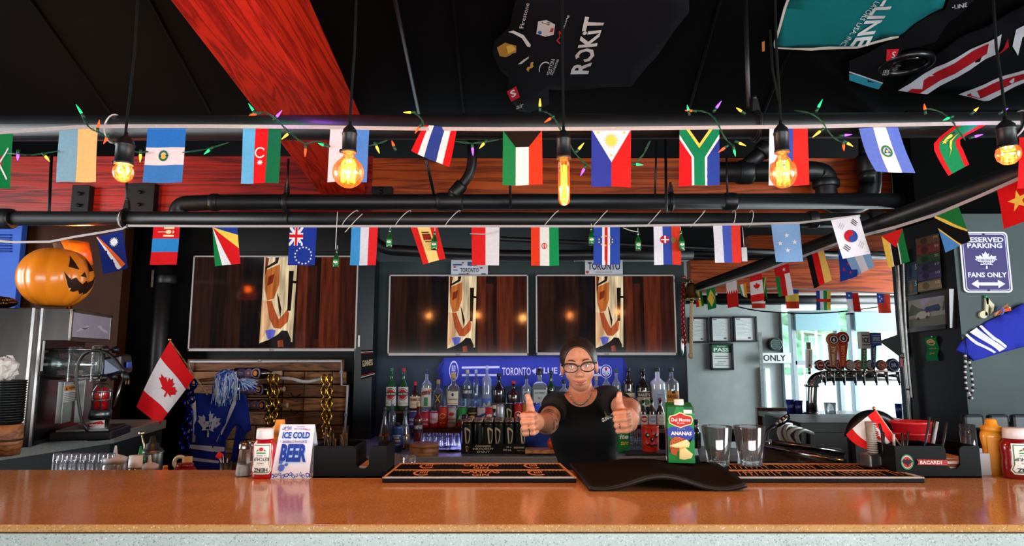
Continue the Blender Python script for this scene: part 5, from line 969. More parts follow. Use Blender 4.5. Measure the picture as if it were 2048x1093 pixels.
bottle('clear spirit bottle with green cap over her sleeve', 1232, 738, 18, 'liquor', CLR, '#1E5A3A', ('#D8DAD4', .3, .5, 2, []))
bottle('brown hazelnut liqueur bottle with cream label', 1256, 736, 23, 'liquor', '#2A1408', '#101010', ('#D8C8A0', .1, .42, 2.4, word('Frangelico', '#4A2A14', (.06, .55, .94, .8), 0)), body=.85)
bottle('dark cream liqueur bottle with arched label', 1285, 737, 28, 'wine', '#1A120E', '#141414', ('#CFC6A4', .1, .46, 2.2, [(prt('#3A1A14'), [rect(.02, .62, .98, .95)]), (WT, txt('BAILEYS', (.1, .68, .9, .88), .02)), (prt('#5A7A4A'), [circ(.5, .3, .34, 16, .2)])]), body=.85)
bottle('white opaque coconut rum bottle', 1314, 735, 30, 'liquor', '#E4ECF8', '#141416', ('#B8C8E0', .1, .5, 1.6, [(prt('#6A7A9A'), [rect(.3, .2+.1*k, .7, .23+.1*k) for k in range(6)])]), body=.95)
bottle('clear coffee liqueur bottle with amber arched label', 1342, 735, 28, 'liquor', '#D8DEDC', '#141414', ('#D89A3A', .08, .46, 2.0, [(prt('#6A1E14'), txt('KAHLUA', (.08, .55, .92, .78), .03)), (prt('#F0C870'), [rect(.1, .1, .9, .4)]), (prt('#3A2A1A'), [rect(.4, .85, .6, 1.0)])]), body=.2)
def can(label, px, top, bot, c, L, Y=4.45, z=None, wpx=18, group='cans on the lower shelf', tall=1.0, topc='#B8BABC'):
    z = Z1 if z is None else z; b = P(px, top, Y); h = b.z-z; r = W(wpx/2, Y)
    t = thing('drink_can', label, 'can', (b.x, Y, z), group=group)
    MB().lathe([(r*.8, 0), (r, h*.05), (r, h*.92), (r*.86, h*.98)], 20).build('can_body', mat('can_print', c, .3, .35, .5, .04, 20), t)
    MB().lathe([(r*.88, h*.975), (r*.9, h), (r*.8, h), (r*.78, h*.985), (1e-5, h*.985)], 20).build('lid', mtl(topc, .25), t)
    if L: sheet('artwork', L, cylmap(r+.0008, h*.08, h*.9, 2.8), t, nu=8, nv=3, eps=.0006)
    return t
def art(bg, wd, fg='#F0F0F0', r=(.2, .45, .8, .62)): return [(prt(bg), [FULL]), (prt(fg), txt(wd, r, .02)), (prt(fg), [rect(.25, .2, .75, .23), rect(.3, .28, .7, .31)])]
can('purple drink can at the shelf end behind the red bitters', 827, 823, 856, '#4A3A8A', art('#4A3A8A', 'SODA'))
can('short crimson can at the start of the can row', 850, 823, 857, '#B81E3A', art('#C02440', 'CLUB'))
can('short pink and white can second in the row', 868, 823, 857, '#C83A54', [(prt('#D8C8CC'), [FULL]), (prt('#C02A48'), [[(0, 0), (1, 0), (1, .4), (.5, .25), (0, .35)]]), (prt('#C02A48'), txt('fizz', (.3, .5, .7, .7)))])
can('tall orange red beer can with badge', 886, 813, 856, '#C8341E', [(prt('#C8341E'), [FULL]), (prt('#E8C8A0'), ring(.5, .6, .25, .05, 16, .14)), (prt('#E8C8A0'), [rect(.3, .2, .7, .24)])])
can('tall silver and red beer can', 904, 813, 856, '#A8A4A4', [(prt('#B4B0B0'), [FULL]), (RP, [circ(.5, .7, .22, 14, .1), rect(.1, .4, .9, .44)]), (prt('#4A4646'), [rect(.2, .2, .8, .24)])])
can('beer can with green top and red base', 924, 813, 856, '#2E8A3E', [(prt('#2E8A3E'), [FULL]), (RP, [rect(0, 0, 1, .3)]), (WT, txt('ALE', (.25, .4, .75, .6), .02))])
can('dark brown can with gold print', 945, 814, 856, '#2A1E16', [(prt('#241A14'), [FULL]), (GP, [rect(.1, .75, .9, .8), circ(.5, .5, .24, 14, .14), rect(.15, .2, .85, .24)])])
can('white can with blue and red streaks', 963, 814, 856, '#D8DAE0', [(prt('#D8DAE4'), [FULL]), (prt('#2A4A9A'), [[(0, .4), (1, .7), (1, .85), (0, .55)]]), (RP, [[(0, .3), (1, .6), (1, .66), (0, .36)]])])
can('red and white can with oval badge', 979, 814, 856, '#C8302C', [(prt('#C8302C'), [FULL]), (WT, [circ(.5, .55, .3, 16, .16)]), (RP, txt('COLA', (.28, .5, .72, .6), .02))])
can('plain silver can right of the red one', 1001, 810, 856, '#C0C6CC', [(prt('#A8B0B8'), [rect(.2, .3, .8, .34), rect(.2, .6, .8, .64)])])
harp = [[(.3, .85), (.36, .9), (.5, .88), (.68, .8), (.72, .7), (.66, .68), (.6, .75), (.42, .82), (.44, .5), (.5, .2), (.42, .16), (.36, .45)], [(.66, .7), (.7, .7), (.66, .4), (.5, .16), (.48, .2), (.6, .42)]]
def stout(): return [(prt('#0A0A0B'), [FULL]), (prt('#C8B488'), harp+txt('GUINNESS', (.2, .06, .8, .13), .02))]
can('black stout can standing on the lower shelf', 1018, 807, 856, '#0C0C0D', stout())
can('red lager can beside the shelf stout can', 1036, 806, 856, '#C02024', [(prt('#C02024'), [FULL]), (WT, ring(.5, .55, .3, .06, 18, .18)+star(.5, .55, .15, 5, .4, .1)), (prt('#E8D8B0'), [rect(.2, .2, .8, .24)])])
can('gold can half hidden by the raised thumb', 1053, 806, 856, '#B88A3A', art('#B88A3A', 'GOLD'))
can('royal blue can beside her wrist', 1071, 806, 856, '#2A4AC0', art('#2A4AC0', 'BLUE'))
# stout tray
YT = 4.0
a, b = P(923, 912, YT), P(1051, 912, YT)
t = thing('stout_tray', 'black cardboard tray of stout cans on the back bar', 'tray', ((a.x+b.x)/2, YT+.14, ZB)); w = b.x-a.x; ht = P(0, 888, YT).z-ZB; TB = prt('#0C0C0C')
for (cx, cy, sx, sy) in ((0, -.14, w, .004), (0, .14, w, .004), (-w/2, 0, .004, .28), (w/2, 0, .004, .28)): MB().box((cx, cy, ht/2), (sx, sy, ht)).build('side', TB, t)
MB().box((0, 0, .002), (w, .28, .004)).build('bottom', TB, t)
CRM = prt('#D8CDB0')
sheet('print', [(CRM, txt('GUINNESS', (.215, .66, .46, .88), .015)+txt('DRAUGHT', (.18, .40, .5, .58), .015)+txt('STOUT', (.24, .1, .44, .3), .015)+txt('24 x', (.7, .6, .78, .78), .01)+txt('500 mL', (.65, .3, .78, .5), .01)+txt('BEER/BIERE', (.82, .55, .98, .72), .01)+txt('13.7 kg', (.87, .22, .98, .38), .01)), (GP, [[(.03+x*.11, .05+y*.85) for x, y in p] for p in harp])], planar((-w/2, -.1435, .002), (w, 0, 0), (0, 0, ht-.004)), t, False, 1, 1)
p0 = None
STK = []
for j in range(4):
    for i in range(6):
        px_l = ['leftmost', 'second', 'third', 'fourth', 'fifth', 'rightmost'][i]; row = ['front row', 'second row', 'third row', 'back row'][j]
        lbl = 'black stout can, %s from the wooden box, %s of the tray' % (['first', 'second', 'third', 'fourth', 'fifth', 'sixth'][i], row)
        loc = ((a.x+b.x)/2+(i-2.5)*w/6.05, YT+.035+j*.0695, ZB+.005)
        if p0 is None:
            p0 = can(lbl, 935, 843, 0, '#0C0C0D', stout(), Y=YT+.035, z=ZB+.005, wpx=20.4, group='stout cans in the tray', topc='#C8A868')
        o = p0 if (i == 0 and j == 0) else copy_tree(p0, label=lbl)
        o.location = loc; o.rotation_euler = (0, 0, [0, 1.5, .35, -.3, .1, .6][i]+j*.8)
# shelf-edge bottles in front
bottle('red bitters bottle standing in front of the shelf', 837, 805, 18, 'liquor', '#7A1014', '#C8A878', ('#2A3040', .36, .55, 2.6, word('CAMPARI', '#E8E8EC', (.06, .3, .94, .75))), Y=4.25, z=ZB, body=.7)
for px, lbl in ((770, 'conical orange liqueur bottle nearest the napkin caddy'), (811, 'conical orange liqueur bottle beside the red bitters')):
    bottle(lbl, px, 814, 24, 'cone', '#B8C4D0', '#2A2A2C', ('#C88A50', .02, .36, 2.2, [(BKP, [rect(.42, .0, .62, 1)]), (WT, [[(.5+(y-.5)*.15, .08+x*.84) for x, y in p] for p in txt('MIGUINES', (0, .15, 1, .9), .02)])]), Y=4.2, z=ZB, body=.2)
bottle('clear pourer bottle between the conical bottles', 785, 801, 16, 'slim', '#C8D8F0', '#B8C0C8', None, Y=4.3, z=ZB, body=.12)
bottle('dark squat cognac bottle behind the stout tray', 988, 811, 24, 'wine', '#1A0C08', '#C8B888', None, Y=4.33, z=ZB, body=.85)
bottle('small dark bottle behind the stout tray near the jigger', 955, 832, 14, 'squat', '#16100E', '#101010', None, Y=4.33, z=ZB, body=.8)
t = thing('coffee_tin', 'blue printed tin between the conical bottles', 'tin', P(794, 905, 4.1)); t.location.z = ZB; h = P(0, 846, 4.1).z-ZB; r = W(10, 4.1)
MB().lathe([(r*.96, 0), (r, .004), (r, h*.86), (r*.9, h*.9)], 20).build('tin_body', mat('can_print', '#2A4A80', .35, .3), t); MB().lathe([(r*.5, h*.9), (r*.5, h*1.0), (r*.45, h)], 16).build('cap', pls('#101214'), t)
sheet('label', [(prt('#24467E'), [FULL]), (prt('#D8DEE8'), txt("HUNTER'S", (.15, .6, .85, .68), .02)+txt('LANE', (.3, .5, .7, .58), .02)+[rect(.2, .2, .8, .22)]), (prt('#D88A3A'), [rect(.2, .36, .8, .44)])], cylmap(r+.001, h*.1, h*.82, 2.6), t, nu=8)
t = thing('jigger', 'silver jigger tin behind the stout tray', 'jigger', P(928, 850, 4.3)); t.location.z = ZB; h = P(0, 830, 4.3).z-ZB
MB().lathe([(.02, 0), (.016, h*.6), (.024, h), (.022, h), (.014, h*.62), (1e-5, h*.62)], 18).build('cup', mtl('#B8BCC0', .2), t); MB().torus((0, 0, h*.6), .0175, .002, 'z', 18, 6).build('waist_band', mtl('#8A8E90'), t)
t = thing('wooden_box', 'round lidded wooden box on the back bar', 'box', P(848, 912, 4.0)); t.location.z = ZB; r = W(28.5, 4.0); h = P(0, 886, 4.02).z-ZB; OW = wood('oak_box', '#6A3A1E', '#B87A48', .5, (4, 4, 10), 2, 5)
MB().lathe([(r*.98, 0), (r, .004), (r, h*.7), (r*.98, h*.71)], 28).build('box_body', OW, t); MB().lathe([(r*1.01, h*.72), (r*1.02, h*.95), (r*.98, h), (1e-5, h*1.01)], 28).build('lid', OW, t)
t = thing('serving_tray', 'dark round serving tray under the lit glasses', 'tray', P(898, 902, 4.15)); t.location.z = ZB; r = W(26, 4.15); h = P(0, 897, 4.15).z-ZB
MB().lathe([(r*.6, 0), (r*.62, h*.3), (r*.95, h*.7), (r, h), (r*.97, h), (r*.9, h*.8), (1e-5, h*.75)], 28).build('dish', pls('#3A1E14', .3), t); MB().lathe([(r*.62, 0), (r*.62, .004)], 28).build('foot', pls('#20100A', .3), t)
GL = glass('#E8F0FF', .15, .02, .06, 'drinking_glass')
def tumbler(label, loc, r0, r1, h, group, m=GL, thick=.003, name='shot_glass', up=True):
    t = thing(name, label, 'glass', loc, group=group)
    pr = [(r0*.9, 0), (r0, .003), (r1, h), (r1-thick, h), (r0-thick, h*.14), (1e-5, h*.12)]
    if not up: pr = [(r1, 0), (r0, h-.003), (r0*.9, h), (1e-5, h)]; pr = [(r1-thick, 0)]+pr
    MB().lathe(pr, 18).build('glass_wall', m, t)
    MB().lathe([(r0*.86, h*.02), (r0*.86, h*.1), (1e-5, h*.11)] if up else [(r0*.86, h*.88), (r0*.86, h*.97), (1e-5, h*.98)], 16).build('base', m, t)
    return t
k = 0
for j, (py, Yg) in enumerate(((900, 4.22), (895, 4.36))):
    for i in range(6):
        px = 846+i*12.5+j*5; k += 1
        if 4.1 < Yg < 4.3 and px > 905: continue
        tumbler('%s upturned glass lit blue, %s row under the can shelf' % (['first', 'second', 'third', 'fourth', 'fifth', 'sixth'][i], ['front', 'back'][j]), (P(px, py, Yg).x, Yg, ZB+(.0)), .017, .021, .085, 'upturned glasses under the shelf', up=False)
# box, board, orange, soda carton, right-hand group
def carton(name, label, cat, x0, x1, y0, Y, d, m, layers, rz=0.):
    a, b = P(x0, y0, Y), P(x1, y0, Y); w = b.x-a.x; h = a.z-ZB; t = thing(name, label, cat, ((a.x+b.x)/2, Y+d/2, ZB), rz)
    MB().box((0, 0, h/2), (w, d, h)).build('carton', m, t, bevel=.002)
    if layers: sheet('print', layers, planar((-w/2, -d/2-.0012, 0), (w, 0, 0), (0, 0, h)), t, False, 1, 1)
    return t
carton('beer_case', 'navy cardboard beer case with a white bird mark', 'box', 1052, 1113, 858, 4.12, .2, prt('#1E3A8A'), [(prt('#28489C'), [[(0, .2), (.1, .35), (.2, .22), (.3, .4), (.45, .25), (.6, .4), (.8, .25), (1, .35), (1, 0), (0, 0)]]), (WT, [[(.78, .55), (.84, .45), (.94, .5), (.97, .75), (.9, .6), (.86, .58), (.83, .72)]])])
t = thing('cutting_board', 'wooden cutting board in front of the navy case', 'cutting board', P(1085, 912, 3.98)); t.location.z = ZB
a = P(1050, 900, 3.98).x-t.location.x; b = P(1135, 900, 3.98).x-t.location.x; h = P(0, 898, 3.98).z-ZB
MB().box(((a+b)/2, 0, h-.011), (b-a, .12, .022)).build('board', wood('maple_board', '#9A5A2A', '#CF8E54', .5, (3, 14, 14)), t, bevel=.003)
for sx in (a+.03, b-.03): MB().box((sx, 0, (h-.022)/2), (.02, .1, h-.022)).build('foot', pls('#141414'), t)
ZCB = ZB+h
t = thing('orange_fruit', 'orange on the cutting board beside her hip', 'fruit', (P(1106, 890, 3.97).x, 3.97, ZCB)); MB().ball((0, 0, .034), (.036, .036, .034)).build('peel', mat('orange_peel', '#E0481A', .45, 0, .5, .1, 60, .3, 400), t); MB().lathe([(.004, .068), (.002, .071)], 8).build('stem', pls('#3A5A1E'), t)
carton('soda_carton', 'green soda carton with white lettering beside her hip', 'carton', 1236, 1258, 862, 4.05, .12, prt('#1A7A34'), [(prt('#E8EEE4'), [[(x, y) for x, y in p] for p in txt('Sprite', (-.9, .55, .92, .85), .03, .25) if all(q[0] > .02 for q in p)]), (prt('#E8D040'), txt('zero', (.2, .35, .9, .5), .01, .2))])
for i, (px, neck, lc) in enumerate(((1270, '#2A4A8A', '#3A5A9A'), (1286, '#C8B890', '#B8322C'), (1303, '#B8C4D8', '#8A9AB8'), (1320, '#B82A30', '#C8B8A8'))):
    bottle(['brown beer bottle with blue neck foil behind her fist', 'brown beer bottle with cream neck and red label', 'brown beer bottle with silver neck foil', 'brown beer bottle with red neck label beside the carton'][i], px, 797, 16, 'beer', '#1E1008', ['#1A2A5A', '#B8A888', '#30343A', '#8A1E20'][i], ('#D4D0C8', .12, .46, 2.4, [(prt(lc), [circ(.5, .55, .34, 16, .32)]), (WT, txt(['LAB', 'RED', 'COORS', 'ALE'][i], (.25, .45, .75, .65), .02)), (prt('#8A8A88'), [rect(.1, .06, .9, .1)])]), Y=4.45, z=Z1, body=.8, group='beer bottles on the lower shelf', name='beer_bottle')
bottle('dark green wine bottle behind the juice carton', 1392, 840, 16, 'wine', '#0E2014', '#101412', None, Y=3.75, z=P(1435, 897, 3.75).z, body=.8)
t = thing('wire_basket', 'small wire basket between soda carton and red pail', 'basket', P(1273, 905, 4.1)); t.location.z = ZB; h = P(0, 862, 4.1).z-ZB; r = W(12, 4.1); WM = mtl('#A8B0B8', .3)
for k in range(7): MB().torus((0, 0, .003+h*k/6.3), r*(.85+.15*k/6), .0012, 'z', 20, 5).build('hoop', WM, t)
for k in range(16): q = 2*PI*k/16; MB().tube([(r*.85*math.cos(q), r*.85*math.sin(q), 0), (r*math.cos(q), r*math.sin(q), h)], .0012, 5).build('upright_wire', WM, t)
t = thing('red_pail', 'red metal pail painted with a spooky face', 'pail', P(1301, 905, 4.05)); t.location.z = ZB+.004; h = P(0, 853, 4.05).z-ZB; r = W(17, 4.05); RDM = mat('red_enamel', '#D8321C', .35, 0, .5, .05, 20)
MB().lathe([(r*.9, 0), (r*.93, .004), (r*.95, h*.3), (r*.97, h*.31), (r*.95, h*.33), (r*.98, h*.66), (r, h*.67), (r*.985, h*.69), (r, h*.96), (r*1.04, h), (r*.97, h), (r*.9, .02), (1e-5, .01)], 28).build('pail_body', RDM, t)
sheet('face', [(BKP, [circ(.3, .68, .1, 14, .1), circ(.72, .66, .11, 14, .1), circ(.5, .5, .08, 10, .1)]), (BKP, [[(.22, .36), (.3, .3), (.38, .34), (.5, .26), (.6, .32), (.72, .28), (.8, .4), (.84, .38), (.74, .22), (.6, .27), (.5, .2), (.38, .28), (.3, .24), (.2, .33)]]), (WT, [circ(.33, .7, .05, 10, .045), circ(.75, .69, .05, 10, .045), circ(.52, .53, .03, 8, .04)])], cylmap(r*.98, h*.05, h*.95, 2.6, r1=r*1.02), t, nu=10)
MB().torus((0, 0, h*.95), r*1.06, .0025, 'x', 20, 5, a0=PI, a1=2*PI).build('handle', mtl('#8A8A8A'), t)
tag(MB().box((P(1290, 0, 4.0).x, 4.02, ZB+.006), (W(130, 4.0), .16, .012)).build('drip_mat', pls('#101014', .5), bevel=.003), 'black rubber drip mat under the red pail', 'mat')
# glasses on the lower shelf right of the caddy
for i, (px, top, w) in enumerate(((788, 908, 12), (800, 910, 13), (818, 912, 34))):
    Yg = 2.25; b = P(px, top, Yg); tumbler(['slim clear glass beside the napkin caddy', 'second slim clear glass beside the napkin caddy', 'upturned wide glass behind the gin bar mat'][i], (b.x, Yg, ZS), W(w/2, Yg)*.8, W(w/2, Yg), b.z-ZS, 'clear glasses behind the counter', name='clear_glass', up=i < 2)
# ---------------------------------------------------------------- left end
BLU = pnt('#3A66C8', .6)
t = thing('louvred_panel', 'blue painted panel with louvred vent behind the pumpkin', 'panel', P(10, 640, 4.28))
a, b = P(-60, 640, 4.28), P(50, 436, 4.28); MB().box(((a.x+b.x)/2, 4.29, (a.z+b.z)/2), (b.x-a.x, .05, b.z-a.z)).build('panel', BLU, t, w=True, bevel=.004)
for k in range(7):
    a, b = P(-30, 470+k*5.4, 4.25), P(20, 470+k*5.4, 4.25); MB().box(((a.x+b.x)/2, 4.26, a.z), (b.x-a.x, .02, .006), R=Matrix.Rotation(.5, 3, 'X')).build('louvre', pnt('#2A4C9C'), t, w=True)
# side counter with slush machine
ZL = 1.0
t = thing('side_counter', 'pale speckled side counter under the slush machine', 'counter', (-2.6, 3.2, 0))
q = [PZ(-200, 925, ZL), PZ(229, 866.5, ZL)]; c0, c1 = q; c1 = Vector((c1.x, c1.y, ZL)); bk = Vector((c1.x-.1, c1.y+.7, ZL)); fl = Vector((-4.2, c0.y+.5, ZL)); 
pts = [c0, c1, bk, Vector((-4.2, bk.y, ZL))]
SQ = quartz('grey_quartz', '#8E8E84', '#6A6A62', '#B4B4AA', .35)
MB().hexa([p-Vector((0, 0, .055)) for p in pts], pts).build('slab', SQ, t, w=True, bevel=.003)
MB().hexa([Vector((p.x-.05, p.y+.05, .05)) for p in pts], [Vector((p.x-.05, p.y+.05, ZL-.055)) for p in pts]).build('base', mat('base_paint', '#1C2426', .5), t, w=True)
# machine frame: local x = towards the spouts, local y = away from the viewer
ang = math.radians(15); org = P(62, 890, 2.95); mz = ZL
sl = thing('slush_machine', 'stainless frozen drink machine with clear dispensing chamber', 'drink machine', (org.x, org.y, ZL), ang)
H = .63; SST = mat('machine_steel', '#4C4846', .26, .9, .5, .25, 12, .06, 200, (1, 1, .3)); SSD = mat('machine_front', '#3E4448', .22, .9, .5, .2, 8)
MB().box((-.33, .27, H/2), (.66, .54, H)).build('housing', SST, sl, bevel=.004)
MB().box((-.002, .27, .24), (.01, .5, .46)).build('front_panel', SSD, sl)
MB().box((-.035, -.006, H/2), (.012, .012, H)).build('edge_trim', mtl('#C8C4C0'), sl); MB().box((-.002, -.004, H/2), (.01, .01, H)).build('edge_trim', mtl('#C8C4C0'), sl)
MB().box((.055, .27, H-.075), (.11, .54, .15)).build('light_box', SST, sl, bevel=.003)
for (y, z, sy, sz) in ((.27, H-.008, .54, .016), (.27, H-.142, .54, .016), (.008, H-.075, .016, .15), (.532, H-.075, .016, .15)): MB().box((.114, y, z), (.01, sy, sz)).build('sign_frame', mtl('#8A847C', .35), sl, bevel=.002)
sheet('sign_panel', [(pls('#B0A8B8', .12), [FULL]), (pls('#D4D0DA', .15), [[(.08, .2), (.2, .3), (.4, .45), (.3, .35), (.42, .55), (.2, .4)], [(.62, .55), (.72, .6), (.8, .45), (.92, .4), (.95, .25), (.85, .3), (.75, .38), (.68, .48)]])], planar((.1165, .018, H-.132), (0, .504, 0), (0, 0, .116)), sl, False, 1, 1)
for y in (.012, .528): MB().lathe([(.006, 0), (.006, .006)], 8, o=(.12, y, H-.01)).build('screw', mtl('#2A2A2A'), sl)
CG = glass('#DCE8E4', .25, .03, .08, 'acrylic')
mb = MB(); mb.M = Matrix.Translation((0, .14, .37)) @ Matrix.Rotation(PI/2, 4, 'Y'); mb.lathe([(.075, .0), (.075, .2), (.07, .21), (1e-5, .21)], 26); mb.build('chamber', CG, sl)
MB().box((.10, .14, .37), (.012, .17, .17)).build('chamber_plate', CG, sl, bevel=.01); MB().box((.2, .14, .37), (.012, .18, .18)).build('chamber_plate', CG, sl, bevel=.01)
mb = MB(); mb.M = Matrix.Translation((.01, .14, .37)) @ Matrix.Rotation(PI/2, 4, 'Y'); mb.lathe([(.05, 0), (.05, .012), (.03, .02), (.03, .13), (.012, .15)], 18); mb.build('beater', mtl('#9CA4A4', .25), sl)
for k, (y, z) in enumerate(((.075, .305), (.215, .305), (.07, .44), (.21, .44))):
    MB().tube([(.03, y, z), (.235, y, z)], .005, 8).build('tie_bolt', mtl('#A8ACAC', .25), sl); mb = MB(); mb.M = Matrix.Translation((.235, y, z)) @ Matrix.Rotation(PI/2, 4, 'Y'); mb.lathe([(.018, 0), (.018, .018), (.01, .026), (1e-5, .026)], 12); mb.build('knob', pls('#0E0F10', .35), sl)
for k in range(3): MB().box((.004, .05, .43-k*.03), (.008, .05, .012)).build('vent_slot', mtl('#B8BCB8', .3), sl)
MB().box((.008, .015, .42), (.006, .012, .16)).build('data_plate', pls('#C8CCC8'), sl)
MB().hexa([(.22, .12, .30), (.22, .30, .30), (.31, .30, .33), (.31, .12, .33)], [(.22, .12, .40), (.22, .30, .40), (.30, .28, .42), (.30, .13, .42)]).build('spout_block', mtl('#4A4E58', .3), sl, bevel=.012)
MB().box((.315, .2, .365), (.01, .06, .03)).build('spout_badge', pls('#2A50B8', .2), sl, bevel=.003)
MB().tube([(.29, .2, .3), (.27, .18, .16)], .006, 8).build('pull_rod', mtl('#B0B4B4'), sl)
MB().box((.06, .17, .19), (.03, .13, .2)).build('panel_column', mat('column_steel', '#8E928E', .3, .8), sl, bevel=.003); MB().box((.1, .28, .19), (.04, .1, .22)).build('panel_column', mat('column_steel', '#8E928E', .3, .8), sl, bevel=.003)
sheet('warning_label', [(prt('#D8D8D4'), [FULL]), (prt('#E88A1E'), [rect(0, .66, 1, .96)]), (prt('#101010'), [[(.08, .7), (.26, .7), (.17, .93)]]+txt('WARNING', (.35, .74, .92, .88), .02)+[rect(.05, .5-.11*k, .92, .53-.11*k) for k in range(5)])], planar((.0770, .1, .19), (0, .14, 0), (0, 0, .08)), sl, False, 1, 1)
MB().box((.16, .25, .03), (.26, .3, .04)).build('drip_tray', pls('#16181A', .4), sl, bevel=.006); MB().box((.16, .25, .055), (.22, .26, .008)).build('drip_grille', mtl('#8A8E8E'), sl)
def zl(pts, Y): return [P(0+x/3.037, 600+y/3.037, Y) for x, y in pts]
t = thing('power_cord', 'black power cord looped over the machine with a hanging plug', 'cord', zl([(530, 800)], 2.85)[0])
MB().tube(bend(zl([(530, 800), (490, 720), (468, 560), (462, 420), (500, 330), (590, 300), (670, 330), (725, 390), (752, 445)], 2.82), 5), .0065, 8).build('cable', pls('#0B0C0C', .4), t, w=True)
p = zl([(752, 440), (770, 490)], 2.82); MB().tube([p[0], p[0].lerp(p[1], .3), p[1]], [.009, .016, .014], 10).build('plug', pls('#0B0C0C', .4), t, w=True)
for s in (-.006, .006): MB().box(p[1]+Vector((s+.003, 0, -.008)), (.003, .006, .018)).build('prong', mtl('#C8A060'), t, w=True)
# red beacon
Yb = 3.2; bs = P(197, 868, Yb); t = thing('goal_light', 'caged red beacon lamp with red and white badge behind the machine', 'lamp', (bs.x, Yb, ZL)); Rz = lambda y: P(197, y, Yb).z-ZL; r = W(17, Yb)
MB().lathe([(r*1.1, 0), (r*1.12, .02), (r, .03), (r, Rz(838)), (r*1.15, Rz(837)), (r*1.15, Rz(822)), (r*.8, Rz(818))], 22).build('base', mtl('#6E7476', .35), t)
MB().lathe([(r*.7, Rz(818)), (r*.72, Rz(785)), (r*.6, Rz(777)), (1e-5, Rz(774))], 20).build('red_lens', glass('#E0121A', 1., .1, .75, 'red_lens'), t)
for k in range(6):
    q = PI*k/3; MB().tube([(r*math.cos(q), r*math.sin(q), Rz(820)), (r*math.cos(q), r*math.sin(q), Rz(782)), (r*.6*math.cos(q), r*.6*math.sin(q), Rz(770)), (0, 0, Rz(767))], .004, 6).build('cage_bar', mtl('#9AA0A0', .3), t)
for y in (800, 783): MB().torus((0, 0, Rz(y)), r*1.02, .004, 'z', 22, 6).build('cage_ring', mtl('#9AA0A0', .3), t)
sheet('badge', [(prt('#D8D4D4'), [FULL]), (prt('#C01E24'), [[(.02, .4), (.3, .5), (.98, .7), (.85, .95), (.3, .8), (.02, .75)]]), (prt('#F0ECEC'), txt('Budweiser', (.2, .58, .85, .78), .02, .1))], cylmap(r*1.01, .035, Rz(840), 2.2), t, nu=8)
# pumpkin
Yk = 3.15; pk = thing('pumpkin_lantern', 'orange carved pumpkin lantern on top of the drink machine', 'pumpkin', (P(106, 615, Yk).x, Yk, ZL+H))
zc_ = P(0, 556, Yk).z-ZL-H; R_ = W(66, Yk); hz = W(63, Yk); PKM = mat('pumpkin_skin', '#E8821A', .28, 0, .5, .12, 7, .05, 40, coat=.3)
def pk_r(a): return R_*(.93+.07*abs(math.cos(a*4.5)))
def pk_map(a, e, off=0.): rr = pk_r(a)+off; return Vector((rr*math.cos(e)*math.sin(a), -rr*math.cos(e)*math.cos(a), zc_+(hz+off)*math.sin(e)*(1-.10*math.exp(-((abs(e)-PI/2)/.3)**2))))
vs = []; fs = []; n, m = 108, 26
for j in range(m+1):
    e = -PI/2+.12+(PI-.2)*j/m
    for i in range(n): vs.append(pk_map(2*PI*i/n, e))
for j in range(m):
    for i in range(n): fs.append((j*n+i, j*n+(i+1) % n, (j+1)*n+(i+1) % n, (j+1)*n+i))
fs.append(tuple(range(n))[::-1]); fs.append(tuple(m*n+i for i in range(n)))
MB().add(vs, fs, 0, True).build('shell', PKM, pk)
DKC = mat('carved_hollow', '#2A1206', .6, 0, .2, .2, 20); RIM = mat('carved_rim', '#E8A040', .4)
def carve(name, pts, aim=1.0):
    pts = [(.70+(x-.70)*.78, .5+(y-.5)*1.05-.01) for x, y in pts]
    def f(u, v): return pk_map(aim+(u-.5)*2.0, (v-.5)*2.0, .0015)
    cx = sum(p[0] for p in pts)/len(pts); cy = sum(p[1] for p in pts)/len(pts)
    sheet(name, [(RIM, [[(cx+(x-cx)*1.07, cy+(y-cy)*1.07) for x, y in pts]]), (DKC, [pts])], f, pk, nu=14, nv=14, eps=.0012)
carve('eye', [(.40, .64), (.60, .61), (.47, .85)]); carve('eye', [(.86, .60), (1.06, .64), (.97, .85)]); carve('nose', [(.62, .52), (.76, .50), (.70, .59)])
carve('mouth', [(.32, .56), (.42, .48), (.48, .46), (.55, .49), (.60, .44), (.68, .40), (.76, .46), (.82, .43), (.92, .46), (1.0, .48), (1.10, .56), (1.06, .40), (.98, .28), (.88, .24), (.80, .28), (.72, .24), (.64, .30), (.56, .27), (.50, .28), (.42, .36)])
MB().tube([(0, 0, zc_+hz*.84), (.0, 0, zc_+hz*1.0), (-.005, -.01, zc_+hz*1.14)], [.035, .02, .018], 10).build('stem', mat('stem_brown', '#7A5A44', .7, 0, .3, .3, 30), pk)
# amber shaded lamp behind the pumpkin
t = thing('amber_lamp', 'glowing amber lamp shade showing behind the pumpkin stem', 'lamp', (P(140, 600, 3.5).x, 3.5, ZL+H)); LR = .075; lz = P(0, 520, 3.5).z-ZL-H
MB().lathe([(LR*.8, 0), (LR*.8, .012), (.012, .02), (.012, lz)], 22).build('lamp_base', mtl('#6A4A2A', .4), t)
MB().lathe([(LR*1.25, lz-.02), (LR*.9, lz+.10), (LR*.86, lz+.10), (LR*1.2, lz-.02)], 26).build('lamp_shade', glass('#F0A030', .9, .3, .6, 'amber_shade'), t)
MB().ball((0, 0, lz+.03), .022, 12, 8).build('lamp_bulb', emi('#FFA040', 6), t)
l_ = bpy.data.lights.new('lamp_glow', 'POINT'); l_.energy = 15; l_.color = (1., .5, .14); l_.shadow_soft_size = .03; o_ = bpy.data.objects.new('lamp_glow', l_); COL.objects.link(o_); o_.location = t.location+Vector((0, 0, lz+.07)); o_['kind'] = 'helper'
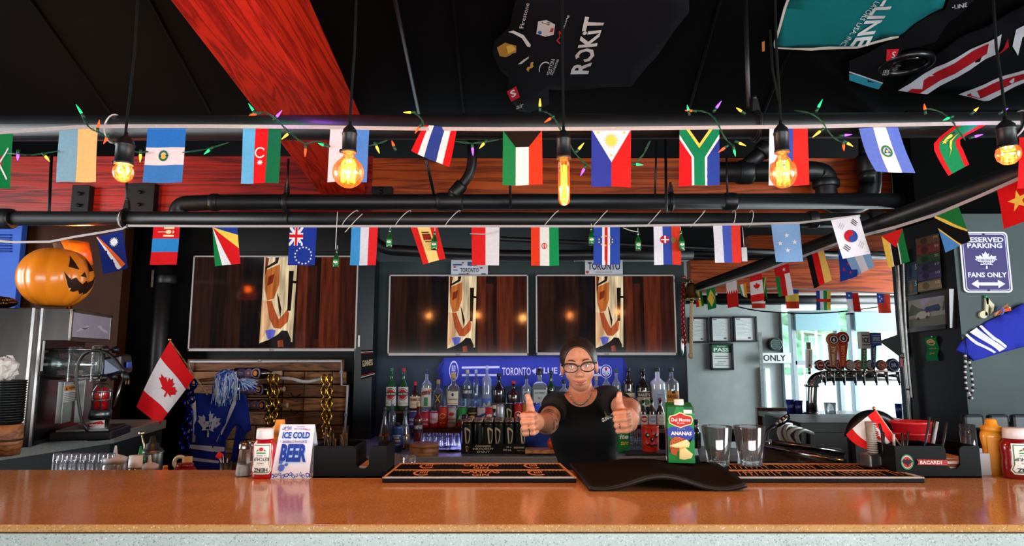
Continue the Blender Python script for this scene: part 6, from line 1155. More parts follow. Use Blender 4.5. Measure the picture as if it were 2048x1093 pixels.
# bronze ornament beside it
t = thing('bronze_ornament', 'dark bronze scaly ornament lying at the edge of the frame', 'ornament', (P(0, 612, 3.0).x, 3.0, ZL+H)); hh = W(13, 3.0)
MB().ball((-.02, 0, hh), (.1, .045, hh), 20, 12).build('body', mat('bronze_scales', '#3A2410', .3, .9, .5, .5, 60, .8, 90), t)
for k in range(14): MB().ball((-.09+.012*k, -.035+.004*(k % 3), hh*(.8+.5*(k % 2))), (.012, .012, .01), 8, 6).build('scale', mat('bronze_scales', '#5A3A18', .3, .9), t)
# cup stack, tissue, box, tin
Yc = 2.72; cx_ = P(12, 880, Yc).x; ORD = ['topmost', 'second', 'third', 'fourth', 'fifth', 'sixth', 'seventh', 'eighth', 'ninth', 'tenth', 'eleventh', 'twelfth', 'thirteenth', 'fourteenth', 'fifteenth', 'sixteenth', 'lowest']
r = W(26, Yc); cup0 = None
for k in range(17):
    z = P(0, 845-k*5.0, Yc).z
    if cup0 is None: c_ = cup0 = MB().lathe([(r*.72, -.012), (r*.86, -.004), (r*.97, .004), (r, .007), (r*.97, .009), (r*.84, -.002), (1e-5, -.008)], 20).build('nested_cup', pls('#0E1010', .4))
    else: c_ = cup0.copy(); COL.objects.link(c_)
    c_.location = (cx_, Yc, z-.012); tag(c_, 'black ribbed cup, %s from the top of the nested stack' % ORD[16-k] if 0 < k < 16 else 'black ribbed cup, %s of the nested stack' % ORD[16-k], 'cup', 'nested black cups')
t = thing('wooden_pot', 'round wooden pot holding the black cup stack', 'pot', (P(10, 885, Yc).x, Yc, ZL)); r = W(27, Yc); hp = P(0, 849, Yc).z-ZL; MB().lathe([(r*.95, 0), (r*1.04, hp*.35), (r*1.04, hp*.7), (r, hp)], 24).build('pot', OW, t); MB().torus((0, 0, hp*.5), r*1.05, .004, 'z', 24, 6).build('band', pls('#3A1E10'), t)
t = thing('tissue_wad', 'crumpled white napkin on the black cup stack', 'napkin', (P(8, 765, Yc).x, Yc, P(8, 765, Yc).z+.01)); mb = MB(); vs = []; fs = []
for j in range(9):
    for i in range(16): a = 2*PI*i/16; e = -PI/2+PI*j/8; rr = .045*(.75+.5*random.random()); vs.append((rr*math.cos(e)*math.cos(a), rr*math.cos(e)*math.sin(a), .045+rr*1.1*math.sin(e)))
for j in range(8):
    for i in range(16): fs.append((j*16+i, j*16+(i+1) % 16, (j+1)*16+(i+1) % 16, (j+1)*16+i))
mb.add(vs, fs).build('napkin', fab('#D8D4CC'), t)
Yt = PZ(41, 893, ZL).y+.03; t = thing('patterned_can', 'tall burgundy can with white floral print on the side counter', 'can', (P(41, 893, Yt).x, Yt, ZL)); r = W(14, Yt); h = P(0, 812, Yt).z-P(0, 893, Yt).z
MB().lathe([(r*.95, 0), (r, .004), (r, h*.96), (r*.95, h)], 22).build('can_body', mat('can_print', '#2A1A30', .3, .3), t); MB().lathe([(r*.96, h*.98), (r*.98, h*1.01), (1e-5, h*1.0)], 22).build('lid', mtl('#B0A8A8'), t)
sheet('artwork', [(prt('#4A1620'), [rect(0, 0, .5, 1)]), (prt('#241830'), [rect(.5, 0, 1, 1)]), (prt('#B86A60'), [rect(0, .84, 1, .98)]), (prt('#D8D4D0'), [p for k in range(16) for p in star(.55+.4*random.random(), .1+.7*random.random(), .08, 5, .5, .03)]+[rect(.08, .1+.06*k, .12+.25*random.random(), .12+.06*k) for k in range(11)])], cylmap(r+.001, h*.02, h*.95, 2.8), t, nu=8)
# wall bits by the vertical pipe
t = thing('wall_switch', 'beige switch box on the black wall beside the vertical pipe', 'switch', P(309, 575, 4.75)); a, b = P(302, 575, 4.8), P(317, 541, 4.8); MB().box(((a.x+b.x)/2, 4.82, (a.z+b.z)/2), (b.x-a.x, .06, b.z-a.z)).build('box', pls('#B8BAA0'), t, w=True, bevel=.004); MB().box(((a.x+b.x)/2, 4.785, (a.z+b.z)/2), (.02, .01, .03)).build('toggle', pls('#D8D8C8'), t, w=True)
tag(MB().tube(bend([P(274, 474, 4.6), P(271, 500, 4.6), P(285, 525, 4.7), P(312, 538, 4.78)]), .006, 6).build('wall_cable', CORD), 'dark cable curving down to the beige switch box', 'cable')
# ---------------------------------------------------------------- pallet rack
YPa = 4.62; PB = [wood('pallet_board_a', '#4A2A16', '#9A6A40', .7, (1.5, 12, 12)), wood('pallet_board_b', '#3A2012', '#7A4E2C', .7, (1.5, 12, 12)), wood('pallet_board_c', '#5A351C', '#B07A48', .7, (1.5, 12, 12))]
pr = thing('pallet_rack', 'reclaimed pallet board rack on the black wall under the large screen', 'wine rack', (P(535, 940, YPa).x, YPa, P(535, 960, YPa).z))
rowsP = [(719, 742, 688), (744, 768, 693), (770, 795, 698), (797, 822, 692), (824, 850, 686), (852, 879, 697), (881, 907, 690), (909, 940, 690)]
for k, (y0, y1, x1) in enumerate(rowsP):
    xs = [374] + ([] if k == 0 else [random.randint(470, 600)]) + [x1]
    for a_, b_ in zip(xs, xs[1:]):
        a, b = P(a_+.5, y1, YPa), P(b_-.5, y0, YPa); d = random.uniform(0, .008); MB().box(((a.x+b.x)/2, YPa+.01-d, (a.z+b.z)/2), (b.x-a.x, .025, b.z-a.z)).build('plank', PB[(k+len(xs)+int(a_)) % 3], pr, w=True, bevel=.003)
for px in (482, 562, 605, 661):
    a, b = P(px-4, 940, YPa-.03), P(px+4, 742, YPa-.03); MB().box(((a.x+b.x)/2, YPa-.022, (a.z+b.z)/2), (b.x-a.x, .015, b.z-a.z)).build('metal_strap', BLACK, pr, w=True)
for px in (600, 482, 562):
    for py in (758, 790, 822): q = P(px, py, YPa-.03); MB().tube(bend([q, q+Vector((-.005, -.09, -.02)), q+Vector((-.03, -.11, .02))]), .005, 6).build('peg', BLACK, pr, w=True)
t = thing('led_tube', 'white light tube edging the pallet rack', 'light strip', P(690, 880, YPa-.03))
MB().tube([P(380, 745, YPa-.03), P(380, 724, YPa-.03), P(683, 723, YPa-.03), P(683, 771, YPa-.03), P(695, 772, YPa-.03), P(694, 800, YPa-.03), P(688, 890, YPa-.03)], .008, 8).build('tube', pls('#BFC4CC', .3), t, w=True)
for (x, y) in ((520, 723), (683, 745), (692, 830)): MB().box(P(x, y, YPa-.03), (.02, .022, .02)).build('clip', pls('#8A8E94'), t, w=True)
for i, (py, x0) in enumerate(((747, 470), (779, 476), (811, 482))):
    Yw = 4.48; t = thing('wine_bottle', ['top dark wine bottle lying in the pallet rack', 'middle dark wine bottle lying in the pallet rack', 'bottom dark wine bottle lying in the pallet rack'][i], 'bottle', P(x0+40, py+11, Yw), group='wine bottles in the rack'); r = W(11.5, Yw); L = W(92, Yw); A = P(x0, py, Yw)
    mb = MB(); mb.M = Matrix.Translation(A) @ Matrix.Rotation(PI/2, 4, 'Y'); mb.lathe([(r*.9, 0), (r, .006), (r, L*.62), (r*.85, L*.7), (r*.42, L*.78), (r*.36, L*.84)], 20); mb.build('glass_body', glass('#0C0A10', 1., .03, .9), t, w=True)
    mb = MB(); mb.M = Matrix.Translation(A) @ Matrix.Rotation(PI/2, 4, 'Y'); mb.lathe([(r*.38, L*.82), (r*.38, L*.97), (r*.44, L*.98), (r*.42, L)], 14); mb.build('foil', pls('#C8A888', .4), t, w=True)
    def wm(u, v, A=A, r=r, L=L): a_ = (v-.5)*2.2; return A+Vector((L*(.08+.52*u), -(r+.0015)*math.cos(a_), (r+.0015)*math.sin(a_)))
    sheet('label', [(prt('#4A4058'), [circ(.2, .5, .2, 18, .42)]), (prt('#6A5A70'), [circ(.5, .5, .17, 18, .4)]), (prt('#9A80A0'), ring(.8, .5, .19, .06, 20, .44)), (prt('#E89A3A'), [circ(.78, .5, .08, 14, .2)]), (prt('#D89A5A'), star(.5, .5, .07, 4, .4, .16)), (prt('#A89AB0'), [rect(.08, .44, .3, .48), rect(.1, .54, .28, .58)])], wm, t, True, 8, 8, .0007)
q_ = P(383, 760, YPa-.02); MB().tube([q_, q_+Vector((.01, -.42, .03))], .006, 6).build('peg', BLACK, pr, w=True); q_ = P(425, 790, YPa-.02); MB().tube([q_, q_+Vector((0, -.36, .03))], .006, 6).build('peg', BLACK, pr, w=True)
# chains
def link(mb, c, ax, side, L, Wd, r, n=14):
    pts = []
    for k in range(n+1):
        a = 2*PI*k/n; pts.append(c+ax*(L*.5*math.sin(a))+side*(Wd*.5*math.cos(a)))
    mb.tube(pts, r, 6, caps=False)
def chain(label, strands, Y, m, L=.055):
    t = thing('decor_chain', label, 'chain', P(*strands[0][-1], Y))
    for pts in strands:
        q = bend([P(x, y, Y) for x, y in pts], 5); d = 0; step = L*.72; seg = [(q[i+1]-q[i]).length for i in range(len(q)-1)]; tot = sum(seg); n = int(tot/step)
        for k in range(n):
            s = tot*(k+.5)/n; i = 0
            while i < len(seg)-1 and s > seg[i]: s -= seg[i]; i += 1
            c = q[i]+(q[i+1]-q[i]).normalized()*s; ax = (q[i+1]-q[i]).normalized(); sd = ax.cross(Vector((0, 1, 0))).normalized()
            if k % 2: sd = (sd*.45+Vector((0, -1, 0))*.9).normalized()
            mb = MB(); link(mb, c, ax, sd, L, L*.62, L*.13); mb.build('chain_link', m, t, w=True)
GOLD = mat('gold_foil', '#C89A3C', .18, 1., .5, .1, 30); BFOIL = mat('blue_foil', '#16309A', .2, .9, .5, .2, 30)
chain('gold plastic chain looped over the wine bottles', [[(541, 752), (540, 790), (536, 830), (534, 868)], [(552, 752), (554, 790), (550, 830), (544, 862)]], 4.36, GOLD)
chain('gold plastic chain hanging at the far end of the pallet rack', [[(648, 752), (647, 790), (649, 830), (648, 878)], [(659, 752), (660, 790), (658, 830), (655, 880)]], 4.40, GOLD)
chain('glittering blue chain hanging beside the jersey', [[(388, 762), (384, 800), (374, 840), (365, 880), (362, 905)], [(378, 768), (374, 810), (380, 850), (370, 900)]], 4.2, BFOIL, .06)
# little jersey, pompom, flag
YJ = 4.28
def zj(pts): return [(260+x/3.643, 660+y/3.643) for x, y in pts]
def jm(px, py): return P(px, py, YJ-.025*math.sin((px-370)*.05)-.008*math.sin(px*.35+py*.08))
bx = (362, 780, 505, 950)
t = thing('hockey_jersey', 'small blue hockey jersey with maple leaf crest hanging on the rack', 'jersey', P(425, 945, YJ)); JBL = fab('#1C2E8C'); JWH = fab('#C8CCD8')
pxsheet('jersey_body', [(JBL, [zj([(475, 470), (560, 462), (600, 480), (640, 470), (790, 462), (840, 480), (850, 560), (880, 735), (840, 760), (770, 690), (700, 800), (690, 1040), (405, 1040), (425, 830), (455, 640)])])], jm, bx, parent=t, w=True, nu=12, nv=10, thick=.012)
def jp(name, layers): return pxsheet(name, layers, lambda x, y: jm(x, y)-Vector((0, .004, 0)), bx, parent=t, w=True, nu=12, nv=10)
jp('stripe', [(JWH, [zj([(420, 835), (690, 855), (690, 885), (630, 893), (420, 862)]), zj([(412, 925), (690, 960), (690, 985), (660, 975), (410, 950)]), zj([(765, 475), (795, 468), (800, 482), (720, 660), (640, 830), (632, 810), (690, 690)]), zj([(462, 480), (480, 470), (486, 640), (478, 820), (455, 820), (466, 640)])])])
jp('sleeve', [(fab('#15267C'), [zj([(640, 830), (720, 660), (760, 690), (700, 800), (690, 852)]), zj([(780, 690), (845, 760), (790, 960), (735, 960)])])])
lf = [zj([(575+105*x, 705-125*y) for x, y in p]) for p in leaf(0, 0, .95, 1.0, -.1)]
jp('crest', [(JWH, lf), (fab('#1C2E8C'), tq('TORO', *zj([(535, 700), (640, 690), (535, 676), (640, 668)]), bold=.02)+tq('MAP', *zj([(555, 728), (622, 722), (555, 705), (622, 700)]), bold=.02)+tq('LEA', *zj([(560, 750), (612, 745), (560, 732), (612, 727)]), bold=.02))])
t = thing('pom_pom', 'blue and white shaggy pom pom over the jersey shoulder', 'pom pom', P(455, 800, 4.2))
for ci, cc in enumerate(('#8FB4E8', '#D8DCE4', '#2A48A8')):
    mb = MB()
    for k in range(130):
        a = P(455+random.uniform(-10, 12), 745+random.uniform(-6, 8), 4.22); L = random.uniform(.08, .2); g = random.uniform(-1, 1); b = a+Vector((g*.05+.0, random.uniform(-.05, .01), -L)); mb.tube([a, a+Vector((g*.05, random.uniform(-.04, 0), -L*.25)), b], .0028, 3)
    for k in range(26):
        a = P(470+random.uniform(0, 10), 765, 4.22); b = a+Vector((random.uniform(.03, .14), random.uniform(-.04, 0), random.uniform(-.06, .02))); mb.tube([a, (a+b)/2+Vector((0, 0, .015)), b], .0028, 3)
    o = mb.build('strands', fab(cc), t, w=True); o['kind'] = 'stuff'
MB().tube([P(448, 756, 4.24), P(395, 763, 4.24)], .012, 8).build('handle', wood('stick_wood', '#5A3A22', '#A88050'), t, w=True)
t = thing('hand_flag', 'red and white maple leaf flag on a stick by the vertical pipe', 'flag', P(413, 788, 4.1)); Yf = 4.1
MB().tube([P(339.5, 681, Yf), P(415, 790, Yf)], .006, 8).build('stick', wood('stick_wood', '#5A3A22', '#A88050'), t, w=True); MB().ball(P(339.5, 680, Yf), .011).build('finial', mtl('#C8A060'), t, w=True)
A, B, C, D = [P(*p, Yf) for p in zj([(292, 85), (475, 350), (68, 560), (240, 688)])]
def fmp(u, v): return (A*v+B*(1-v))*(1-u)+(C*v+D*(1-v))*u+Vector((.018*math.sin(PI*u)*math.sin(v*5), -.012-.03*math.sin(v*5+u*2)*(.2+u*.8), -.03*math.sin(PI*v)*u))
sheet('cloth', [(fab('#D8141C'), [FULL]), (fab('#E2DEE0'), [rect(.25, 0, .75, 1)])], fmp, t, True, 10, 10, -.0008)
sheet('leaf_emblem', [(fab('#D8141C'), [[(.5-(y-0)*.19, .5+x*.36) for x, y in LEAF]])], lambda u, v: fmp(u, v)+Vector((0, -.003, 0)), t, True, 10, 10)
tag(MB().tube(bend([P(560, 757, 4.45), P(585, 758, 4.42), P(610, 766, 4.42), P(645, 758, 4.45)]), .012, 6).build('paper_garland', fab('#C8C4C0')), 'white twisted garland strung between the gold chains', 'garland')
# ---------------------------------------------------------------- things on the service shelf behind the counter
Yv = 2.22
def squeeze(label, px, top, capc, bodyc, w, name='squeeze_bottle', body=.45, captop=None):
    b = P(px, top, Yv); h = b.z-ZS; r = W(w/2, Yv); t = thing(name, label, 'bottle', (b.x, Yv, ZS), group='squeeze bottles behind the counter')
    MB().lathe([(r*.9, 0), (r, .006), (r, h*.62), (r*.92, h*.68)], 20).build('body', glass(bodyc, .6, .15, body, 'squeeze_plastic'), t)
    MB().lathe([(r*.98, h*.67), (r*.98, h*.76), (r*.6, h*.8), (.007, h*.83), (.003, h)], 18).build('nozzle_cap', pls(capc, .35), t)
    return t
squeeze('clear squeeze bottle with pointed nozzle by the glass rack', 232, 892, '#C8CCC8', '#D8DCDA', 44, body=.3)
squeeze('clear squeeze bottle with short nozzle beside the spice jar', 300, 911, '#C8CCC8', '#C8C4BC', 34, body=.3)
squeeze('squeeze bottle with bright green nozzle cap', 282, 893, '#12803C', '#8A5A2A', 20, body=.5)
t = thing('spice_jar', 'spice jar with white lid on the service shelf', 'jar', (P(272, 912, 2.15).x, 2.15, ZS)); h = P(0, 912, 2.15).z-ZS; r = W(12, 2.15); MB().lathe([(r*.95, 0), (r, .004), (r, h*.7), (r*.9, h*.74)], 18).build('jar', glass('#8A7A5A', .8, .05, .5), t); MB().lathe([(r*1.02, h*.74), (r*1.04, h*.78), (r*1.02, h), (1e-5, h)], 18).build('lid', pls('#D8D6D0', .4), t)
t = thing('metal_canister', 'pewter pourer canister behind the squeeze bottles', 'canister', (P(306, 874, 2.35).x, 2.35, ZS)); h = P(0, 874, 2.35).z-ZS; r = W(20, 2.35); MB().lathe([(r, 0), (r, h*.7), (r*.9, h*.76), (r*.6, h*.78), (r*.6, h*.86), (.012, h*.88), (.008, h)], 22).build('canister', mtl('#6A6864', .4), t); MB().torus((0, 0, h*.7), r*1.01, .003, 'z', 20, 6).build('seam', mtl('#8A8884'), t)
t = thing('bar_spoon', 'long bar spoon standing behind the squeeze bottles', 'spoon', (P(290, 930, 2.4).x, 2.4, ZS)); q = P(283, 867, 2.4); MB().tube([Vector((t.location.x, 2.4, ZS)), P(288, 890, 2.4), q], .003, 6).build('handle', mtl('#C8B8A0'), t, w=True); MB().ball(q, (.012, .008, .008)).build('bowl', mtl('#C8B8A0'), t, w=True)
for i in range(7):
    for j in range(2):
        b = P(115+i*18+j*7, 907+j*4, 2.2+.09*j); tumbler('%s upturned tumbler in the %s row left of the squeeze bottles' % (['first', 'second', 'third', 'fourth', 'fifth', 'sixth', 'seventh'][i], ['near', 'far'][j]), (b.x, b.y, ZS), W(9, b.y)*.8, W(9, b.y), b.z-ZS, 'upturned tumblers behind the counter', name='tumbler', up=False)
def sjar(label, px, top, w, c, name, Y=2.2, capc=None):
    h = P(px, top, Y).z-ZS; r = W(w/2, Y); t = thing(name, label, 'container', (P(px, top, Y).x, Y, ZS)); MB().lathe([(r*.85, 0), (r, h*.2), (r, h*.8), (r*.7, h*.92)], 18).build('body', pls(c, .3), t); MB().lathe([(r*.72, h*.9), (r*.72, h), (1e-5, h)], 16).build('lid', pls(capc or c, .3), t)
sjar('dark red jar lid showing over the counter edge', 370, 928, 44, '#7A1018', 'red_jar'); sjar('orange bottle cap peeking over the counter', 331, 932, 12, '#D87A1E', 'orange_bottle')
t = thing('stirrer_cup', 'black cup of stirrers with a red tip behind the salt shakers', 'cup', (P(452, 925, 2.3).x, 2.3, ZS)); h = P(0, 925, 2.3).z-ZS; r = W(11, 2.3); MB().lathe([(r*.8, 0), (r, h), (r*.9, h), (r*.7, .01), (1e-5, .01)], 18).build('cup', pls('#121416', .4), t)
for k, (x, y, c) in enumerate(((438, 906, '#A0A0A0'), (441, 916, '#D81E1E'), (446, 912, '#A8A8A0'), (455, 918, '#8A8A88'))):
    so_ = drop(MB().tube([(0, 0, h*.3), P(x, y, 2.3)-t.location], .002, 6), 'stirrer', pls('#B8B8B4'), t, ['longest pale stirrer in the black cup', 'stirrer with a red tip in the black cup', 'middle pale stirrer in the black cup', 'short pale stirrer nearest the salt shakers'][k], 'stirrer', 'stirrers in the black cup')
    if k == 1: MB().box(P(x-2, y-4, 2.3)-t.location, (.018, .012, .018), R=Matrix.Rotation(.6, 3, 'Y')).build('tip', pls('#D81E1E'), so_).location = t.location-so_.location
t = thing('cream_mug', 'cream curved mug handle showing beside the blue chain', 'mug', (P(358, 935, 2.3).x, 2.3, ZS)); c = P(360, 926, 2.3)-t.location; MB().torus(c, W(11, 2.3), .007, 'y', 20, 8, a0=PI*.3, a1=PI*1.5).build('handle', pls('#C8B898'), t); MB().lathe([(W(9, 2.3), 0), (W(9, 2.3), c.z+.02), (W(8, 2.3), c.z+.02), (W(8, 2.3), .01), (1e-5, .01)], 18, o=(c.x+W(14, 2.3), 0, 0)).build('mug_wall', pls('#B89A6A'), t)
# ---------------------------------------------------------------- on the main counter
def onc(px, py): return PZ(px, py, ZC)
CGL = glass('#EEF4F6', .12, .01, .03, 'clear_glass')
def hgt(px, top, base): l = onc(px, base); return P(px, top, l.y).z-ZC, l
# bar mats with moulded ribs
MATB = mat('mat_rubber', '#060607', .6, 0, .2, .1, 40); MATC = mat('mat_ink', '#D8945A', .6, 0, .3, .05, 30)
def gin_mat(label, x0, x1, y0, y1, kind):
    a, b = onc(x0[0], y0), onc(x1[0], y0); c, d = onc(x0[1], y1), onc(x1[1], y1)
    t = thing('bar_mat', label, 'bar mat', ((a.x+b.x)/2, (a.y+c.y)/2, ZC)); hh = .012
    q = [a, b, d, c]; MB().hexa(q, [p+Vector((0, 0, hh)) for p in q]).build('rubber_base', MATB, t, w=True, bevel=.002)
    def f(u, v): p = (a*(1-u)+b*u)*(1-v)+(c*(1-u)+d*u)*v; return Vector((p.x, p.y, ZC+hh))
    rim = MB()
    def bar(u0, v0, u1, v1, wd, m, hz=.004):
        p, q_ = f(u0, v0), f(u1, v1); dr = (q_-p).normalized(); n = Vector((-dr.y, dr.x, 0))*wd/2; z = Vector((0, 0, hz))
        MB().hexa([p-n, q_-n, q_+n, p+n], [p-n+z, q_-n+z, q_+n+z, p+n+z]).build('rim' if m is MATC or m is MATW else 'rib', m, t, w=True)
    return t, f, bar
MATW = mat('mat_edge', '#C8C4BC', .5)
t, f, bar = gin_mat('black gin bar mat with cream rims and lettering', (764, 800), (1153, 1121), 967, 937, 0)
bar(0, .02, 1, .02, .006, MATW); bar(0, .98, 1, .98, .004, MATC); bar(.008, 0, .008, 1, .005, MATC); bar(.992, 0, .992, 1, .005, MATC); bar(0, .5, 1, .5, .006, MATC)
for v0, v1 in ((.07, .46), (.55, .95)):
    for k in range(15, 100):
        u = k/100
        if .17+.0 < u < .25 or .36 < u < .64 or .76 < u < .84: continue
        if k % 2 == 0 and u < .98: bar(u, v0, u, v1, .0024, MATB, .003)
    for k in range(2, 15, 2): bar(k/100, v0, k/100, v1, .0024, MATB, .003)
def up_(f): return lambda u, v: Vector(f(u, v))+Vector((0, 0, .0045))
L = []
for v0, v1 in ((.07, .46), (.55, .95)):
    L += txt('CANVAS', (.40, v0+(v1-v0)*.42, .61, v1), .02)+txt('GIN', (.46, v0-.01, .55, v0+(v1-v0)*.34), .02)
    for cx in (.19, .81): L += ring(cx, (v0+v1)/2, .05, .014, 22, (v1-v0)*.46, PI*.22, PI*1.78)+[rect(cx-.015+.012*k, (v0+v1)/2-(v1-v0)*.1, cx-.008+.012*k, (v0+v1)/2+(v1-v0)*.22) for k in range(4)]
sheet('lettering', [(MATC, L)], up_(f), t, True, 1, 1)
t, f, bar = gin_mat('black bar mat with copper lettering under the pint glasses', (1478, 1440), (1850, 1742), 967, 938, 1)
bar(0, .02, 1, .02, .008, MATW); bar(0, .98, 1, .98, .004, MATC); bar(.995, 0, .995, 1, .004, MATW); bar(0, .5, 1, .5, .005, MATC)
L = []
for v0, v1 in ((.1, .44), (.56, .93)):
    for k in range(30):
        u = .02+k*.032
        if k % 9 == 8: continue
        L += [[(u, v0), (u+.006, v0), (u+.024, v1), (u+.018, v1)]] + ([[(u+.004, (v0+v1)/2), (u+.03, (v0+v1)/2), (u+.03, (v0+v1)/2+.05), (u+.004, (v0+v1)/2+.05)]] if k % 3 else [[(u+.018, v1-.06), (u+.04, v1-.06), (u+.04, v1), (u+.018, v1)]])
for k in range(4, 100, 3): bar(k/100, .06, k/100+.01, .46, .002, MATB, .002); bar(k/100, .54, k/100+.01, .95, .002, MATB, .002)
sheet('lettering', [(MATC, L)], up_(f), t, True, 1, 1)
# wavy rubber mat
t = thing('wavy_mat', 'black ribbed rubber mat with a wavy front edge', 'bar mat', onc(1330, 975))
def wm(u, v, top=True):
    xf = 1180+(1493-1180)*u; xb = 1140+(1430-1140)*u
    fr = onc(xf, 984); bk = onc(xb, 941); p = fr*(1-v)+bk*v
    z = .020+.016*math.sin(u*PI*2.6-2.2)*(1-v*.6)+.006
    return Vector((p.x, p.y, ZC+max(.004, z)))
n, m = 60, 16; vs = [wm(i/n, j/m) for j in range(m+1) for i in range(n+1)]; fs = [(j*(n+1)+i, j*(n+1)+i+1, (j+1)*(n+1)+i+1, (j+1)*(n+1)+i) for j in range(m) for i in range(n)]
o = MB().add(vs, fs, 0, True).build('rubber_sheet', mat('mat_grey', '#0C0D0E', .5, 0, .45, .1, 40), t, w=True); q = o.modifiers.new('thickness', 'SOLIDIFY'); q.thickness = .011; q.offset = -1
for j in range(1, 40):
    MB().tube([wm(i/20, j/40)+Vector((0, 0, .001)) for i in range(21)], .0022, 4).build('ridge', MATB, t, w=True)
# salt shakers
def shaker(label, px, top, base, w):
    h, l = hgt(px, top, base); r = W(w/2, l.y); t = thing('salt_shaker', label, 'shaker', l, group='salt shakers')
    MB().lathe([(r, 0), (r*1.02, .004), (r*.62, h*.74), (r*.6, h*.78)], 8, sm=False).build('glass_jar', CGL, t)
    MB().lathe([(r*.86, .003), (r*.78, h*.3), (1e-5, h*.32)], 8).build('salt', mat('salt', '#D8D4CC', .9, 0, .1, .1, 200), t)
    MB().lathe([(r*.66, h*.77), (r*.68, h*.8), (r*.66, h*.9), (r*.5, h*.97), (1e-5, h)], 20).build('metal_top', mtl('#8A8078', .3), t)
    for k in range(6): a = k*PI/3; MB().lathe([(.0016, 0), (.0016, .001)], 6, o=(r*.3*math.cos(a), r*.3*math.sin(a), h*.985)).build('hole', pls('#101010'), t)
shaker('clear salt shaker at the front beside the ketchup', 486, 883, 953, 31); shaker('second salt shaker half hidden behind the ketchup', 504, 879, 944, 26)
# ketchup bottles
def sauce(label, px, top, base, w, bodyc, capc, flip, name, lab, d=.62):
    h, l = hgt(px, top, base); r = W(w/2, l.y); t = thing(name, label, 'sauce bottle', l)
    MB().lathe([(r*.92, 0), (r, .006), (r, h*.3), (r*.95, h*.42), (r*1.0, h*.55), (r*.98, h*.68), (r*.78, h*.76), (r*.7, h*.79)], 24, sy=d).build('body', mat('sauce_plastic', bodyc, .22, 0, .5, .05, 10, coat=.4), t)
    MB().lathe([(r*.74, h*.79), (r*.76, h*.8), (r*.74, h*.96), (r*.68, h), (1e-5, h)], 22, sy=.8).build('cap', pls(capc, .35), t)
    def f(u, v): a = (u-.5)*1.9; return Vector(((r+.0012)*math.sin(a), -(r+.0012)*d*math.cos(a)-.0006, h*(.1+.62*v)))
    if flip: lab = [(m, [[(1-x, 1-y) for x, y in p] for p in ps]) for m, ps in lab]
    sheet('label', lab, f, t, nu=8, nv=4, eps=.0007); return t
HZ = [(prt('#E8E6DC'), [[(.0, .12), (.12, .0), (.88, 0), (1, .12), (.92, .3), (.92, .98), (.08, .98), (.08, .3)]]), (prt('#4A7A4E'), [[(.05, .14), (.14, .04), (.86, .04), (.95, .14), (.87, .31), (.87, .94), (.13, .94), (.13, .31)]]), (prt('#E8E6DC'), [[(.08, .15), (.16, .07), (.84, .07), (.92, .15), (.84, .32), (.84, .91), (.16, .91), (.16, .32)]])]
HZ = [(m, [[(x, 1-y) for x, y in p] for p in ps]) for m, ps in HZ]
HZL = HZ+[(prt('#1A1A1C'), txt('HEINZ', (.2, .80, .8, .92), .03)+txt('KETCHUP', (.16, .46, .84, .58), .015)+txt('TOMATO', (.34, .62, .66, .67))+txt('ALL TOMATOES', (.3, .38, .7, .42))), (prt('#C81E24'), [circ(.5, .2, .09, 14, .06)]), (prt('#3A7A3E'), [rect(.3, .3, .7, .34), [(.36, .2), (.28, .28), (.4, .24)], [(.64, .2), (.72, .28), (.6, .24)]])]
sauce('red ketchup bottle with white cap and upside-down label', 526, 857, 957, 44, '#A8101C', '#D8D4D0', True, 'ketchup_bottle', HZL)
sauce('red ketchup bottle at the right end of the counter', 2040, 856, 957, 62, '#7A0C14', '#D0C4BE', True, 'ketchup_bottle', HZL)
# mustards
h, l = hgt(1991, 838, 950); t = thing('mustard_bottle', 'yellow mustard squeeze bottle beside the right ketchup', 'sauce bottle', l); r = W(23, l.y); MUS = mat('mustard_plastic', '#D8922A', .25, 0, .5, .06, 10, coat=.3)
MB().lathe([(r*.9, 0), (r*.96, .006), (r*.98, h*.2), (r*.86, h*.42), (r*.84, h*.5), (r*.98, h*.68), (r*.9, h*.76), (r*.74, h*.79)], 24, sy=.66).build('body', MUS, t)
MB().lathe([(r*.78, h*.78), (r*.8, h*.86), (r*.5, h*.88), (r*.4, h*.97), (r*.3, h), (1e-5, h)], 20).build('cap', pls('#D8902A', .35), t)
sheet('label', [(prt('#C88A2E'), [[(.0, 0), (.5, 0), (.7, .3), (.45, .6), (.6, 1), (0, 1)]]), (prt('#B86A1E'), [[(.5, 0), (.56, 0), (.76, .3), (.52, .6), (.66, 1), (.6, 1), (.45, .6), (.7, .3)]])], lambda u, v: Vector((r*.92*math.sin((u-.5)*2), -r*.92*.68*math.cos((u-.5)*2)-.004, h*(.12+.56*v))), t, nu=8, nv=6)
h, l = hgt(556, 840, 945); t = thing('mustard_bottle', 'mustard bottle with orange cap behind the tent card', 'sauce bottle', l); r = W(20, l.y); MB().lathe([(r*.9, 0), (r, .006), (r*.9, h*.4), (r, h*.65), (r*.7, h*.74)], 20, sy=.66).build('body', MUS, t); MB().lathe([(r*.74, h*.74), (r*.7, h*.86), (r*.5, h*.9), (r*.42, h), (1e-5, h)], 18).build('cap', pls('#E8A050', .4), t)
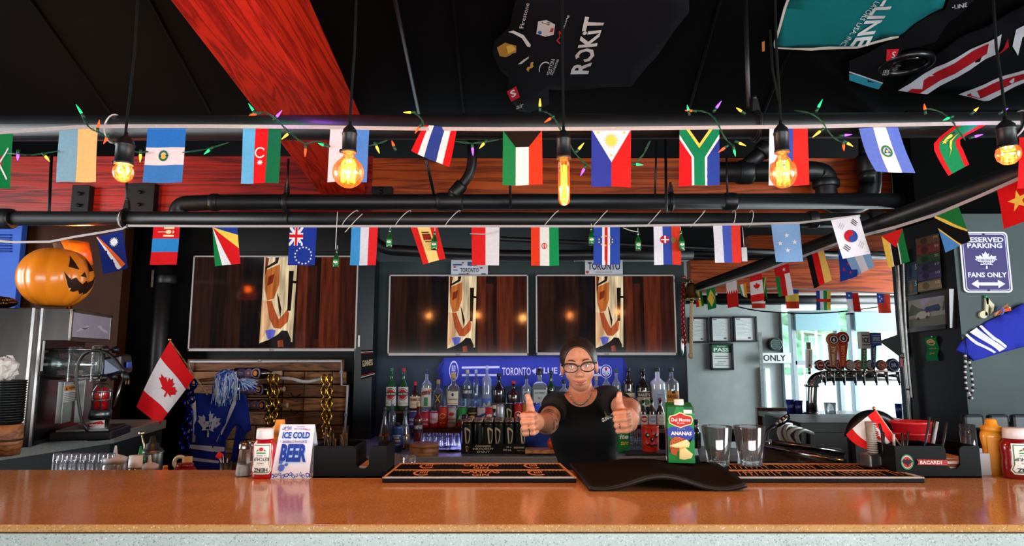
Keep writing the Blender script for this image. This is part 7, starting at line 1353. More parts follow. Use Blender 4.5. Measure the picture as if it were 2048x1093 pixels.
# tent card
a, b = onc(539, 960), onc(612, 962); h = P(575, 850, a.y+.03).z-ZC; t = thing('tent_card', 'white folded tent card advertising ice cold beer', 'table card', ((a.x+b.x)/2, a.y+.05, ZC)); w = b.x-a.x; dd = .085; lean = .028
TCM = prt('#E4E4EC'); loc = t.location
fa, fb, ta, tb = Vector((-w/2, -dd/2, 0)), Vector((w/2, -dd/2, 0)), Vector((-w/2+.012, -dd/2+lean, h)), Vector((w/2+.004, -dd/2+lean, h))
ba, bb_ = Vector((-w/2, dd/2, 0)), Vector((w/2+.01, dd/2, 0)); th = Vector((0, .0016, 0))
MB().hexa([fa, fb, fb+th, fa+th], [ta, tb, tb+th, ta+th]).build('front_panel', TCM, t); MB().hexa([ba, bb_, bb_+th, ba+th], [ta, tb, tb+th, ta+th]).build('back_panel', TCM, t); MB().hexa([fa, fb, bb_, ba], [p+Vector((0, 0, .0015)) for p in (fa, fb, bb_, ba)]).build('base_panel', TCM, t)
BLP = prt('#1E3A9A'); LBP = prt('#8AC0E8')
ice = [[(x+random.uniform(-.03, .03), y+random.uniform(-.015, .015)) for x, y in circ(.04+.092*k, .05+.02*(k % 3), .05, 6, .04)] for k in range(11)]
tm = lambda u, v: (fa*(1-u)+fb*u)*(1-v)+(ta*(1-u)+tb*u)*v+Vector((0, -.0012, 0))
sheet('print', [(BLP, ice+txt('Left Field', (.08, .90, .34, .975), .01, .2)+txt('THE OFFICIAL', (.48, .945, .72, .97))+txt('BEER OF BASEBALL', (.42, .905, .8, .93))), (prt('#C8D8F0'), [[(.04+.092*k+(x-.04-.092*k)*.6, .05+.02*(k % 3)+(y-.05-.02*(k % 3))*.6) for x, y in p] for k, p in enumerate(ice)]), (prt('#D83A3A'), [rect(.16, .885, .26, .892), rect(.74, .895, .9, .905)]),
 (LBP, txt('ICE COLD', (.135, .73, .91, .85), .03)+txt('BEER', (.165, .295, .89, .62), .05)), (BLP, txt('ICE COLD', (.12, .74, .895, .86), .03)+txt('BEER', (.145, .31, .87, .635), .05)+txt("BASEBALL'S FAVOURITE", (.16, .655, .84, .70), .01)), (BLP, ring(.5, .68, .42, .006, 24, .036)),
 (prt('#4A6AC0'), [circ(.24, .2, .09, 7, .07), circ(.2, .3, .06, 7, .035), circ(.36, .26, .05, 7, .03)])], tm, t, False, 1, 1, .0003)
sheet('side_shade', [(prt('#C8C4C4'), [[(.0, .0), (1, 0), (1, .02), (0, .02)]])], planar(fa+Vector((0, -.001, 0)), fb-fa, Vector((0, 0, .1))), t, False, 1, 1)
# napkin caddies
def caddy(label, px0, px1, base, top, depth, cut0, cut1, rz=0.):
    a, b = onc(px0, base), onc(px1, base); w = b.x-a.x; h = P(px0, top, a.y).z-ZC; m = mat('caddy_plastic', '#060808', .6, 0, .15, .15, 30, .1, 120)
    t = thing('bar_caddy', label, 'caddy', ((a.x+b.x)/2, a.y+depth/2, ZC), rz); th = .005
    lo = h*.28; u0, u1 = -w/2+w*cut0, -w/2+w*cut1; rr = h*.16
    def arc(cx, cz, s): return [(cx+s*rr*math.sin(k*PI/8), cz-rr+rr*math.cos(k*PI/8)) for k in range(5)]
    pf = [(-w/2, 0), (w/2, 0), (w/2, h)]+[(u1+rr-(x-u1-rr)*0-rr*math.sin(k*PI/8), h-rr+rr*math.cos(k*PI/8)) for k, x in [(k, 0) for k in range(5)]]+[(u1, lo+.012), (u1-.012, lo), (u0+.012, lo), (u0, lo+.012)]+[(u0-rr+rr*math.sin(k*PI/8), h-rr+rr*math.cos(k*PI/8)) for k in range(4, -1, -1)]+[(-w/2, h)]
    for y, nm in ((-depth/2, 'front_wall'), (depth/2-th, 'back_wall')): MB().extr([(x, y, z) for x, z in pf], (0, th, 0)).build(nm, m, t)
    for x in (-w/2, w/2-th, u0-th): MB().box((x+th/2, 0, h/2), (th, depth-2*th, h)).build('divider', m, t)
    MB().box((0, 0, th/2), (w, depth, th)).build('bottom', m, t)
    return t, w, h, u0, u1
t, w, h, u0, u1 = caddy('black napkin caddy with straws beside the tent card', 626, 772, 957, 893, .13, .58, .76)
CL = t
for k in range(12):
    x = -w/2+.015+random.random()*.07; y = random.uniform(-.04, .04); drop(MB().tube([(x, y, .006), (x+random.uniform(-.01, .01), y, h+random.uniform(.012, .045))], .0035, 6), 'straw', pls('#0E1012', .3), t, 'black straw standing in the caddy beside the tent card', 'straw', 'straws in the caddy by the tent card')
for k in range(4): drop(MB().box(((u0+w/2)/2, .0, .0085+k*.0065), (w/2-u0-.012, .1, .0055)), 'napkin', fab(['#C8A890', '#7A2A20', '#D8D0C4', '#B89A80'][k]), t, ['lowest tan napkin stack in the caddy by the tent card', 'dark red napkin in the caddy by the tent card', 'off-white napkin in the caddy by the tent card', 'topmost tan napkin in the caddy by the tent card'][k], 'napkin', 'napkins by the tent card')
t, w, h, u0, u1 = caddy('black bar caddy with rum badge and straws at the right', 1794, 1964, 957, 893, .13, .60, .76)
sheet('badge', [(prt('#D8D4CC'), [circ(.13, .5, .075, 22, .24)]), (prt('#3A8A5A'), ring(.13, .5, .075, .012, 22, .24)), (prt('#C02A2A'), [circ(.13, .5, .052, 18, .17)]), (prt('#16100E'), [[(.13, .62), (.145, .56), (.17, .6), (.19, .52), (.165, .46), (.14, .42), (.13, .36), (.12, .42), (.095, .46), (.07, .52), (.09, .6), (.115, .56)]]), (prt('#A83A32'), [[(.24, .42), (.6, .40), (.6, .57), (.24, .59), (.26, .5)]]), (prt('#E4D8CC'), txt('BACARDI', (.275, .44, .53, .55), .02))], planar((-w/2, -.0662, 0), (w, 0, 0), (0, 0, h)), t, False, 1, 1)
for k, (x0, x1, hh, c) in enumerate(((.02, .055, .075, '#20262A'), (.045, .075, .07, '#0E1012'), (.055, .09, .06, '#B8BCBC'), (.07, .105, .06, '#101214'), (-.06, -.09, .055, '#101214'), (-.02, -.0, .03, '#0E1012'), (-.03, -.03, .03, '#0E1012'), (-.05, -.05, .025, '#C0C4C4'), (-.07, -.075, .03, '#101214'), (-.085, -.09, .028, '#0E1012'))):
    x0 -= .03; x1 -= .03; drop(MB().tube([(x0, .01*(k % 3), .008), (x1, .01*(k % 3)-.005, h+hh)], .0038, 8), 'straw', pls(c, .3), t, 'silver straw in the rum badge caddy' if c[1] in 'BC' else 'black straw in the rum badge caddy', 'straw', 'silver straws in the badge caddy' if c[1] in 'BC' else 'black straws in the badge caddy')
for k in range(5): drop(MB().box(((u0+w/2)/2, 0, .009+k*.0078), (w/2-u0-.012, .1, .0068)), 'napkin', fab(['#C8B8A8', '#8A5A3A', '#D8D0C4', '#8A4A30', '#D8C0B0'][k]), t, ['lowest beige napkin in the rum badge caddy', 'lower brown napkin in the rum badge caddy', 'middle off-white napkin in the rum badge caddy', 'upper rust brown napkin in the rum badge caddy', 'topmost pinkish napkin in the rum badge caddy'][k], 'napkin', 'napkins in the badge caddy')
drop(MB().box(((u0+w/2)/2, .02, .0465), (w/2-u0-.014, .08, .004)), 'coaster', prt('#D8B8B0'), t, 'pink coaster on top of the caddy napkins', 'coaster', None)
h, l = hgt(1886, 874, 942)
for k in range(3):
    tt = thing('red_basket', ['lowest red serving basket nested behind the right caddy', 'middle red serving basket nested behind the right caddy', 'top red serving basket nested behind the right caddy'][k], 'basket', (onc(1886, 938).x, onc(1886, 938).y+.14, ZC+.035*k), group='red baskets'); r = W(40, l.y+.15)
    MB().lathe([(r*.7, 0), (r*.75, .004), (r*.97, .05), (r*1.02, .052), (r*1.0, .058), (r*.93, .055), (r*.72, .008), (1e-5, .008)], 30, sy=.75).build('bowl', pls('#B81820', .35), tt); MB().torus((0, 0, .056), r*1.0, .003, 'z', 30, 6).build('rim', pls('#C82028', .3), tt)
    for c in tt.children:
        if c.name.startswith('rim'): c.scale = (1, .75, 1)
a, b = onc(1966, 953), onc(1987, 953); t = thing('coaster_card', 'small white card standing beside the mustard', 'card', ((a.x+b.x)/2, a.y+.03, ZC)); h = P(1975, 908, a.y).z-ZC; MB().box((0, 0, h/2), (b.x-a.x, .05, h)).build('card', prt('#D0D4DA'), t, bevel=.002); MB().box((-.006, 0, h+.006), (.012, .03, .012)).build('clip', pls('#C8D0E0'), t)
h, l = hgt(1964, 853, 935); tumbler('tall clear jar behind the mustard bottle', l+Vector((0, .05, 0)), W(13, l.y), W(14, l.y), h, 'clear glasses on the counter', CGL, name='clear_jar')
# juice carton
h0, l = hgt(1362, 806, 944); t = thing('juice_carton', 'tall pineapple juice carton on the wavy mat', 'carton', (l.x, l.y, ZC+.028), math.radians(-8)); h = P(1362, 806, l.y).z-ZC-.028; w = W(50, l.y); d = w*.72
GRN = prt('#157A38')
MB().hexa([(-w/2, -d/2, 0), (w/2, -d/2, 0), (w/2, d/2, 0), (-w/2, d/2, 0)], [(-w/2, -d/2, h*.94), (w/2, -d/2, h*.94), (w/2, d/2, h), (-w/2, d/2, h)]).build('carton', [prt('#1E6A30')], t, bevel=.003)
MB().lathe([(.014, h*.96), (.0145, h*.965), (.0145, h*1.05), (.013, h*1.06), (1e-5, h*1.06)], 18, o=(0, -.002, 0)).build('cap', pls('#E4DCD0', .4), t)
DM = [(prt('#1C8A3C'), [FULL]), (prt('#0E5A28'), [[(.0, 1), (.35, 1), (.2, .8), (.0, .72)], [(.6, 1), (1, 1), (1, .9), (.7, .95)], [(0, .5), (.12, .42), (.1, .2), (0, .15)]]), (prt('#30419A'), [[(0, .6), (.15, .64), (.85, .66), (1, .6), (1, .42), (.75, .36), (.5, .42), (.2, .44), (0, .48)]]),
 (prt('#E8D8A0'), [[(.08, .7), (.04, .78), (.1, .84), (.3, .86), (.45, .9), (.55, .9), (.7, .86), (.92, .84), (.97, .77), (.92, .69), (.7, .66), (.5, .62), (.3, .65)]]), (prt('#C01E22'), [[(.11, .71), (.08, .78), (.13, .825), (.32, .845), (.46, .88), (.54, .88), (.68, .845), (.89, .825), (.93, .77), (.89, .7), (.69, .675), (.5, .64), (.31, .665)]]), (prt('#E8E4D8'), txt('Del Monte', (.15, .735, .87, .80), .02)+txt('Quality', (.36, .69, .66, .725), 0, .2)+txt('ANANAS', (.12, .49, .9, .56), .04)+[rect(.62, .88, .94, .95)]), (prt('#8A8AB8'), txt('NECTAR', (.38, .59, .66, .62))),
 (prt('#B8541E'), [[(.06, .3), (.1, .4), (.25, .46), (.45, .46), (.6, .43), (.7, .36), (.6, .28), (.35, .2), (.3, .12), (.12, .16)]]), (prt('#8A3A14'), [[(x+.0, y) for x, y in circ(.12+.09*(k % 6), .25+.05*(k//6)+.012*(k % 2), .02, 5, .014)] for k in range(24)]), (prt('#2A7A34'), [[(.72, .3), (.95, .47), (.8, .4), (.9, .36), (.76, .28)], [(.7, .33), (.74, .46), (.78, .36)]]), (prt('#F0D890'), [[(.05, .3), (.7, .42), (.82, .36), (.78, .28), (.3, .27)], [(.42, .27), (.6, .29), (.92, .16), (.86, .09), (.6, .06), (.4, .07)]]), (prt('#D8B050'), [[(.42, .27), (.6, .29), (.64, .27), (.45, .24), (.43, .07), (.4, .07)]])]
sheet('front_print', DM, planar((-w/2, -d/2-.0016, .002), (w, 0, 0), (0, .0, h*.93)), t, False, 1, 1, .0003)
sheet('side_print', [(prt('#2A3A5A'), [FULL]), (prt('#1C8A3C'), [[(0, .7), (1, .6), (1, 1), (0, 1)]]), (prt('#C8503A'), [rect(.3, .12+.05*k, .7, .15+.05*k) for k in range(12)]), (prt('#D8D4C8'), [rect(.15, .02, .85, .09)])], planar((-w/2-.0016, d/2, .002), (0, -d, 0), (0, 0, h*.93)), t, False, 1, 1, .0003)
# pint glasses
def pint(label, px, top, base, w, wb):
    h, l = hgt(px, top, base); l = l+Vector((0, 0, .0165)); h -= .0165; r, rb = W(w/2, l.y), W(wb/2, l.y); t = thing('pint_glass', label, 'glass', l, group='pint glasses')
    MB().lathe([(rb*.94, 0), (rb, .003), (rb*1.01, .012), (r, h-.002), (r-.001, h), (r-.003, h-.001), (rb*.92, .018), (rb*.6, .014), (1e-5, .013)], 32).build('glass_wall', CGL, t)
    MB().lathe([(rb*.9, .002), (rb*.9, .010), (1e-5, .011)], 28).build('thick_base', glass('#E8F0F2', .2, .01, .05, 'glass_base'), t); MB().torus((0, 0, h-.001), r-.0015, .0014, 'z', 32, 6).build('lip', CGL, t)
pint('empty pint glass next to the juice carton', 1437, 853, 943, 59, 42); pint('empty pint glass nearer the maple leaf flag', 1502, 853, 943, 60, 44)
# hammer opener
h, l = hgt(1756, 918, 948); t = thing('hammer_ornament', 'square metal hammer ornament standing on its head', 'ornament', l+Vector((0, .02, .0165)), math.radians(18)); hw = W(46, l.y); hd = hw*.62; hh = h*.92; HM = mat('hammer_metal', '#7C7A78', .35, .9, .5, .25, 30)
MB().box((0, 0, hh/2), (hw, hd, hh)).build('head', HM, t, bevel=.005)
MB().box((hw*.2, -hd/2-.002, hh*.5), (hw*.42, .006, hh*.72)).build('face_plate', mtl('#A8A49C', .25), t, bevel=.003); MB().box((hw*.2, -hd/2-.0045, hh*.5), (hw*.22, .004, hh*.4)).build('opener_slot', pls('#101010'), t, bevel=.002)
hl = P(1751, 846, l.y).z-ZC-.0165; MB().tube([(0, 0, hh), (-.004, 0, hl)], W(9, l.y), 14).build('handle', mat('grip_wrap', '#8A8478', .6, .2, .4, .2, 60), t)
for k in range(14): z = hh+(hl-hh)*(k+.5)/14; MB().torus((0, 0, z), W(9.3, l.y), .0014, 'z', 16, 5).build('wrap_band', mat('grip_band', '#B4ACA0', .6), t)
# small flag in the caddy
A = P(1748, 817, 1.98); Bq = P(1792, 880, 1.98); t = thing('hand_flag', 'little maple leaf flag on a stick behind the hammer', 'flag', Bq)
MB().tube([A, Bq+(Bq-A)*.9], .003, 8).build('stick', pls('#C8A888'), t, w=True); MB().ball(A, .005).build('finial', mtl('#C8A060'), t, w=True)
q = [P(*p, 1.97) for p in ((1749, 821), (1791, 880), (1692, 870), (1738, 901))]
def fm2(u, v): return (q[0]*v+q[1]*(1-v))*(1-u)+(q[2]*v+q[3]*(1-v))*u+Vector((0, -.004-.014*math.sin(v*4+u*2)*u, -.008*math.sin(PI*v)*u))
sheet('cloth', [(fab('#D8201E'), [FULL]), (fab('#E4E0DE'), [rect(.25, 0, .76, 1)])], fm2, t, True, 8, 8, -.0006); sheet('leaf_emblem', [(fab('#D8201E'), [[(.5-y*.2, .5+x*.34) for x, y in LEAF]])], lambda u, v: fm2(u, v)+Vector((0, -.0025, 0)), t, True, 8, 8)
# ---------------------------------------------------------------- beer taps and the well on the right
YTp = 4.7; ZT = P(1700, 833, YTp).z
t = thing('tap_counter', 'dark service counter below the beer taps', 'counter', (P(1720, 833, YTp).x, YTp+.2, 0)); a, b = P(1594, 833, YTp-.25), P(1900, 833, YTp-.25)
MB().box(((a.x+b.x)/2, YTp+.1, ZT-.02), (b.x-a.x, .7, .04)).build('top', mat('dark_top', '#23282A', .25, 0, .5), t, w=True, bevel=.004); MB().box(((a.x+b.x)/2, YTp+.12, ZT/2-.02), (b.x-a.x-.04, .6, ZT-.05)).build('cabinet', pnt('#15191A'), t, w=True)
a, b = P(1548, 824, YTp+.15), P(1640, 905, YTp+.15); MB().box(((a.x+b.x)/2, YTp+.5, a.z/2), (b.x-a.x, .04, a.z)).build('wood_panel', wood('walnut_panel', '#4A2E20', '#7A5440', .5), t, w=True)
# boats-side counter behind: pale sill
tw = thing('tap_tower', 'long chrome beer tap tower with many taps', 'beer tap', (P(1622, 830, YTp).x, YTp, ZT)); CH = mat('chrome', '#A8A6A2', .14, 1., .5, .1, 20)
pts = bend([P(1624, 832, YTp), P(1624, 790, YTp), P(1626, 760, YTp), P(1650, 752, YTp), P(1860, 752, YTp)], 6); MB().tube(pts, W(11, YTp), 18).build('tower_pipe', CH, tw, w=True)
MB().lathe([(W(17, YTp), 0), (W(17, YTp), .012), (W(12, YTp), .03)], 20).build('flange', CH, tw); MB().torus(P(1624, 772, YTp), W(13, YTp), .008, 'z', 20, 6).build('collar', CH, tw, w=True)
LENS = [(1640, '#8A1E2A', ''), (1657, '#2A2A2A', ''), (1678, '#8A5A40', 'B'), (1700, '#C8B8B0', '6'), (1717, '#C85A3A', 'G'), (1741, '#D8C8B8', '8'), (1763, '#E86A2A', '%'), (1786, '#2A4A8A', 'BR')]
for i, (px, c, s) in enumerate(LENS):
    p = P(px, 752, YTp-.05); k = MB().tube([p+Vector((0, .05, 0)), p+Vector((0, -.06, 0))], .011, 10).build('faucet_shank', CH, tw, w=True)
    q = p+Vector((0, -.06, 0)); MB().tube([q+Vector((0, 0, .03)), q, q+Vector((0, -.01, -.05))], [.014, .014, .008], 10).build('spout', CH, k, w=True); MB().tube([q+Vector((0, -.011, -.05)), q+Vector((0, -.013, -.066))], .006, 8).build('spout_tip', pls('#2A50A8'), k, w=True)
    c0 = P(px, 731, YTp-.06); r = W(10 if i < 7 else 13, YTp)
    mb = MB(); mb.M = Matrix.Translation(c0) @ Matrix.Rotation(PI/2, 4, 'X'); mb.lathe([(r, -.02), (r*1.05, .0), (r*.9, .012), (r*.7, .012)], 20); lz = mb.build('medallion', CH, tw, w=True)
    sheet('medallion_face', [(prt(c), [circ(.5, .5, .45, 20)]), (prt('#E8E0D8'), (txt(s, (.3, .36, .7, .64), .03) if s else [rect(.3, .45, .7, .55)])+ring(.5, .5, .4, .05, 20))], planar(c0+Vector((-r, -.0135, -r)), (2*r, 0, 0), (0, 0, 2*r)), lz, True, 1, 1)
def handle(label, px, y0, y1, w0, w1, c, top, words, wc='#E8D8C0'):
    t = thing('tap_handle', label, 'tap handle', P(px, y1, YTp-.11)); Y = YTp-.11; d = .018
    a, b, e, f = P(px-w0/2, y0, Y), P(px+w0/2, y0, Y), P(px-w1/2, y1, Y), P(px+w1/2, y1, Y); v = Vector((0, d, 0))
    MB().hexa([e, f, f+v, e+v], [a, b, b+v, a+v]).build('grip', pls(c, .3), t, w=True, bevel=.003)
    MB().tube([P(px, y1, Y+d/2), P(px, y1+12, Y+d/2)], .009, 10).build('ferrule', CH, t, w=True)
    if words: sheet('lettering', [(prt(wc), [[(1-y, x) for x, y in p] for p in txt(words, (.08, .3, .92, .72), .01)])], lambda u, v_: (e*(1-u)+f*u)*(1-v_)+(a*(1-u)+b*u)*v_+Vector((0, -.0015, 0)), t, True, 1, 1)
    if top == 'disc':
        c0 = P(px, y0-10, Y); r = W(13, Y); mb = MB(); mb.M = Matrix.Translation(c0+Vector((0, d, 0))) @ Matrix.Rotation(PI/2, 4, 'X'); mb.lathe([(r, 0), (r, d), (r*.9, d+.003)], 22); o = mb.build('disc', pls(c, .3), t, w=True)
        sheet('disc_face', [(prt('#2A2220'), [circ(.5, .5, .46, 22)]), (prt(c), ring(.5, .5, .46, .1, 22)), (prt('#E8DCD0'), ring(.5, .5, .3, .06, 20)+txt('6', (.4, .36, .6, .64), .04))], planar(c0+Vector((-r, -.005, -r)), (2*r, 0, 0), (0, 0, 2*r)), t, True, 1, 1)
    if top and top[0] == 'box':
        c0 = P(px+top[1], y0-top[3]/2, Y); o = MB().box(c0+Vector((0, d/2, 0)), (W(top[2], Y), W(top[2], Y)*.8, W(top[3], Y))).build('cube_top', pls(top[4], .4), t, w=True, bevel=.003); ww, hh = W(top[2], Y), W(top[3], Y)
        sheet('cube_print', [(prt(top[6]), txt(top[5], (.12, .35, .88, .65), .03)+[rect(.1, .75, .9, .8), rect(.1, .2, .9, .25)])], planar(c0+Vector((-ww/2, d/2-ww*.4-.0015, -hh/2)), (ww, 0, 0), (0, 0, hh)), t, True, 1, 1)
    t.parent = tw; t.location = t.location-tw.location; del t['category']
    return t
handle('white paddle tap handle with wooden tip at the tower end', 1619, 699, 737, 12, 12, '#D4D0C8', ('box', -2, 6, 13, '#6A5A48', '', '#6A5A48') if False else None, 'Kichesippi', '#2A2A2A')
t = bpy.data.objects[[o.name for o in bpy.data.objects if o.name.startswith('tap_handle')][-1]]; MB().box(P(1617, 692, YTp-.1), (W(7, YTp), .016, W(13, YTp))).build('wooden_tip', wood('tip_wood', '#4A3A2C', '#8A7458'), t, w=True); sheet('leaf_mark', [(prt('#2A2A2A'), leaf(.5, .5, .4, .4))], planar(P(1615.5, 736, YTp-.112), (W(8, YTp), 0, 0), (0, 0, W(8, YTp))), t, True, 1, 1)
handle('copper tap handle with round badge', 1667, 690, 735, 20, 11, '#A8623A', 'disc', 'AMBER ALE')
handle('red tap handle with round badge', 1686, 687, 735, 21, 11, '#B82A22', 'disc', 'RED LAGER', '#E8B040')
handle('green and red tap handle with pale cube top', 1729, 698, 740, 10, 10, '#1E6A3A', ('box', 0, 18, 34, '#B8B4AC', 'ICE', '#20242A'), 'STEAM')
handle('navy tap handle with blue cube top', 1748, 692, 735, 10, 7, '#2A3A7A', ('box', 2, 20, 26, '#2E4A8A', 'SPEED', '#C8D0E0'), 'LAGER')
for i, (px, y0, y1, w) in enumerate(((1580, 800, 826, 17), (1595, 802, 827, 20), (1797, 808, 832, 14))):
    Yq = YTp+.05 if i < 2 else YTp-.1; zb = ZT if i != 0 else ZT
    p = P(px, y0, Yq); h = p.z-zb; t = thing('blue_cup', ['tapered blue cup at the outer end of the tap counter', 'blue lettered cup beside the tap tower foot', 'blue cup next to the conduit post'][i], 'cup', (p.x, Yq, zb), group='blue cups'); r = W(w/2, Yq); MB().lathe([(r*.78, 0), (r, h), (r*.95, h), (r*.74, .006), (1e-5, .006)], 20).build('cup', pls('#1E2E8A', .35), t)
    sheet('mark', [(prt('#D8DCE8'), txt('SALT', (.2, .4, .8, .7), .03))], cylmap(r*.8, h*.2, h*.9, 1.6, r1=r*.99), t, nu=6)
a, b = P(1548, 824, YTp+.15), P(1604, 824, YTp+.15)
p = P(1660, 806, YTp-.1); tumbler('whisky tumbler with a little drink on the tap counter', (p.x, YTp-.1, ZT), W(10.5, YTp), W(11.5, YTp), p.z-ZT, 'glasses at the taps', CGL, name='whisky_tumbler')
t = bpy.data.objects[[o.name for o in bpy.data.objects if o.name.startswith('whisky_tumbler')][-1]]; MB().lathe([(W(9, YTp), .012), (W(9.4, YTp), .03), (1e-5, .03)], 18).build('drink', glass('#8A5A2A', 1., .02, .3, 'drink'), t)
# hoses and soda gun
t = thing('soda_gun', 'chrome soda gun resting in its holder beside the taps', 'soda gun', P(1560, 850, 3.2)); q = [P(1552, 852, 3.2), P(1565, 843, 3.2), P(1578, 832, 3.2)]
MB().tube(q, [.012, .018, .014], 10).build('gun_body', CH, t, w=True); MB().tube(bend([q[0], P(1535, 862, 3.2), P(1532, 890, 3.2), P(1534, 960, 3.2)]), .012, 10).build('hose', pls('#16181A', .4), t, w=True)
for k in range(4): MB().ball(q[0].lerp(q[2], .25*k)+Vector((0, -.012, .012)), .006, 8, 6).build('button', pls('#B8A888'), t, w=True)
for i, (xs, c) in enumerate((((1562, 1556, 1572, 1570), '#9A9A94'), ((1572, 1566, 1585, 1590), '#8E8E88'), ((1590, 1572, 1590, 1600), '#A4A49E'), ((1605, 1590, 1600, 1598), '#8A8A84'))):
    tag(MB().tube(bend([P(xs[0]+20, 850+i*6, 3.5), P(xs[0], 848+i*4, 3.4), P(xs[1], 870, 3.35), P(xs[2], 893, 3.35), P(xs[3]+20, 905, 3.4)]), .011, 8).build('beer_hose', pls(c, .4)), ['outermost grey beverage hose beside the soda gun', 'second grey beverage hose beside the soda gun', 'third grey beverage hose curving under the taps', 'innermost grey beverage hose under the tap counter'][i], 'hose')
t = thing('ice_well', 'stainless ice well with sloping edge behind the pint glasses', 'sink', (P(1620, 940, 2.6).x, 2.7, .6)); st = mat('well_steel', '#5A554E', .35, .9, .5, .2, 20)
A_, B_, C_, D_ = P(1530, 893, 2.75), P(1690, 925, 2.45), P(1700, 960, 2.4), P(1530, 950, 2.5)
def slab(name, pts, d, m): MB().extr(pts, d).build(name, m, t, w=True, bevel=.003)
slab('front_wall', [A_, B_, C_, D_], (0, .02, 0), st); E_, G_ = P(1540, 884, 3.1), P(1690, 905, 3.0)
slab('rim', [A_, B_, G_, E_], (0, 0, -.012), st) if False else None
slab('back_wall', [E_, G_, P(1690, 950, 3.0), P(1540, 940, 3.1)], (0, .02, 0), mat('well_dark', '#2A2C2C', .4, .7), )
slab('end_wall', [A_, E_, P(1540, 940, 3.1), D_], (.01, 0, 0), st)
for q0, q1 in ((A_, B_), (A_, E_), (E_, G_)): MB().tube([q0, q1], .012, 8).build('rolled_edge', CH, t, w=True)
t = thing('under_counter', 'black under-counter cooler beneath the taps', 'cooler', (P(1640, 900, 3.6).x, 3.7, 0)); a, b = P(1600, 846, 3.6), P(1850, 846, 3.6); MB().box(((a.x+b.x)/2, 3.85, a.z/2), (b.x-a.x, .5, a.z)).build('cabinet', mat('cooler_dark', '#17150F', .4), t, w=True, bevel=.004)
for k in range(3): MB().box((a.x+.15+k*.25, 3.59, a.z-.2), (.22, .02, .3)).build('door', mat('cooler_door', '#1E1A15', .35), t, w=True, bevel=.004)
t = thing('glass_shelf', 'steel rail shelf behind the second pint glass', 'shelf', P(1450, 905, 3.3)); a, b = P(1395, 892, 3.9), P(1475, 912, 3.5); MB().hexa([a, P(1475, 897, 3.9), b, P(1400, 912, 3.5)], [p-Vector((0, 0, .03)) for p in (a, P(1475, 897, 3.9), b, P(1400, 912, 3.5))]).build('ledge', STEEL, t, w=True); MB().box(((a.x+b.x)/2, 3.75, .45), (.2, .2, .75)).build('leg', BLACK, t, w=True)
t = thing('lounge_chair', 'black tub chair back behind the maple leaf hand flag', 'chair', P(1745, 950, 3.0)); c = P(1748, 880, 3.0)
MB().torus(c, W(45, 3.0), .03, 'y', 24, 8, a0=.1, a1=PI-.1).build('top_rail', mat('black_vinyl', '#0D0F10', .35), t, w=True); MB().box(c+Vector((0, .04, -.12)), (W(84, 3.0), .05, .34)).build('back', mat('black_vinyl', '#0D0F10', .35), t, w=True, bevel=.02); MB().box(c+Vector((0, .2, -.3)), (W(84, 3.0), .3, .06)).build('seat', mat('black_vinyl', '#0D0F10', .35), t, w=True, bevel=.02)
MB().tube([c+Vector((0, .2, -.33)), Vector((c.x, c.y+.2, .02))], .03, 10).build('pedestal', CH, t, w=True)
for i, px in enumerate((1945, 1995, 2042)):
    t = thing('bar_stool', ['black chair back against the pillar above the tall jar', 'black chair back against the pillar above the mustard', 'black chair back against the pillar at the frame edge'][i], 'chair', P(px, 960, 2.85), group='chairs by the pillar'); c = P(px, 845, 2.85)
    MB().box(c, (W(40, 2.85), .03, W(30, 2.85))).build('backrest', pls('#0C0E10', .4), t, w=True, bevel=.012)
    for s in (-1, 1): MB().tube([c+Vector((s*W(15, 2.85), .01, 0)), Vector((c.x+s*W(15, 2.85), c.y-.02, .02))], .012, 8).build('leg', pls('#0C0E10', .4), t, w=True)
    MB().box(Vector((c.x, c.y-.14, c.z-.32)), (W(42, 2.85), .3, .04)).build('seat', pls('#0C0E10', .4), t, w=True, bevel=.01)
# ---------------------------------------------------------------- the bartender
from mathutils.bvhtree import BVHTree
def V3(v): return np.array((v[0], v[1], v[2]), dtype=np.float32)
def sd_ell(p, c, r, Rm=None):
    q = p-V3(c)
    if Rm is not None: q = q @ Rm
    r = V3(r); k0 = np.linalg.norm(q/r, axis=1); k1 = np.linalg.norm(q/(r*r), axis=1)+1e-9
    return k0*(k0-1)/k1
def sd_cone(p, a, b, ra, rb):
    a, b = V3(a), V3(b); pa = p-a; ba = b-a; h = np.clip((pa@ba)/(ba@ba), 0, 1)
    return np.linalg.norm(pa-h[:, None]*ba, axis=1)-(ra+(rb-ra)*h)
def sd_box(p, c, h, r, Rm):
    q = np.abs((p-V3(c)) @ Rm)-(V3(h)-r); return np.linalg.norm(np.maximum(q, 0), axis=1)+np.minimum(q.max(axis=1), 0)-r
def smin(a, b, k): h = np.clip(.5+.5*(b-a)/k, 0, 1); return b+(a-b)*h-k*h*(1-h)
def smax(a, b, k): return -smin(-a, -b, k)
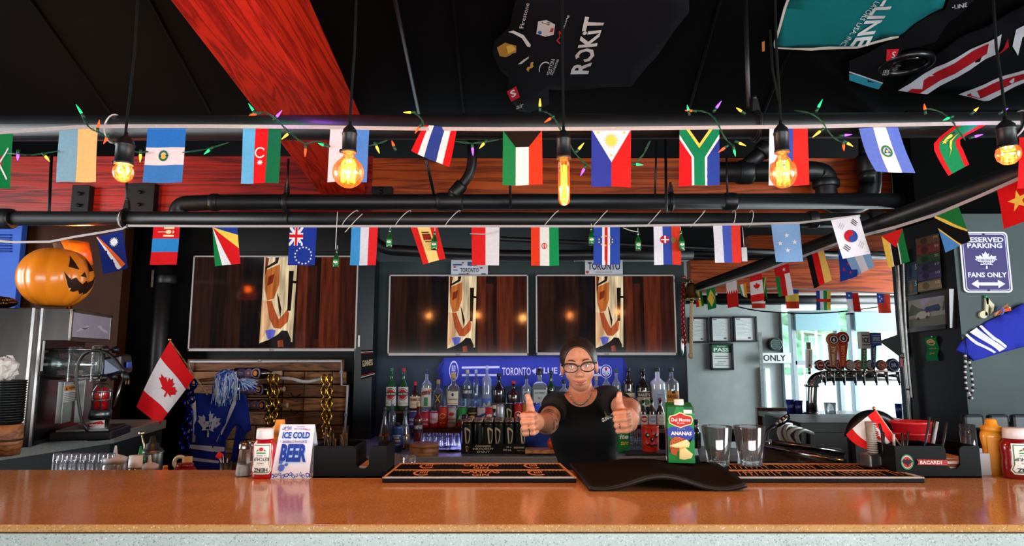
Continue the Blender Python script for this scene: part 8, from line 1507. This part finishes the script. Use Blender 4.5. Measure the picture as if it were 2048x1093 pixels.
def surface(fn, lo, hi, s):
    lo, hi = np.array(lo), np.array(hi); n = np.ceil((hi-lo)/s).astype(int)+1; B = 8; nb = (n+B-1)//B; n = nb*B
    g = np.stack(np.meshgrid(*[np.arange(k) for k in nb], indexing='ij'), -1).reshape(-1, 3); cen = lo+(g*B+B/2-.5)*s
    d = fn(cen.astype(np.float32)); act = np.abs(d) < B*s*1.45
    val = np.repeat(np.repeat(np.repeat(np.where(d > 0, 1., -1.).reshape(nb).astype(np.float32), B, 0), B, 1), B, 2)
    off = np.stack(np.meshgrid(*[np.arange(B)]*3, indexing='ij'), -1).reshape(-1, 3)
    ids = g[act]; 
    for c0 in range(0, len(ids), 400):
        idx = (ids[c0:c0+400, None, :]*B+off[None]).reshape(-1, 3); val[idx[:, 0], idx[:, 1], idx[:, 2]] = fn((lo+idx*s).astype(np.float32))
    ins = val < 0; c = np.zeros(tuple(n-1), np.int8)
    for dx in (0, 1):
        for dy in (0, 1):
            for dz in (0, 1): c += ins[dx:n[0]-1+dx, dy:n[1]-1+dy, dz:n[2]-1+dz]
    cell = np.argwhere((c > 0) & (c < 8)); num = np.full(tuple(n-1), -1, np.int32); num[tuple(cell.T)] = np.arange(len(cell))
    acc = np.zeros((len(cell), 3)); cnt = np.zeros(len(cell))
    cs = [(0,0,0),(1,0,0),(0,1,0),(0,0,1),(1,1,0),(1,0,1),(0,1,1),(1,1,1)]
    for i in range(8):
        for j in range(i+1, 8):
            a, b = np.array(cs[i]), np.array(cs[j])
            if np.abs(a-b).sum() != 1: continue
            va = val[tuple((cell+a).T)]; vb = val[tuple((cell+b).T)]; m = (va < 0) != (vb < 0); t = np.where(m, va/(va-vb+1e-12), 0)
            acc += np.where(m[:, None], a+(b-a)*t[:, None], 0); cnt += m
    vs = lo+(cell+acc/np.maximum(cnt, 1)[:, None])*s; faces = []
    for ax in range(3):
        sl0 = [slice(None)]*3; sl1 = [slice(None)]*3; sl0[ax] = slice(0, -1); sl1[ax] = slice(1, None)
        ch = np.argwhere(ins[tuple(sl0)] != ins[tuple(sl1)]); u, w = [(1, 2), (2, 0), (0, 1)][ax]
        ch = ch[(ch[:, u] > 0) & (ch[:, w] > 0) & (ch[:, u] < n[u]-1) & (ch[:, w] < n[w]-1)]
        eu = np.eye(3, dtype=int)[u]; ew = np.eye(3, dtype=int)[w]
        q = np.stack([num[tuple((ch-eu-ew).T)], num[tuple((ch-ew).T)], num[tuple(ch.T)], num[tuple((ch-eu).T)]], 1)
        fl = ins[tuple(ch.T)]; q[~fl] = q[~fl][:, ::-1]; faces.append(q[(q >= 0).all(1)])
    return vs, np.concatenate(faces)
def npmesh(name, vs, fs, mats, parent, mi=None):
    off = np.array(rootloc(parent)); me = bpy.data.meshes.new(name); me.from_pydata((vs-off).tolist(), [], fs.tolist())
    for m in mats: me.materials.append(m)
    me.polygons.foreach_set('use_smooth', [True]*len(me.polygons))
    if mi is not None: me.polygons.foreach_set('material_index', mi.astype(np.int32).tolist())
    me.update(); o = bpy.data.objects.new(name, me); COL.objects.link(o); o.parent = parent; return o
def skinmat():
    m = bpy.data.materials.new('skin'); m.use_nodes = True; nt = m.node_tree; b = nt.nodes['Principled BSDF']; N = nt.nodes.new; L = nt.links.new
    no = N('ShaderNodeTexNoise'); no.inputs['Scale'].default_value = 35; cr = N('ShaderNodeValToRGB'); L(no.outputs['Fac'], cr.inputs['Fac']); cr.color_ramp.elements[0].color = lin('#C07A58'); cr.color_ramp.elements[1].color = lin('#DA9C7C'); L(cr.outputs['Color'], b.inputs['Base Color'])
    b.inputs['Roughness'].default_value = .45; b.inputs['Subsurface Weight'].default_value = .12; b.inputs['Subsurface Radius'].default_value = (.01, .004, .002); b.inputs['Subsurface Scale'].default_value = .5; return m
SKIN = skinmat()
# frames
Hc = P(1158, 730, 2.745); hf = Vector((-.10, -.99, -.04)).normalized(); hu = Vector((-.075, 0, 1)); hu = (hu-hf*hu.dot(hf)).normalized(); hr = hf.cross(hu)
HR = np.array([list(hr), list(hf), list(hu)], dtype=np.float32).T     # columns: right, forward, up
def HL(x, y, z): return Hc+hr*x+hf*y+hu*z
SLp, SRp = P(1111, 814, 2.75), P(1217, 800, 2.73)
EL, ER = P(1094, 846, 2.47), P(1258, 820, 2.47)
WL, WR = P(1071, 845, 2.18), P(1261, 838, 2.18)
NB = P(1162, 800, 2.80)
CH_ = P(1166, 862, 2.80); WA = P(1176, 930, 2.80)
HANDS = []
for (cpx, pdir, f, tilt) in (((1061, 847, 2.10), 1, Vector((-.22, -1, -.02)), -.10), ((1246, 843, 2.10), -1, Vector((-.42, -1, 0.0)), -.12)):
    f = f.normalized(); u = Vector((tilt, 0, 1)); u = (u-f*u.dot(f)).normalized(); p = (f.cross(u))*1.0
    if p.x*pdir < 0: p = -p
    HANDS.append((P(*cpx), p, f, u))
FING = [(.028, .0096, 0), (.009, .0100, .003), (-.0105, .0094, .001), (-.0285, .0082, -.004)]
def hand_sd(x, H, w):
    c, p, f, u = H; L = lambda a, b, d: c+p*a+f*b+u*d
    Rm = np.array([list(p), list(f), list(u)], dtype=np.float32).T
    d = sd_box(x, L(-.010, -.030, .0), (.016, .036, .036), .014, Rm)
    d = smin(d, sd_cone(x, w, L(-.006, -.055, 0), .025, .027), .03)
    for (z, r, o) in FING:
        m, pi, di, ti = L(-.018, .0, z), L(-.016, .033+o, z*1.0), L(.014, .034+o, z*.98), L(.020, .006, z*.96)
        g = smin(smin(sd_cone(x, m, pi, r*1.12, r*1.06), sd_cone(x, pi, di, r*1.05, r*.95), .003), sd_cone(x, di, ti, r*.95, r*.85), .003)
        d = smin(d, g, .0028)
    t = smin(sd_cone(x, L(-.002, -.045, .018), L(.004, -.006, .042), .017, .0125), sd_cone(x, L(.004, -.006, .042), L(.004, .004, .066), .0122, .0108), .006)
    t = smin(t, sd_cone(x, L(.004, .004, .066), L(.000, .000, .087), .0112, .0088), .004)
    return smin(d, t, .006)
def head_sd(x):
    q = (x-V3(Hc)) @ HR; E = lambda c, r: sd_ell(q, c, r); Cn = lambda a, b, ra, rb: sd_cone(q, a, b, ra, rb)
    d = smin(E((0, -.018, .026), (.071, .090, .080)), E((0, .016, -.026), (.056, .066, .072)), .03)
    d = smin(d, E((0, .032, -.078), (.032, .037, .028)), .03)
    for s in (-1, 1):
        d = smin(d, E((s*.036, .052, -.034), (.022, .022, .024)), .02); d = smin(d, E((s*.073, -.012, -.012), (.009, .019, .030)), .008)
        d = smin(d, E((s*.030, .072, .016), (.024, .012, .008)), .012)
        d = smax(d, -E((s*.031, .096, -.002), (.019, .016, .012)), .012)
        d = smin(d, E((s*.031, .0725, -.002), (.0140, .0132, .0120)), .004); d = smax(d, -E((s*.031, .0885, -.0025), (.0118, .0100, .0044)), .001)
    d = smin(d, smin(Cn((0, .078, .0), (0, .094, -.034), .007, .0105), smin(E((.010, .086, -.039), (.008, .010, .007)), E((-.010, .086, -.039), (.008, .010, .007)), .004), .008), .010)
    zz = q.copy(); zz[:, 2] -= 9.0*q[:, 0]**2
    lip = smin(sd_ell(zz, (0, .076, -.0655), (.028, .012, .0046)), sd_ell(zz, (0, .076, -.0745), (.024, .013, .0058)), .002)
    d = smin(d, lip, .005)
    d = smax(d, -sd_ell(zz, (0, .094, -.0700), (.027, .010, .0010)), .003)
    return d
def torso_sd(x, inf=0.):
    d = sd_ell(x, CH_, (.138+inf, .092+inf, .15+inf)); d = smin(d, sd_ell(x, WA+Vector((0, 0, -.05)), (.121+inf, .088+inf, .19+inf)), .06)
    d = smin(d, sd_cone(x, SLp, SRp, .044+inf, .044+inf), .05)
    for s in (-1, 1): d = smin(d, sd_ell(x, CH_+Vector((s*.062, -.060, .0)), (.062+inf, .052+inf, .060+inf)), .05)
    return smin(d, smin(sd_cone(x, NB, SLp, .036+inf, .030+inf), sd_cone(x, NB, SRp, .036+inf, .030+inf), .02), .04)
def body_sd(x):
    d = smin(torso_sd(x), sd_cone(x, HL(0, -.022, -.065), NB+Vector((0, .01, -.02)), .047, .053), .03)
    d = smin(d, head_sd(x), .012)
    for S, E, Wr, H in ((SLp, EL, WL, HANDS[0]), (SRp, ER, WR, HANDS[1])):
        d = smin(d, smin(sd_cone(x, S, E, .044, .038), sd_cone(x, E, Wr, .039, .026), .025), .03); d = smin(d, hand_sd(x, H, Wr), .02)
    return d
per = thing('person', 'person in black t-shirt and glasses giving two thumbs up behind the counter', 'person', (WA.x, 2.82, -.01))
vs, fs = surface(body_sd, (-.01, 2.02, .86), (.50, 2.95, 1.54), .0031)
fc = vs[fs].mean(1); q = (fc-np.array(Hc)) @ HR; zq = q[:, 2]-9.0*q[:, 0]**2
mi = np.zeros(len(fs), int)
mi[(np.abs(q[:, 0]) < .027) & (q[:, 1] > .066) & (zq < -.0630-.10*np.abs(q[:, 0])) & (zq > -.0785+.46*np.abs(q[:, 0]))] = 1
# tattoos on the upper forearm
ax = np.array(EL); dd = fc-ax; rel = dd @ np.array((WL-EL).normalized()); near = np.linalg.norm(dd-rel[:, None]*np.array((WL-EL).normalized()), axis=1) < .06
pat = np.sin(fc[:, 2]*170+np.sin(rel*90)*1.5)*np.sin(rel*120+fc[:, 2]*60)
mi[near & (rel < .10) & (rel > -.06) & (pat > .45) & (q[:, 2] < -.12)] = 2
npmesh('body', vs, fs, [SKIN, mat('lips', '#A8584E', .5, 0, .5, .05, 30), mat('tattoo_ink', '#5A4440', .5)], per, mi)
# shirt
def shirt_sd(x):
    d = torso_sd(x, .006)
    for S, E in ((SLp, EL), (SRp, ER)):
        e = S.lerp(E, .62); dr = (E-S).normalized(); c = sd_cone(x, S, S.lerp(E, .75), .053, .053); pl = (x-V3(e)) @ V3(dr); d = smin(d, smax(c, pl, .004), .03)
        d = np.maximum(d, np.where(np.linalg.norm(x-V3(S.lerp(E, .9)), axis=1) < .09, pl, -1.))
    fold = .0022*np.sin(x[:, 2]*75+x[:, 0]*60)*np.clip((1.12-x[:, 2])*6, 0, 1)
    d = d+fold
    nk = P(1162, 790, 2.70); d = smax(d, -sd_ell(x, nk+Vector((0, .02, .018)), (.070, .105, .070)), .006)
    d = smax(d, -sd_cone(x, HL(0, -.02, -.06), NB+Vector((0, .0, .0)), .052, .060), .006)
    return d
sv, sf = surface(shirt_sd, (-.01, 2.3, .86), (.52, 2.98, 1.42), .004)
SHM = mat('black_tshirt', '#0B0E10', .85, 0, .2, .15, 60, .2, 700, sheen=.04)
npmesh('t_shirt', sv, sf, [SHM], per)
bv = BVHTree.FromPolygons([Vector(v) for v in sv], sf.tolist())
def onshirt(px, py, off=.0015):
    d = (P(px, py, 2.5)-Vector((0, 0, CZ))).normalized(); h = bv.ray_cast(Vector((0, 0, CZ)), d); return (h[0] if h[0] else P(px, py, 2.68))-d*off
pxsheet('shirt_lettering', [(prt('#E4E0D8'), tq('GUINNESS', (1205, 846), (1228, 834), (1203, 838), (1226, 826), bold=.02)), (prt('#C8A868'), [[(1208, 824), (1211, 823), (1215, 834), (1217, 835), (1212, 837), (1211, 833)], [(1213, 824), (1215, 833), (1216, 832)]])], onshirt, (1200, 820, 1230, 848), parent=per, w=True, nu=4, nv=4)
# hair
def hair_sd(x):
    q = (x-V3(Hc)) @ HR; E = lambda c, r: sd_ell(q, c, r)
    d = smin(E((0, -.024, .030), (.081, .097, .088)), E((0, -.11, .02), (.045, .045, .045)), .03)
    d = smax(d, -E((.004, .085, -.012), (.066, .105, .092)), .006)
    d = smax(d, -(q[:, 2]+.055+.25*q[:, 1]), .01)
    for s in (-1, 1): d = smax(d, -E((s*.085, -.006, -.02), (.02, .018, .028)), .004)
    ang = np.arctan2(q[:, 0], q[:, 2]-.0); return d+.0007*np.sin(ang*70+q[:, 1]*40)
hv, hfc = surface(hair_sd, tuple(np.array(Hc)-.16), tuple(np.array(Hc)+.16), .0035)
npmesh('hair', hv, hfc, [mat('brown_hair', '#2A1A12', .42, 0, .5, .5, 60, .4, 300)], per)
# face details
EYEW = pls('#E4DCD6', .2); IRIS = pls('#4A6A6A', .2); PUP = pls('#080808', .15)
BROW = mat('brow_hair', '#3A2218', .7)
for s in (-1, 1):
    c = HL(s*.031, .0735, -.002); MB().ball(c, .0108, 16, 12).build('eyeball', EYEW, per, w=True)
    o = MB(); o.ball(HL(s*.031+.001, .0808, -.002), (.0052, .004, .0052), 14, 8); e = o.build('iris', IRIS, per, w=True); MB().ball(HL(s*.031+.001, .0838, -.002), (.0024, .0018, .0024), 10, 6).build('pupil', PUP, e, w=True)
    MB().tube([HL(s*.018, .0805, .001), HL(s*.026, .0862, .0056), HL(s*.036, .0845, .0052), HL(s*.044, .0755, .0005)], [.0012, .0022, .0022, .001], 6).build('upper_eyelid', SKIN, per, w=True)
    MB().tube([HL(s*.018, .081, .000), HL(s*.026, .0872, .0042), HL(s*.036, .0855, .0040), HL(s*.046, .0755, .0015)], [.0005, .0010, .0011, .0005], 5).build('eyelashes', PUP, per, w=True)
    MB().tube([HL(s*.013, .0865, .0175), HL(s*.025, .0865, .0235), HL(s*.040, .0765, .0245), HL(s*.051, .062, .017)], [.0022, .0026, .0020, .0008], 6).build('eyebrow', BROW, per, w=True)
    MB().ball(HL(s*.0765, -.004, -.044), .0042, 10, 8).build('earring', mtl('#D8C8A0', .2), per, w=True)
gl = None
LENSM = glass('#F4F8F8', .1, .03, key='spectacle_lens')
for n_ in LENSM.node_tree.nodes:
    if n_.type == 'MATH': n_.inputs[1].default_value = .12; n_.inputs[2].default_value = .0
    if n_.type == 'BUMP': n_.inputs['Strength'].default_value = 0
FRB = pls('#0A0A0B', .2); rim_o = MB()
for s in (-1, 1):
    pts = []
    for k in range(29):
        a = 2*PI*k/28; rx, rz = .0285, .0185; x = rx*math.cos(a); z = rz*math.sin(a); flick = .006*max(0, math.cos(a))*max(0, math.sin(a))**.5 if math.sin(a) > 0 else 0
        pts.append(HL(s*(.0345+x+flick), .099-.10*(abs(.0345+x)-.0)**2*9, -.007+z+flick*1.1))
    r = MB().tube(pts, [.0021+.0014*max(0, math.sin(2*PI*k/28)) for k in range(29)], 8, caps=False).build('glasses_rim', FRB, per, w=True)
    cpt = HL(s*.0345, .0985, -.007); mb = MB(); vs_l = [HL(s*.0345+.0275*math.cos(2*PI*k/24), .099-.9*abs(s*.0345+.0275*math.cos(2*PI*k/24))**2, -.007+.0177*math.sin(2*PI*k/24)) for k in range(24)]; mb.add(vs_l, [tuple(range(24))]).build('glasses_lens', LENSM, r, w=True)
    MB().tube([HL(s*.066, .062, .002), HL(s*.074, .03, .002), HL(s*.077, -.012, .004)], .002, 6).build('glasses_temple', FRB, per, w=True)
    MB().tube([HL(s*.061, .066, .003), HL(s*.068, .060, .003)], .0035, 6).build('glasses_hinge', FRB, per, w=True)
MB().tube([HL(-.007, .1, -.002), HL(0, .102, .001), HL(.007, .1, -.002)], .0022, 8).build('glasses_bridge', FRB, per, w=True)
MB().ball(HL(.001, .0895, -.0835), .0018, 8, 6).build('lip_stud', mtl('#C8C8C8', .2), per, w=True)
# necklace following the neckline
bvb = BVHTree.FromPolygons([Vector(v) for v in vs], fs.tolist())
NK = mtl('#B8A890', .25)
for k in range(44):
    t_ = k/43; px = 1135+(1186-1135)*t_; py = 783+31*(1-abs(2*t_-1.06)**2.3)-8*t_
    d = (P(px, py, 2.5)-Vector((0, 0, CZ))).normalized(); h = bvb.ray_cast(Vector((0, 0, CZ)), d)
    if h[0] is None or h[0].y > 2.86: continue
    c = h[0]-d*.0025; MB().torus((0, 0, 0), .0032, .0012, 'y' if k % 2 else 'z', 10, 5).build('necklace_link', NK, per).location = c-per.location
# rings and nails
for hi, H in enumerate(HANDS):
    c, p, f, u = H; L = lambda a, b, d: c+p*a+f*b+u*d
    for (z, r, m) in (((-.0105, .0104, mtl('#C8A060', .2)), (-.0285, .0094, mtl('#1A2A2A', .2))) if hi == 0 else ((-.0105, .0104, mtl('#D8C8B0', .2)),)):
        cc = L(.002, .0345, z); pts = [cc+(f*math.cos(a)+u*math.sin(a))*r for a in [2*PI*k/16 for k in range(17)]]; MB().tube(pts, .0014, 6, caps=False).build('finger_ring', m, per, w=True)
        if hi == 1: MB().ball(cc+f*r, .0042, 10, 7).build('ring_stone', mtl('#C8B8A8', .15), per, w=True)
    mb = MB(); mb.M = Matrix.Translation(L(.002, .0105, .082)); mb.ball((0, 0, 0), (.0050, .0014, .0066), 12, 8); mb.build('thumbnail', mat('nail', '#D89C84', .35), per, w=True)
# trousers and shoes, hidden by the counter
TR = mat('dark_denim', '#15181E', .8, 0, .2, .2, 80)
hip = WA+Vector((0, 0, -.16))
for s in (-1, 1): MB().tube([hip+Vector((s*.055, 0, .02)), hip+Vector((s*.075, .0, -.15)), Vector((hip.x+s*.08, hip.y-.02, .42)), Vector((hip.x+s*.085, hip.y, .06))], [.085, .082, .055, .042], 16).build('trouser_leg', TR, per, w=True); MB().ball(Vector((hip.x+s*.085, hip.y-.05, .03)), (.042, .11, .04), 14, 8).build('shoe', pls('#101010'), per, w=True)
